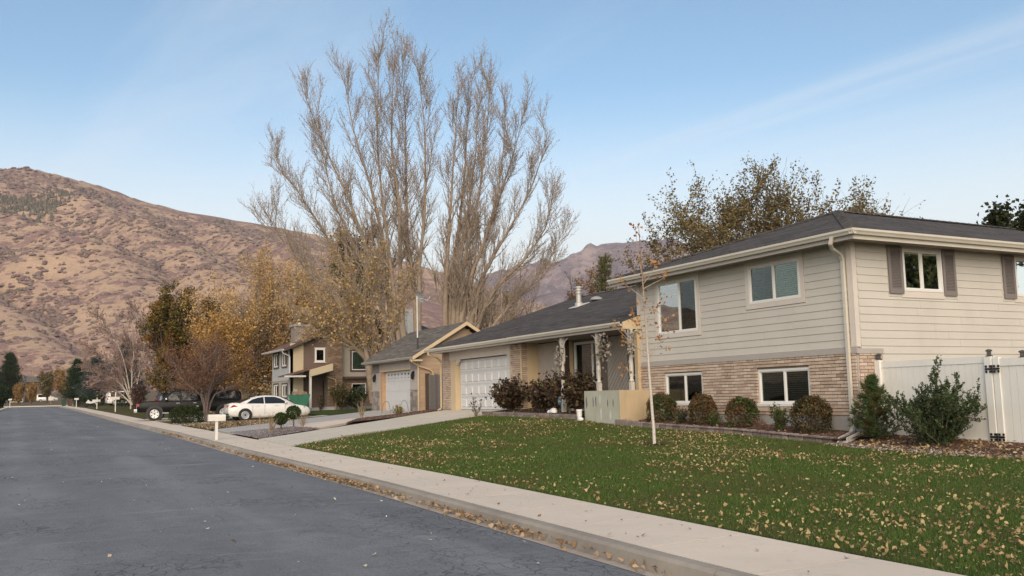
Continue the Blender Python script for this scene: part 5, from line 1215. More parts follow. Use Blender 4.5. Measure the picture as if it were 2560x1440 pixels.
rectpipe([(16.44, 40.46, 3.4), (16.44, 40.46, 1.1)], .07, .06, TRIMT, G2, 'corner_post')
DS = thing('satellite_dish', 'grey satellite dish and antenna mast on the neighbor garage roof', 'antenna', (16.67, 41.07, 3.9))
MB().tube([(16.67, 41.07, 3.75), (16.66, 41.07, 6.45)], .03, 8).build('mast', WHITEM, DS); MB().tube([(16.67, 41.07, 3.85), (16.67, 41.07, 4.5)], .042, 8).build('mast_foot', BLACK, DS)
o = MB().lathe((16.67, 41.07, 3.9), [(.01, .09), (.12, .075), (.22, .04), (.30, 0), (.31, 0), (.22, .03), (.12, .06), (.01, .075)], 20).build('dish', simple('dish_grey', (.36, .37, .38), .5, .05, 3, 0), DS, smooth=True); o.location = (.02+.10, -.05, 2.52); o.rotation_euler = (math.radians(15), math.radians(62), math.radians(25))
MB().tube([(16.78, 41.0, 6.35), (17.1, 40.85, 6.25), (17.22, 40.8, 6.42)], .014, 6).build('feed_arm', WHITEM, DS)
m = MB().tube([(16.5, 41.1, 6.30), (19.4, 40.2, 6.30)], .007, 5); m.tube([(19.35, 40.2, 5.2), (19.35, 40.2, 6.32)], .007, 5); m.build('antenna_rod', simple('rusty_rod', (.22, .19, .17), .7, .1, 5, 0), DS)
WG = thing('wooden_gate', 'weathered grey wooden gate between the two garages', 'gate', (16.9, 38.6, 1.0)); WOODG = pieces('weathered_wood', [(0, (.12, .105, .095)), (1, (.21, .185, .165))], .9, 12, .5, .4)
u = 37.0
while u < 40.3: MB().box(16.85, 16.875, u, u+.138, 1.02, 2.72+.02*math.sin(u*9)).build('board', WOODG, WG); u += .145
for z in (1.3, 2.4): MB().box(16.88, 16.93, 37.0, 40.3, z, z+.1).build('rail', WOODG, WG)
MB().box(16.76, 16.9, 40.22, 40.4, 1.0, 2.8).build('post', simple('dark_post', (.07, .05, .04), .9, .2, 5, .3), WG)

# ================================================================== the tan and brown house
H2 = thing('tan_house', 'two-storey tan and brown house with brick chimney behind the white sedan', 'house', (17.9, 70, 1.0)); X2, Y2 = 17.91, 68.9
BLUEG = simple('blue_grey_wall', (.43, .44, .44), .8, .06, 2, .1); TANW = simple('tan_wall', (.50, .42, .29), .8, .06, 2, .1); TAUP = simple('taupe_wall2', (.40, .36, .30), .8, .06, 2, .1); BRW = simple('brown_wall', (.145, .105, .085), .8, .1, 2, .1)
BRK2 = pieces('brown_brick', [(0, (.16, .10, .07)), (.5, (.23, .155, .105)), (1, (.32, .23, .165))], .9, 12, .3, .4)
fa, sa = FX(X2), FY(Y2); up_w = [(72.33, 73.72, 4.32, 5.38), (69.82, 71.15, 4.30, 5.32)]; lo_w = [(72.28, 73.7, 2.0, 3.0), (69.65, 71.1, 2.0, 2.97)]
wall('upper_wall', fa, Y2, 74.4, 3.26, 5.52, up_w, -.2, 0, BLUEG, H2); wall('lower_wall', fa, Y2, 74.4, .6, 3.24, lo_w, -.2, .03, TAUP, H2); MB().fbox(fa, Y2-.05, 74.45, 3.22, 3.28, -.05, .06).build('band_board', TAUP, H2)
for w in up_w+lo_w: window(fa, *w, (w[0]+w[1])/2, H2, fw=.10, rec=.05, glass=(GLASSD, GLASSD)); surround(fa, *w, .10, .07, H2, BROWN)
MB().box(X2+.2, 24.3, 74.2, 74.4, .6, 5.5).build('far_wall', TAUP, H2)
wall('tan_wall', sa, X2, 18.88, .8, 5.95, [], -.2, 0, TANW, H2)
sw = (19.74, 20.52, 4.57, 5.58)
wall('brown_wall', sa, 18.88, 20.56, 3.5, 6.7, [sw], -.25, -.05, BRW, H2); window(sa, *sw, None, H2, fw=.12, rec=.02, glass=(GLASSD, GLASSD)); surround(sa, *sw, .06, .02, H2, VINYLF, 'tb')
ch = MB().box(20.56, 21.68, 68.35, 69.3, .8, 6.75).build('chimney_breast', MORTAR, H2)
wall('upper_wall', sa, 21.68, 24.6, 3.46, 6.9, [(22.58, 23.73, 3.95, 5.38)], -.2, 0, TAUP, H2); window(sa, 22.58, 23.73, 3.95, 5.38, None, H2, fw=.07, rec=.03, glass=(GLASS, GLASS), blinds=((BLIND, .04, .02), None)); surround(sa, 22.58, 23.73, 3.95, 5.38, .12, .05, H2, BROWN)
MB().box(21.68, 24.65, 68.6, 69.0, 3.30, 3.46).build('brown_beam', BROWN, H2)
wall('lower_wall', sa, 21.68, 24.6, .8, 3.3, [(22.63, 23.76, 1.95, 2.95)], -.35, -.15, MORTAR, H2); window(FY(Y2+.15), 22.63, 23.76, 1.95, 2.95, None, H2, fw=.06, rec=.02, glass=(GLASSD, GLASSD))
BQ = bricks('Y', 68.35-.012, 20.57, 21.67, .9, 6.7, [], course=.10, L=.30); BQ += bricks('Y', Y2+.15-.012, 21.7, 24.55, .9, 3.28, [(22.6, 23.8, 1.9, 3.0)], course=.10, L=.30)
lay(H2, BQ, BRK2, 300, .088)
MB().box(20.5, 24.6, 68.28, 69.0, .5, 1.25).build('foundation', FOUND, H2)
k = .43; RZ = 5.50+(23.6-17.3)*k
BRS = shingle('brown_shingle', (.13, .075, .06), (.18, .11, .09), 'X')
slabroof('roof', [(17.3, 68.35, 5.50), (20.95, 68.35, 5.50+3.65*k), (20.95, 74.9, 5.50+3.65*k), (17.3, 74.9, 5.50)], .14, BRS, H2); slabroof('roof', [(20.951, 69.0, 5.50+3.651*k), (23.6, 69.0, RZ), (23.6, 74.9, RZ), (20.951, 74.9, 5.50+3.651*k)], .14, BRS, H2); slabroof('roof', [(23.6, 69.0, RZ-.002), (28, 69.0, 6.0), (28, 74.9, 6.0), (23.6, 74.9, RZ-.002)], .14, BRS, H2)
MB().prism([(17.3, 68.31, 5.34), (20.95, 68.31, 5.34+3.65*k), (20.95, 68.31, 5.54+3.65*k), (17.3, 68.31, 5.54)], [(17.3, 68.35, 5.34), (20.95, 68.35, 5.34+3.65*k), (20.95, 68.35, 5.54+3.65*k), (17.3, 68.35, 5.54)]).build('barge_board', BROWN, H2)
gutter((17.3, 68.3, 5.38), (17.3, 75.0, 5.38), (-1, 0, 0), H2, WHITEM, .13, .12)
rectpipe([(17.2, 68.6, 5.38), (17.3, 68.65, 5.2), (17.8, 68.8, 5.0), (17.84, 68.84, 4.9), (17.84, 68.84, 1.2)], .09, .07, WHITEM, H2)
# porch
slabroof('porch_roof', [(17.0, 66.9, 3.50), (18.85, 66.9, 3.62), (20.55, 66.9, 4.32), (20.55, 68.9, 4.45), (18.85, 68.9, 3.75), (17.0, 68.9, 3.52)][0:1]+[(20.55, 66.9, 4.45), (20.55, 68.9, 4.45), (17.0, 68.9, 3.52)], .08, BRS, H2)
MB().prism([(18.8, 66.86, 3.42), (20.5, 66.86, 3.86), (20.5, 66.86, 4.38), (18.8, 66.86, 3.92)], [(18.8, 66.9, 3.42), (20.5, 66.9, 3.86), (20.5, 66.9, 4.38), (18.8, 66.9, 3.92)]).build('porch_barge', TANW, H2)
MB().box(16.96, 18.5, 66.84, 66.90, 3.40, 3.52).build('porch_fascia', WHITEM, H2)
MB().box(18.8, 18.95, 66.95, 67.1, 1.2, 3.9).build('porch_post', WHITEM, H2); MB().box(17.9, 20.6, 66.8, 69.0, .7, 1.2).build('porch_floor', FOUND, H2); MB().box(18.9, 20.56, 69.6, 69.8, 1.0, 4.2).build('porch_back_wall', BRW, H2); MB().box(18.9, 20.2, 66.3, 66.8, .7, .98).build('porch_step', FOUND, H2)
for x_, z_ in ((18.1, 2.15), (18.5, 2.0)): MB().box(x_, x_+.3, 68.7, 68.89, z_, z_+.42).build('utility_box', WHITEM, H2)
rectpipe([(20.5, 68.25, 3.42), (21.1, 68.25, 3.25), (21.15, 68.25, 3.1), (21.15, 68.25, 1.0)], .09, .07, TRIMT, H2)
ct = MB().box(18.9, 20.4, 71.5, 72.6, 6.0, 7.42).build('chimney', STONE, H2); MB().box(18.8, 20.5, 71.4, 72.7, 7.42, 7.56).build('chimney_cap', FOUND, ct); MB().lathe((19.4, 72, 7.56), [(.14, 0), (.14, .18), (.1, .2)], 10).build('chimney_pot', WHITEM, ct)
# wing with the slate blue roof
SLB = shingle('slate_shingle', (.045, .052, .066), (.075, .085, .105), 'Y'); MB().box(24.0, 33, 71.2, 78, .8, 5.9).build('wing_wall', TAUP, H2)
slabroof('wing_roof', [(23.4, 70.6, 5.85), (33.6, 70.6, 5.85), (30.0, 74.6, 8.2), (27.0, 74.6, 8.2)], .1, SLB, H2); slabroof('wing_roof', [(23.4, 70.6, 5.849), (27.0, 74.6, 8.199), (27.0, 75.2, 8.199), (23.4, 78.8, 5.849)], .1, SLB, H2)
MB().box(28.6, 29.3, 72.6, 73.3, 6.6, 9.1).build('white_chimney', VINYL, H2); gutter((23.4, 70.62, 5.74), (33.6, 70.62, 5.74), (0, -1, 0), H2, WHITEM)

# ================================================================== house behind the crabapple, far buildings
H3 = thing('brown_roof_house', 'tan house with dark brown roof behind the crabapple tree', 'house', (19, 94, 1.5))
MB().box(16.9, 21, 94.2, 101, 1.0, 5.1).build('wall', TANW, H3); MB().box(20.4, 26, 90.6, 98, 1.0, 3.4).build('garage_wall', TANW, H3)
MB().box(20.38, 21.4, 90.4, 90.59, 1.0, 3.3).build('brick_pier', BRK2, H3); slabroof('garage_roof', [(19.9, 90.0, 3.4), (26.5, 90.0, 3.4), (26.5, 94.6, 5.2), (19.9, 94.6, 5.2)], .12, BRS, H3)
slabroof('roof', [(16.3, 93.6, 5.0), (19.4, 93.6, 7.1), (19.4, 102, 7.1), (16.3, 102, 5.0)], .14, BRS, H3); slabroof('roof', [(19.4, 93.6, 7.099), (22.5, 93.6, 5.0), (22.5, 102, 5.0), (19.4, 102, 7.099)], .14, BRS, H3)
MB().prism([(16.9, 94.25, 5.0), (21.9, 94.25, 5.0), (19.4, 94.25, 6.9)], [(16.9, 94.4, 5.0), (21.9, 94.4, 5.0), (19.4, 94.4, 6.9)]).build('gable_wall', BRW, H3)
window(FY(94.25), 18.1, 18.75, 5.75, 6.25, None, H3, fw=.1, rec=.06, depth=.3); MB().box(19.6, 20.36, 93.9, 94.19, 1.2, 3.2).build('garage_door', GDOOR, H3)
def farhouse(name, label, x0, x1, y0, y1, z0, z1, zr2, wm, rm, wins):
    t = thing(name, label, 'building', ((x0+x1)/2, y0, z0)); MB().box(x0, x1, y0, y1, z0-1, z1).build('wall', wm, t)
    ym_ = (y0+y1)/2; slabroof('roof', [(x0-.5, y0-.6, z1), (x1+.5, y0-.6, z1), (x1+.5, ym_, zr2), (x0-.5, ym_, zr2)], .15, rm, t); slabroof('roof', [(x0-.5, ym_, zr2-.002), (x1+.5, ym_, zr2-.002), (x1+.5, y1+.6, z1), (x0-.5, y1+.6, z1)], .15, rm, t)
    for w in wins: window(FY(y0), *w, None, t, fw=.1, rec=.05, glass=(GLASSD, GLASSD), depth=.3)
    return t
t = farhouse('beige_house', 'beige single-storey house at the end of the street', -9, 2.2, 289, 297, 3.4, 5.2, 7.0, TANW, SHG, [(-.6, 1.4, 3.9, 4.9), (-5, -3, 3.9, 4.9)]); MB().box(-2.9, -1.2, 288.6, 289.6, 3.0, 7.7).build('chimney', FOUND, t)
farhouse('brick_building', 'tall brick building at the end of the street', 2.7, 6.4, 298, 304, 3.5, 9.0, 10.6, BRK2, SHG, [(3.2, 3.9, 6.5, 7.6), (4.9, 5.7, 6.5, 7.6)])
farhouse('distant_hall', 'long white building low on the hillside far away', 5, 14, 470, 480, 12, 14.6, 15.4, VINYL, SHG, [(6, 7.5, 13, 14), (9, 10.5, 13, 14)])
UPL = thing('utility_pole', 'tall wooden utility pole with two crossarms beyond the street end', 'utility pole', (5.1, 338, 4)); MB().tube([(5.1, 338, 3), (5.1, 338, 14.6)], [.2, .15], 8).build('pole', DRY, UPL); MB().box(3.7, 6.6, 337.8, 338, 13.9, 14.15).build('crossarm', DRY, UPL); MB().box(4.2, 6.0, 337.8, 338, 12.4, 12.6).build('crossarm', DRY, UPL)

# ================================================================== vehicles
def loft(st, ring, mat, name, parent, smooth=True):
    """st: stations (x, ...) -> ring(station) list of points"""
    R_ = [ring(s) for s in st]; k = len(R_[0]); V = np.array(R_).reshape(-1, 3); n = len(R_)
    F = []; 
    for i in range(n-1):
        for j in range(k-1): F.append((i*k+j, i*k+j+1, (i+1)*k+j+1, (i+1)*k+j))
    me = bpy.data.meshes.new(name); me.from_pydata([tuple(v) for v in V], [], F+[tuple(range(k-1, -1, -1)), tuple(range((n-1)*k, n*k))]); me.materials.append(mat)
    if smooth: me.polygons.foreach_set('use_smooth', [True]*len(me.polygons))
    me.update(); return link(me, name, parent)
def carpaint(name, col, rough=.25):
    m, n, l, b = newmat(name); f_ = noise(n, l, coords(n, l, src='World'), 3, 4); r = ramp(n, [(.3, tuple(c*.93 for c in col)), (.7, col)]); l.new(f_, r.inputs[0]); l.new(r.outputs[0], b.inputs['Base Color']); b.inputs['Roughness'].default_value = rough; b.inputs['Coat Weight'].default_value = .5; b.inputs['Coat Roughness'].default_value = .08; return m
TYRE = simple('tyre', (.018, .018, .018), .8, .15, 20, .2); RIM = simple('alloy', (.55, .55, .56), .3, .05, 10, 0, metal=.8); CGLASS = simple('car_glass', (.012, .016, .02), .06, .05, 3, 0); RED = simple('tail_red', (.35, .015, .02), .2, .1, 20, 0); CHROME = simple('chrome', (.6, .6, .62), .15, .05, 5, 0, metal=1)
def wheel(root, x, side, r, hw_, y, spokes):
    y += .02; w = MB().lathe((x, side*(y-hw_), r), [(r*.66, -side*.0), (r*.93, 0), (r, side*.03), (r, side*(2*hw_-.03)), (r*.94, side*2*hw_), (r*.70, side*2*hw_), (r*.68, side*(2*hw_-.03))], 26, 'Y').build('wheel', TYRE, root, smooth=True)
    ym_ = side*(y+hw_)
    m = MB().lathe((x, ym_-side*.02, r), [(r*.69, 0), (r*.69, side*.02), (r*.60, side*.018), (r*.58, side*.0)], 26, 'Y'); m.build('rim', RIM, w, smooth=True)
    d = MB().lathe((x, ym_-side*.024, r), [(r*.60, 0), (r*.60, side*.006)], 20, 'Y').build('hub_well', BLACK, w)
    for k in range(spokes):
        a = 2*math.pi*k/spokes; c, s_ = math.cos(a), math.sin(a); t1, t2 = .045*r/.33, .07*r/.33
        p = lambda rr, t, yy: (x+c*rr-s_*t, yy, r+s_*rr+c*t)
        MB().hexa([p(.05, -t1, ym_-side*.019), p(r*.63, -t2, ym_-side*.019), p(r*.63, t2, ym_-side*.019), p(.05, t1, ym_-side*.019), p(.05, -t1, ym_-side*.006), p(r*.63, -t2, ym_-side*.002), p(r*.63, t2, ym_-side*.002), p(.05, t1, ym_-side*.006)]).build('spoke', RIM, w)
    return w
def vehicle(name, label, cat, loc, rot):
    t = thing(name, label, cat, loc); t.rotation_euler = (0, 0, rot); BASE[t.name] = Vector((0, 0, 0)); return t
def bodyring(zb, zm, zt, w, tuck=.90, crown=.03):
    return lambda s: None
# ---- white sedan: x forward from the rear bumper
SD = vehicle('white_sedan', 'white four-door sedan parked nose-in on a driveway', 'car', (10.25, 53.0, lz(11.5, 53)+.02), 0.0); SD.scale = (.93, .93, .93)
WP = carpaint('white_car_paint', (.72, .71, .69))
st = [(0.0, .42, .62, .80, .72), (.06, .34, .70, .98, .82), (.35, .26, .72, 1.03, .89), (.9, .22, .72, 1.03, .92), (1.6, .20, .72, .96, .925), (2.6, .20, .72, .94, .925), (3.3, .20, .71, .95, .92), (3.7, .21, .69, .93, .91), (4.3, .22, .64, .83, .89), (4.65, .26, .60, .74, .83), (4.8, .34, .54, .64, .74), (4.86, .42, .50, .56, .62)]
def ring_s(s):
    x, zb, zm, zt, w = s; h = [(0, zb), (w*.86, zb), (w*.97, zb+.10), (w, zm-.12), (w*.985, zm), (w*.955, zt-.05), (w*.88, zt), (0, zt+.025)]
    return [(x, -a, z) for a, z in h]+[(x, a, z) for a, z in h[::-1]]
body = loft(st, ring_s, WP, 'body', SD)
cab = [(.55, 1.0, .62), (.95, 1.16, .64), (1.35, 1.31, .64), (1.75, 1.41, .63), (2.2, 1.455, .62), (2.7, 1.44, .62), (3.05, 1.36, .64), (3.45, 1.18, .68), (3.85, .98, .74)]
def ring_c(s):
    x, zt, w = s; zb = .90; h = [(.86, zb), (w+.02, zt-.05), (w*.85, zt), (0, zt+.012)]; h[0] = (min(.87, .87), zb)
    return [(x, -a, z) for a, z in h]+[(x, a, z) for a, z in h[::-1]]
loft(cab, ring_c, WP, 'roof', SD)
def side_glass(root, pts, side, belt, top, wb, wt, off=.006, name='side_window'):
    P = [(x, side*(wb+(wt-wb)*(z-belt)/(top-belt)+off), z) for x, z in pts]; Q = [(x, y-side*.01, z) for x, y, z in P]; return MB().prism(P, Q).build(name, CGLASS, root)
for sd in (-1, 1):
    side_glass(SD, [(1.02, 1.02), (2.02, .985), (2.02, 1.375), (1.72, 1.335), (1.35, 1.235)], sd, .90, 1.39, .87, .648, .02); side_glass(SD, [(2.08, .985), (3.42, .985), (3.28, 1.10), (2.98, 1.27), (2.66, 1.37), (2.08, 1.378)], sd, .90, 1.39, .87, .648, .02)
    for x in (.93, 3.72): wheel(SD, x, sd, .335, .105, .83, 9)
    for x in (.93, 3.72): MB().lathe((x, sd*.90, .335), [(.40, 0), (.40, sd*.028)], 28, 'Y').build('wheel_arch', BLACK, SD)
    MB().prism([(.0, sd*.45, .80), (.12, sd*.845, .80), (.50, sd*.905, .86), (.30, sd*.885, .93), (.05, sd*.74, .93), (-.0, sd*.45, .90)], [(-.03, sd*.45, .80), (.10, sd*.86, .80), (.50, sd*.912, .86), (.30, sd*.90, .93), (.03, sd*.76, .93), (-.03, sd*.45, .90)]).build('tail_light', RED, SD)
    V0, F0 = dome(8); nobj('mirror', V0*np.array((.07, .11, .09))+np.array((3.28, sd*.98, 1.02)), F0, WP, SD, True)
    for x in (1.55, 2.65): MB().box(x, x+.2, min(sd*.918, sd*.935), max(sd*.918, sd*.935), .85, .875).build('door_handle', WP, SD)
    for x in (1.35, 2.05, 3.25): MB().box(x, x+.008, min(sd*.915, sd*.929), max(sd*.915, sd*.929), .34, .92).build('door_gap', BLACK, SD)
    MB().prism([(4.45, sd*.80, .66), (4.72, sd*.70, .60), (4.72, sd*.70, .70), (4.35, sd*.86, .76)], [(4.47, sd*.82, .66), (4.76, sd*.70, .60), (4.76, sd*.70, .70), (4.37, sd*.875, .76)]).build('headlight', CHROME, SD)
MB().prism([(.62, -.62, 1.05), (.62, .62, 1.05), (1.28, .56, 1.30), (1.28, -.56, 1.30)], [(.60, -.62, 1.07), (.60, .62, 1.07), (1.27, .56, 1.32), (1.27, -.56, 1.32)]).build('rear_window', CGLASS, SD)
MB().prism([(3.78, -.72, 1.03), (3.78, .72, 1.03), (3.10, .60, 1.35), (3.10, -.60, 1.35)], [(3.80, -.72, 1.045), (3.80, .72, 1.045), (3.115, .60, 1.37), (3.115, -.60, 1.37)]).build('windscreen', CGLASS, SD)
MB().box(-.02, .2, -.7, .7, .34, .44).build('bumper_trim', BLACK, SD); MB().box(-.012, .02, -.25, .25, .62, .73).build('license_plate', simple('plate', (.55, .55, .55), .5), SD)
# ---- black pickup with cap, nose towards the street
TK = vehicle('black_pickup', 'black crew-cab pickup truck with bed cap, nose towards the street', 'pickup truck', (6.85, 63.15, lz(9, 63)+.02), math.radians(-10))
BP = carpaint('black_car_paint', (.006, .006, .007), .4); BP.node_tree.nodes['Principled BSDF'].inputs['Coat Weight'].default_value = .0; BP.node_tree.nodes['Principled BSDF'].inputs['Specular IOR Level'].default_value = .25
st = [(0, .62, .80, 1.02, .86), (.08, .52, .82, 1.10, .95), (.5, .50, .84, 1.16, .985), (1.35, .50, .85, 1.20, .99), (1.5, .50, .85, 1.16, .99), (3.7, .50, .85, 1.16, .99), (3.74, .50, .85, 1.20, .99), (6.1, .50, .85, 1.22, .985), (6.22, .55, .85, 1.20, .96)]
def ring_t(s):
    x, zb, zm, zt, w = s; h = [(0, zb), (w*.92, zb), (w, zb+.08), (w, zm), (w*.985, zt-.06), (w*.95, zt), (0, zt+.02)]
    return [(x, -a, z) for a, z in h]+[(x, a, z) for a, z in h[::-1]]
loft(st, ring_t, BP, 'body', TK)
def ring_b(wb, zb):
    def r(s):
        x, zt, w = s; h = [(wb, zb), (w+.03, zt-.07), (w*.9, zt), (0, zt+.015)]; return [(x, -a, z) for a, z in h]+[(x, a, z) for a, z in h[::-1]]
    return r
loft([(1.30, 1.16, .88), (1.75, 1.55, .76), (2.05, 1.80, .72), (2.5, 1.87, .71), (3.3, 1.86, .71), (3.66, 1.80, .72), (3.74, 1.5, .80)], ring_b(.95, 1.10), BP, 'cab', TK)
loft([(3.82, 1.76, .80), (4.0, 1.84, .78), (6.0, 1.84, .78), (6.18, 1.6, .84)], ring_b(.94, 1.16), BP, 'bed_cap', TK)
for sd in (-1, 1):
    for pts in ([(1.62, 1.22), (2.52, 1.20), (2.52, 1.76), (2.12, 1.74)], [(2.60, 1.20), (3.55, 1.20), (3.50, 1.74), (2.60, 1.76)]): side_glass(TK, pts, sd, 1.10, 1.80, .95, .745, .02)
    side_glass(TK, [(4.1, 1.30), (5.85, 1.30), (5.80, 1.72), (4.15, 1.72)], sd, 1.16, 1.78, .94, .81, .015)
    for x in (1.05, 5.15):
        wheel(TK, x, sd, .40, .13, .86, 6); MB().lathe((x, sd*.955, .44), [(.50, 0), (.50, sd*.036)], 28, 'Y').build('wheel_arch', BLACK, TK)
    MB().box(-.01, .16, min(sd*.76, sd*.958), max(sd*.76, sd*.958), .88, 1.03).build('headlight', simple('amber_lamp', (.30, .05, .03), .2, .3, 30, 0), TK)
    V0, F0 = dome(8); nobj('mirror', V0*np.array((.08, .13, .12))+np.array((1.72, sd*1.10, 1.28)), F0, CHROME, TK, True); MB().box(1.5, 5.0-.6, min(sd*.96, sd*1.06), max(sd*.96, sd*1.06), .42, .47).build('running_board', CHROME, TK)
    for x in (1.45, 2.56, 3.6): MB().box(x, x+.01, min(sd*.985, sd*.996), max(sd*.985, sd*.996), .56, 1.12).build('door_gap', BLACK, TK)
    for x in (2.3, 3.3): MB().box(x, x+.2, min(sd*.985, sd*1.01), max(sd*.985, sd*1.01), 1.02, 1.05).build('door_handle', CHROME, TK)
    MB().box(6.12, 6.24, min(sd*.80, sd*.965), max(sd*.80, sd*.965), .95, 1.18).build('tail_light', RED, TK)
MB().prism([(1.40, -.80, 1.20), (1.40, .80, 1.20), (2.0, .70, 1.74), (2.0, -.70, 1.74)], [(1.37, -.80, 1.22), (1.37, .80, 1.22), (1.97, .70, 1.77), (1.97, -.70, 1.77)]).build('windscreen', CGLASS, TK)
MB().box(-.16, .06, -.95, .95, .50, .70).build('bumper', CHROME, TK, bevel=.03); MB().box(-.03, .03, -.66, .66, .74, 1.04).build('grille', CHROME, TK); MB().box(6.2, 6.36, -.9, .9, .5, .68).build('rear_bumper', CHROME, TK, bevel=.03)
# ---- simple parked vehicles further up the street
def boxcar(name, label, cat, loc, rot, L, Wd, Hh, paint, suv=True):
    t = vehicle(name, label, cat, loc, rot); hw_ = Wd/2; belt = Hh*.58
    loft([(0, .4, .7, belt*.9, hw_*.9), (.15, .3, .7, belt, hw_), (L*.7, .3, .7, belt, hw_), (L*.78, .3, .7, belt*.97, hw_), (L-.15, .32, .66, belt*.86, hw_*.96), (L, .42, .6, belt*.7, hw_*.85)], ring_t, paint, 'body', t)
    loft([(.06, Hh*.8, hw_*.85), (.3, Hh*.98, hw_*.8), (L*.5, Hh, hw_*.8), (L*.6, Hh*.96, hw_*.8), (L*.74, belt*1.02, hw_*.86)], ring_b(hw_*.96, belt*.96), paint, 'cab', t)
    for sd in (-1, 1):
        side_glass(t, [(.35, belt*1.05), (L*.64, belt*1.05), (L*.58, Hh*.93), (.4, Hh*.93)], sd, belt*.96, Hh*.97, hw_*.96, hw_*.83, .02)
        for x in (L*.19, L*.8): wheel(t, x, sd, .36, .11, hw_-.1, 5)
        MB().box(-.02, .1, min(sd*hw_*.7, sd*hw_*.95), max(sd*hw_*.7, sd*hw_*.95), .8, 1.0).build('tail_light', RED, t)
    return t
boxcar('white_suv', 'white sport utility vehicle with dark windows parked behind the purple shrub', 'car', (10.6, 133, lz(12, 135)), .1, 4.6, 1.9, 1.9, WP)
boxcar('dark_car', 'dark car seen behind the nose of the black pickup', 'car', (11.6, 92.2, lz(14, 92)+.02), .05, 4.5, 1.85, 1.6, carpaint('navy_paint', (.012, .018, .035)))
boxcar('white_van', 'white van parked at the end of the street', 'van', (5.0, 266, 3.1), 0, 4.9, 1.95, 2.0, WP)
boxcar('dark_van', 'dark car parked by the beige house at the street end', 'car', (-2.4, 282, 3.2), 0, 4.4, 1.8, 1.5, BP)
# skip, bins, small boxes
SK = thing('green_dumpster', 'small green metal dumpster in front of the tan house', 'dumpster', (17.8, 65.8, .8)); GREEN = simple('green_paint', (.03, .16, .10), .6, .15, 4, .2, stain=.4); z = lz(17.8, 65.8)
m = MB(); A = [(17.1, 65.3, z+.35), (18.0, 64.85, z+.35), (18.3, 65.9, z+.35), (17.4, 66.4, z+.35)]; B = [(16.8, 65.3, z+1.25), (18.2, 64.6, z+1.25), (18.55, 65.9, z+1.25), (17.2, 66.6, z+1.25)]; m.hexa(A+B).build('hopper', GREEN, SK); MB().box(17.2, 18.2, 65.0, 66.2, z-.1, z+.36).build('skid', BLACK, SK)
m = MB()
for k in range(9): c = (random.uniform(17.1, 18.2), random.uniform(65.0, 66.2)); m.box(c[0]-.18, c[0]+.18, c[1]-.12, c[1]+.12, z+1.2, z+1.3+random.uniform(.05, .2))
m.build('rubbish', simple('cardboard', (.30, .20, .14), .9, .2, 5, .1), SK)['kind'] = 'stuff'
for i, (x, y, lb) in enumerate(((7.9, 186, 'dark green wheeled bin at the far curb'), (8.9, 186.5, 'brown wheeled bin next to the dark green bin'), (20.6, 74.6, 'black wheeled bin left of the tan house'))):
    t = thing('wheeled_bin', lb, 'bin', (x, y, lz(x, y))); z = lz(x, y); mt = (simple('bin_green', (.02, .05, .03), .6), simple('bin_brown', (.10, .055, .035), .6), BLACK)[i]
    MB().hexa([(x-.3, y-.3, z), (x+.3, y-.3, z), (x+.3, y+.3, z), (x-.3, y+.3, z), (x-.42, y-.42, z+1.1), (x+.42, y-.42, z+1.1), (x+.42, y+.42, z+1.1), (x-.42, y+.42, z+1.1)]).build('body', mt, t); MB().box(x-.46, x+.46, y-.46, y+.46, z+1.1, z+1.2).build('lid', mt, t)
def mail2(label, x, y, h, kind):
    z = lz(x, y) if x > 2 else float(zroad(y))+.15; t = thing('mailbox', label, 'mailbox', (x, y, z)); MB().box(x-.045, x+.045, y-.045, y+.045, z-.1, z+h).build('post', PAINTW, t)
    zb = z+h*(.62 if kind == 'cross' else 1); b = MB().box(x-.5 if kind == 'cross' else x-.28, x+.35 if kind == 'cross' else x+.28, y-.12, y+.12, zb, zb+.26); b.build('box', PAINTW, t)
    if kind == 'cross': MB().hexa([(x-.3, y-.04, zb-.02), (x-.22, y-.04, zb-.02), (x-.22, y+.04, zb-.02), (x-.3, y+.04, zb-.02), (x-.06, y-.04, zb-.35), (x+.0, y-.04, zb-.35), (x+.0, y+.04, zb-.35), (x-.06, y+.04, zb-.35)]).build('brace', PAINTW, t)
mail2('white mailbox on a tall cross-shaped post up the street', 8.65, 98.2, 1.85, 'cross'); mail2('white mailbox before the low hedge further up the street', 8.58, 120, 1.3, 'cross'); mail2('small white mailbox near the bins at the far curb', 8.0, 150, 1.05, 'box'); mail2('mailbox on the other side of the street by the dark bush', -.55, 182, 1.2, 'box')
t = thing('utility_pedestal', 'pale green utility pedestal beside the crabapple trunk', 'utility box', (9.5, 58.0, .6)); z = lz(9.5, 58.0); MB().box(9.38, 9.62, 57.9, 58.1, z-.1, z+.85).build('cabinet', simple('pedestal_green', (.30, .36, .30), .6, .1, 4, .1), t); MB().box(9.36, 9.64, 57.88, 58.12, z+.85, z+.92).build('cap', simple('pedestal_cap', (.28, .33, .28), .6), t)
t = thing('street_sign', 'small white sign board on a post at the street end', 'sign', (7.5, 240, 3)); MB().box(7.45, 7.55, 240, 240.1, 2.4, 3.4).build('post', DRY, t); MB().box(7.0, 8.05, 239.9, 240, 3.3, 4.15).build('board', PAINTW, t)
t = thing('motorbike', 'small white motorbike parked on the far verge', 'motorbike', (9.2, 140, 1.6)); z = lz(9.2, 140)
for x in (8.7, 9.8): MB().lathe((x, 140, z+.3), [(.2, -.06), (.3, -.05), (.3, .05), (.2, .06)], 14, 'Y').build('wheel', TYRE, t, True)
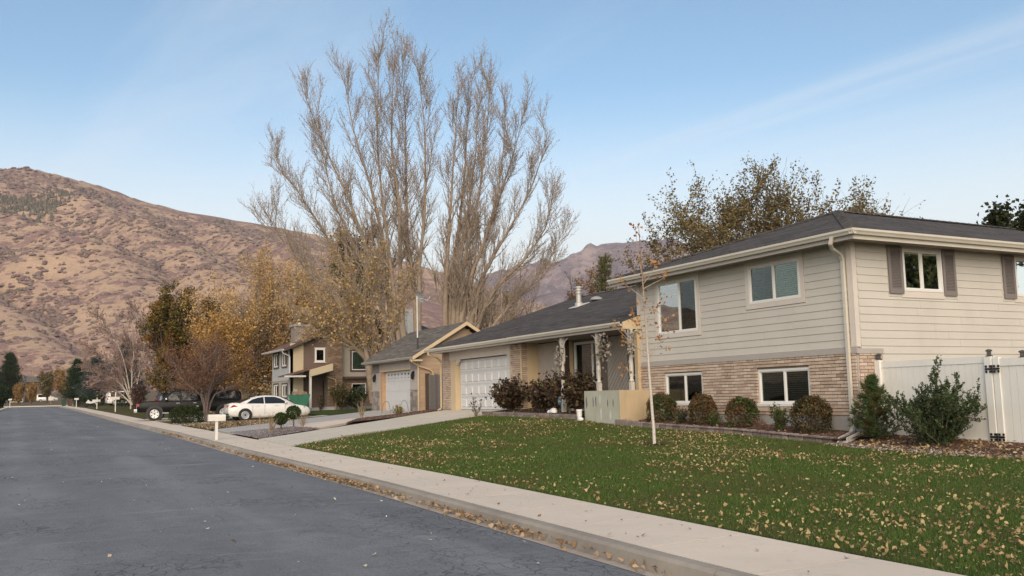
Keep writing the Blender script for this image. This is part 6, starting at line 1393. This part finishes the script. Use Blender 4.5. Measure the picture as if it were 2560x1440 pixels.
MB().prism([(8.6, 139.85, z+.55), (9.2, 139.85, z+.45), (9.9, 139.85, z+.6), (9.6, 139.85, z+.8), (9.2, 139.85, z+.72), (8.9, 139.85, z+1.0)], [(8.6, 140.15, z+.55), (9.2, 140.15, z+.45), (9.9, 140.15, z+.6), (9.6, 140.15, z+.8), (9.2, 140.15, z+.72), (8.9, 140.15, z+1.0)]).build('fairing', WP, t)
# ================================================================== trees
def px(x, y, x0, y0, s): return (x-x0)/s, (y0-y)/s
def stemset(lst, x0, y0, s, r, dspread=2.5):
    out = []
    for pts in lst:
        dd = random.uniform(-dspread, dspread); n = len(pts); out.append(([rp(*px(x, y, x0, y0, s), dd*i/(n-1)) for i, (x, y) in enumerate(pts)], r*random.uniform(.75, 1.1)))
    return out
def bare_tree(name, label, base, stems, tip, n1, l1, n2, l2, n3, l3, mats, K=12, ang=(16, 36), up=.55, tw=.010, bud=.05, budn=1, leafm=None, leaves=0, leafs=.09, lowleaf=None):
    P, R_ = polystems(base, stems, K, tip=tip, taper=1.35)
    A, RA = sprout(P, R_, n1, .25, .96, ang, l1, 7, up, .05, .36, lenfall=.55, rmin=.018)
    A2, RA2 = sprout(P, R_, n1*2, .35, 1.0, (18, 45), l2, 5, up, .06, .35, rmin=.014)
    B, RB = sprout(A, RA, n2, .15, .98, (18, 42), l2, 5, up*.9, .07, .6, lenfall=.4, rmin=.014)
    B = np.concatenate([B, A2]); RB = np.concatenate([RB, RA2])
    C_, RC = sprout(B, RB, n3, .12, 1.0, (25, 55), l3, 2, .35, .10, .7, rmin=tw)
    pc = [('trunk', tubes(P, R_, 8), mats[0], True), ('branch', tubes(A, RA, 5), mats[0], True), ('twigs', join([tubes(B, RB, 4), tubes(C_, RC, 3)]), mats[1], True)]
    if budn:
        c = along(C_, budn, .02); pc.append(('leaves', leafset(c, rng.uniform(.6, 1.4, len(c))*bud, 0), mats[2], False))
    t = plant(name, label, 'tree', base, pc)
    if leafm is not None:
        c = along(C_, leaves, .12); ok = np.ones(len(c), bool) if lowleaf is None else rng.uniform(0, 1, len(c)) < np.clip((lowleaf-(c[:, 2]-base[2]))/lowleaf*1.6, 0, 1)
        c = c[ok]; V, F = leafset(c, rng.uniform(.6, 1.3, len(c))*leafs, 0); nobj('crown', V, F, leafm, t)['kind'] = 'stuff'
    return t
GOLD = foliage('gold_leaf', [(0, (.36, .22, .08)), (.4, (.50, .33, .14)), (.75, (.58, .42, .19)), (1, (.36, .28, .12))], .3)
GOLD2 = foliage('olive_gold_leaf', [(0, (.12, .085, .025)), (.4, (.23, .16, .05)), (.8, (.34, .24, .085)), (1, (.15, .13, .04))], .3)
BUD = foliage('dry_buds', [(0, (.34, .29, .25)), (.6, (.46, .40, .36)), (1, (.38, .24, .14))], .1)
CB = simple('cottonwood_bark', (.26, .205, .155), .9, .25, 4, .6, fine=25)
z0 = 1.3
SL_ = [[(1045, 1010), (1041, 746), (1018, 609), (1016, 495), (1018, 393), (1013, 268), (1005, 97)], [(1000, 1000), (975, 800), (960, 620), (945, 520), (905, 400), (868, 270), (845, 120)], [(990, 1000), (955, 760), (930, 640), (870, 480), (805, 330), (757, 195)],
       [(1010, 980), (985, 700), (965, 540), (950, 380), (955, 230), (960, 105)], [(1050, 960), (1048, 700), (1062, 560), (1075, 430), (1072, 300), (1055, 150)], [(985, 980), (930, 790), (850, 640), (780, 520), (720, 430), (685, 370)], [(1000, 960), (960, 780), (905, 640), (850, 540), (820, 430), (800, 350)], [(980, 960), (890, 800), (800, 700), (730, 630), (668, 520)], [(1020, 960), (1000, 720), (1010, 560), (990, 400), (985, 260), (1000, 150)]]
bare_tree('cottonwood_tree', 'tallest bare cottonwood with many upright grey limbs behind the garages', (25.0, 61.5, z0), stemset(SL_, 1045, 1010, 35.6, .27), .02, 18, (2.6, 6.2), 12, (.9, 2.4), 8, (.18, .60), (CB, TWIG, BUD), ang=(14, 38), up=.62, bud=.06, budn=2, tw=.0075)
SR_ = [[(1100, 1010), (1105, 700), (1125, 600), (1140, 480), (1152, 330), (1160, 165)], [(1095, 1000), (1092, 720), (1108, 560), (1118, 420), (1128, 260), (1135, 200)], [(1110, 1000), (1130, 700), (1170, 560), (1198, 420), (1212, 280), (1220, 180)], [(1112, 1000), (1155, 690), (1215, 560), (1255, 430), (1288, 340), (1302, 265)], [(1115, 1000), (1180, 700), (1262, 580), (1325, 470), (1358, 350)], [(1115, 990), (1200, 740), (1290, 660), (1350, 590), (1372, 480)], [(1100, 990), (1120, 700), (1150, 560), (1175, 400), (1185, 250)], [(1105, 990), (1145, 720), (1195, 610), (1230, 500), (1250, 370), (1255, 300)], [(1120, 990), (1220, 800), (1310, 720), (1370, 640), (1385, 590)]]
bare_tree('cottonwood_tree', 'broad bare cottonwood on the right of the tallest one', (27.2, 60.8, z0), stemset(SR_, 1105, 1010, 35.2, .27), .02, 17, (2.2, 5.2), 12, (.8, 2.3), 8, (.18, .56), (CB, TWIG, BUD), ang=(14, 38), up=.62, bud=.06, budn=2, tw=.0075)
LS = [[(930, 1000), (915, 870), (890, 800), (845, 760), (790, 735), (720, 720)], [(930, 990), (918, 880), (900, 780), (880, 700), (850, 640)], [(940, 1000), (950, 860), (985, 780), (1000, 700)], [(930, 990), (905, 840), (850, 780), (800, 770), (770, 780)], [(935, 990), (930, 850), (935, 760), (930, 660)], [(925, 900), (880, 850), (840, 820), (805, 812)]]
bare_tree('leaning_tree', 'leaning tree with sparse golden leaves arching over the tan house', (17.9, 50.8, 1.0), stemset(LS, 930, 1020, 44, .22, 1.5), .02, 12, (1.2, 3.0), 7, (.6, 1.5), 5, (.15, .5), (CB, TWIG, BUD), ang=(20, 50), up=.25, bud=.06, budn=1, leafm=GOLD, leaves=2, leafs=.14)

def leafy(name, label, base, h, w, stops, n=9000, leaf=.14, stems=5, trunk=.16, split=.25, ang=(25, 50), up=.35, bark=None, n1=10, n2=7, patchc=None, droop=0, fill=1., group=None, transl=.25, spread=.68, round_=.3):
    st = []
    for i in range(stems):
        a = 6.28*i/stems+random.uniform(-.4, .4); q = random.uniform(.12, spread)*w/2; hh = h*random.uniform(.85, .98)*(1-round_*(q/(w/2))**2)
        st.append(([(0, 0, -.2), (math.cos(a)*q*.12, math.sin(a)*q*.12, h*split), (math.cos(a)*q*.7, math.sin(a)*q*.7, hh*.62), (math.cos(a)*q, math.sin(a)*q, hh)], trunk*random.uniform(.7, 1)))
    P, R_ = polystems(base, st, 9, tip=trunk*.06)
    A, RA = sprout(P, R_, n1, split+.05, .97, ang, (w*.20, w*.42), 6, up, .09, .5, lenfall=.55, rmin=.014); B, RB = sprout(A, RA, n2, .2, 1, (25, 60), (w*.06, w*.15), 4, up-droop, .12, .55, rmin=.008)
    k = max(1, int(n/len(B))); c = np.concatenate([along(B, k, leaf*.9), along(A, max(1, k//2), leaf*1.2)])
    c = c[fbm(c[:, 0]*.9+7, c[:, 1]*.9+c[:, 2]*.9, 3, 13) > .30+.10*(1-fill)*3]
    if droop:
        dn = rng.uniform(0, 1, len(c))**1.5*droop*2.2; c[:, 2] -= dn; c = c[c[:, 2] > base[2]+.4]
    return plant(name, label, 'tree', base, [('trunk', tubes(P, R_, 8), bark or BARKD, True), ('branch', tubes(A, RA, 5), bark or BARKD, True), ('twigs', tubes(B, RB, 3), bark or BARKD, True), ('crown', leafset(c, rng.uniform(.6, 1.35, len(c))*leaf, .1), foliage('leaf_'+name, stops, transl, patchc, .35), False)], group)
# trees out of view to the right, seen only in the side windows and as soft shade
leafy('side_yard_tree', 'broad green tree seen only as a reflection in the shuttered side window', (36, 1.5, .6), 9.5, 8, [(0, (.03, .045, .015)), (.5, (.06, .08, .025)), (1, (.12, .12, .04))], 9000, .26, 6, .2, .2)
leafy('side_yard_tree', 'tall green tree reflected behind the broad one in the side window', (42, -6, .6), 11, 9, [(0, (.03, .045, .015)), (.5, (.06, .08, .025)), (1, (.12, .12, .04))], 9000, .26, 6, .2, .2)
OLV = [(0, (.07, .072, .018)), (.4, (.13, .115, .03)), (.8, (.20, .155, .045)), (1, (.30, .18, .055))]
BRO = [(0, (.12, .085, .035)), (.4, (.20, .15, .062)), (.8, (.29, .225, .10)), (1, (.16, .145, .06))]
leafy('brown_leaf_tree', 'spreading tree with thin brown leaves rising behind the house roof', (31.0, 32.9, 1.2), 9.5, 13.0, BRO, 95000, .11, 20, .16, .18, (25, 60), .3, BARKD, 13, 10, fill=.8, spread=.95, round_=.35)
leafy('brown_leaf_tree', 'smaller brown-leaved tree to the right behind the house roof', (35.0, 31.0, 1.2), 8.6, 8.5, BRO, 42000, .11, 12, .14, .2, (25, 60), .3, BARKD, 12, 9, fill=.75, spread=.88, round_=.4)
leafy('dark_tree', 'dark green leafy tree at the right frame edge above the roof', (49.0, 31.0, 1.2), 10.8, 7.0, [(0, (.014, .020, .007)), (.5, (.03, .038, .012)), (1, (.06, .065, .02))], 15000, .26, 5, .2, .2)
WIL = [(0, (.40, .24, .10)), (.4, (.58, .37, .16)), (.75, (.66, .44, .20)), (1, (.50, .39, .17))]
leafy('willow_tree', 'large golden weeping willow left of the cottonwoods', (21.0, 89, 1.2), 14.6, 14.5, WIL, 54000, .155, 14, .3, .15, (30, 60), .2, BARK, 12, 9, droop=.9, fill=.9, spread=.9, round_=.4)
leafy('golden_tree', 'golden brown tree directly behind the tan house chimney', (26, 84, 1.2), 9.5, 9, [(0, (.28, .18, .07)), (.5, (.46, .30, .12)), (1, (.58, .40, .17))], 14000, .18, 6, .2, .2, droop=.3, bark=BARK)
leafy('golden_tree', 'rusty golden tree left of the tan house', (16.2, 84, 1.0), 8.2, 7.0, [(0, (.32, .18, .06)), (.5, (.52, .31, .10)), (1, (.62, .42, .16))], 12000, .17, 5, .18, .2, bark=BARK, droop=.2)
leafy('dark_evergreen', 'dark olive tree standing behind the tallest cottonwood', (31.0, 92, 1.5), 18.0, 9.5, [(0, (.05, .05, .015)), (.5, (.10, .09, .026)), (1, (.20, .155, .05))], 22000, .25, 6, .25, .15)
leafy('golden_thicket', 'yellow-brown tree behind the neighbor garage', (34, 70, 1.5), 9.2, 8.5, [(0, (.26, .18, .075)), (.5, (.42, .29, .12)), (1, (.36, .28, .13))], 10000, .15, 7, .16, .15, bark=BARK, fill=.6)
leafy('bare_thicket', 'bare brown thicket of thin trees right of the cottonwoods', (38.5, 73, 1.5), 9.6, 11, [(0, (.28, .20, .14)), (.5, (.38, .28, .19)), (1, (.44, .33, .19))], 7000, .12, 12, .12, .1, (20, 45), .5, BARK, 13, 10, fill=.6)
leafy('bare_thicket', 'bare brown thicket behind the lower roof of the house', (45, 66, 1.5), 8.5, 10, [(0, (.28, .20, .14)), (.5, (.38, .28, .19)), (1, (.44, .33, .19))], 6000, .12, 11, .11, .1, (20, 45), .5, BARK, 13, 10, fill=.6)
leafy('orange_tree', 'small orange-brown tree behind the flue pipe', (39.5, 63, 1.8), 10.2, 5.5, [(0, (.22, .10, .03)), (.5, (.34, .17, .05)), (1, (.30, .22, .08))], 5000, .16, 5, .12, .3, fill=.7)
leafy('maple_tree', 'large olive and rust maple behind the black pickup', (13.4, 92, 1.2), 10.6, 9.0, OLV, 34000, .20, 11, .2, .12, patchc=(.26, .13, .035), bark=BARKD)
CRB = [(0, (.13, .060, .048)), (.5, (.21, .105, .075)), (1, (.29, .165, .09))]
leafy('crabapple_tree', 'low spreading reddish crabapple in front of the black pickup', (10.2, 58.6, .6), 4.9, 6.6, CRB, 17000, .075, 10, .075, .34, (25, 55), .35, simple('crab_bark', (.19, .14, .12), .9, .25, 6, .4), 12, 10, patchc=(.30, .155, .05), fill=.85, spread=.9, round_=.35)
needle_tree('roofline_pine', (34.3, 51.6, 1.4), 3.2, 9.8, 'slim olive pine rising behind the flue pipe', [(0, (.06, .065, .02)), (.5, (.11, .11, .035)), (1, (.18, .16, .06))], 18, 8, 8, .32, .09, None, 'tree', 9)
# birch with white limbs
WB = simple('birch_bark', (.42, .37, .32), .8, .2, 5, .2)
BS = [[(318, 1010), (322, 900), (330, 830), (335, 760)], [(320, 1000), (305, 900), (285, 840), (262, 800), (240, 770)], [(320, 1000), (300, 930), (268, 890), (235, 870), (212, 862)], [(322, 1000), (300, 950), (262, 925), (228, 915)], [(322, 1000), (295, 975), (262, 955), (240, 950)], [(325, 990), (345, 870), (350, 800), (352, 770)], [(322, 980), (312, 860), (300, 800), (290, 770)]]
bare_tree('birch_tree', 'weeping birch with bare white limbs left of the olive maple', (10.9, 106, 1.3), stemset(BS, 320, 1010, 24, .085, 1.2), .02, 10, (1.2, 3.0), 8, (.6, 1.6), 5, (.2, .7), (WB, simple('birch_twig', (.33, .235, .21), .9), foliage('birch_buds', [(0, (.24, .155, .13)), (1, (.36, .25, .20))], .1)), ang=(20, 50), up=-.1, tw=.018, bud=.16, budn=1)
leafy('purple_shrub', 'round purple-brown shrub left of the black pickup', (10.6, 96, 1.1), 2.3, 2.6, [(0, (.09, .05, .045)), (1, (.16, .10, .08))], 4000, .13, 8, .04, .05)
round_shrub((8.15, 52.6, lz(8.15, 52.6)), 1.9, 1.0, [(0, (.012, .022, .006)), (.5, (.028, .042, .012)), (1, (.06, .075, .02))], (.035, .05, .015), 'dark green spreading bush at the sidewalk in front of the pickup', 5000, .07)
upright_shrub('foundation_shrub', (22.4, 67.3, 1.0), 2.0, 1.7, 2600, [(0, (.02, .035, .012)), (1, (.06, .085, .03))], 'dark green shrub below the tan house window', leaf=.13, stems=26)
upright_shrub('foundation_shrub', (21.2, 67.2, 1.0), 1.7, 2.1, 1800, [(0, (.06, .06, .02)), (1, (.14, .12, .05))], 'brownish shrub beside the tan house chimney', leaf=.13, stems=26)
upright_shrub('lamp_shrub', (19.5, 66.6, 1.0), .7, 1.3, 300, [(0, (.05, .03, .015)), (1, (.12, .08, .04))], 'dry plant standing on the tan house porch', leaf=.1, stems=12)
# evergreens and autumn trees along the far street
SPR = [(0, (.03, .045, .04)), (.5, (.06, .08, .075)), (1, (.10, .12, .11))]; GRN = [(0, (.010, .026, .010)), (.5, (.02, .045, .016)), (1, (.04, .07, .025))]
needle_tree('blue_spruce', (12.2, 172, 1.9), 6.0, 8.2, 'blue-grey spruce halfway to the street end', SPR, 16, 12, 14, .55, .15, None, 'tree', 9)
needle_tree('blue_spruce', (14.5, 150, 1.8), 6.5, 9.5, 'taller blue-grey spruce left of the birch', SPR, 16, 12, 14, .55, .15, None, 'tree', 9)
needle_tree('green_conifer', (10.4, 196, 2.1), 5.5, 8.6, 'dark green conifer by the bins', GRN, 15, 12, 14, .55, .15, None, 'tree', 9)
needle_tree('street_end_conifer', (-1.2, 268, 3.2), 8.0, 12.5, 'tall dark conifer above the beige house', GRN, 17, 13, 14, .8, .2, (.05, .055, .02), 'tree', 8)
needle_tree('street_end_conifer', (-6.0, 262, 3.2), 8.5, 10, 'dark conifer at the left frame edge', GRN, 17, 13, 14, .8, .2, (.05, .055, .02), 'tree', 8)
AUT = [(0, (.20, .12, .05)), (.5, (.33, .20, .08)), (1, (.44, .28, .11))]; MIX = [(0, (.10, .09, .04)), (.5, (.18, .14, .06)), (1, (.28, .20, .085))]
for b, h, w, s_, lb in (((10.2, 238, 3), 7.5, 7, AUT, 'orange-brown tree before the street end'), ((7.2, 256, 3.1), 7.0, 6, MIX, 'olive-brown tree beside the brick building'), ((1.0, 246, 2.8), 4.2, 3.2, AUT, 'small rusty tree in front of the beige house'), ((3.6, 243, 2.8), 4.6, 2.6, AUT, 'slim rusty tree in front of the brick building'), ((13.5, 215, 2.6), 8.0, 8, MIX, 'broad olive tree behind the bins'), ((17, 128, 1.8), 8.5, 8, [(0, (.20, .125, .105)), (1, (.33, .22, .17))], 'mauve-brown tree behind the white mailbox'), ((18.5, 112, 1.6), 9.0, 8.5, [(0, (.20, .14, .10)), (1, (.34, .24, .16))], 'grey-brown tree between the birch and the maple'), ((24, 104, 1.6), 8.5, 8.0, AUT, 'rust-coloured tree beside the brown roof house')):
    leafy('autumn_tree', lb, b, h, w, s_, 7000, .26 if b[1] > 180 else .18, 6, .14, .15, group='autumn trees up the street')
upright_shrub('street_bush', (-1.75, 135, 1.4), 2.6, 3.4, 4200, GRN, 'dark bush at the left frame edge across the street', leaf=.22, stems=30)
for b, lb in (((10.6, 146, 1.75), 'low dark hedge behind the motorbike'), ((9.6, 156, 1.8), 'low dark hedge beside the small mailbox'), ((12.6, 124, 1.6), 'low dark hedge right of the mailboxes')):
    round_shrub(b, 3.6, 1.5, GRN, (.03, .03, .012), lb, 3000, .16, group='low hedges up the street')
# ================================================================== evening haze in the air
HZ = MB().box(-3200, 4600, -1300, 5100, -14, 640)
m_, n_, l_, b_ = newmat('haze'); n_.remove(b_)
pv = n_.new('ShaderNodeVolumePrincipled'); pv.inputs['Color'].default_value = (.95, .945, .95, 1); pv.inputs['Density'].default_value = .00010; pv.inputs['Anisotropy'].default_value = .1
l_.new(pv.outputs[0], n_['Material Output'].inputs['Volume'])
o = HZ.build('haze', m_); tag(o, 'thin pale evening haze in the valley air', 'haze', kind='stuff')
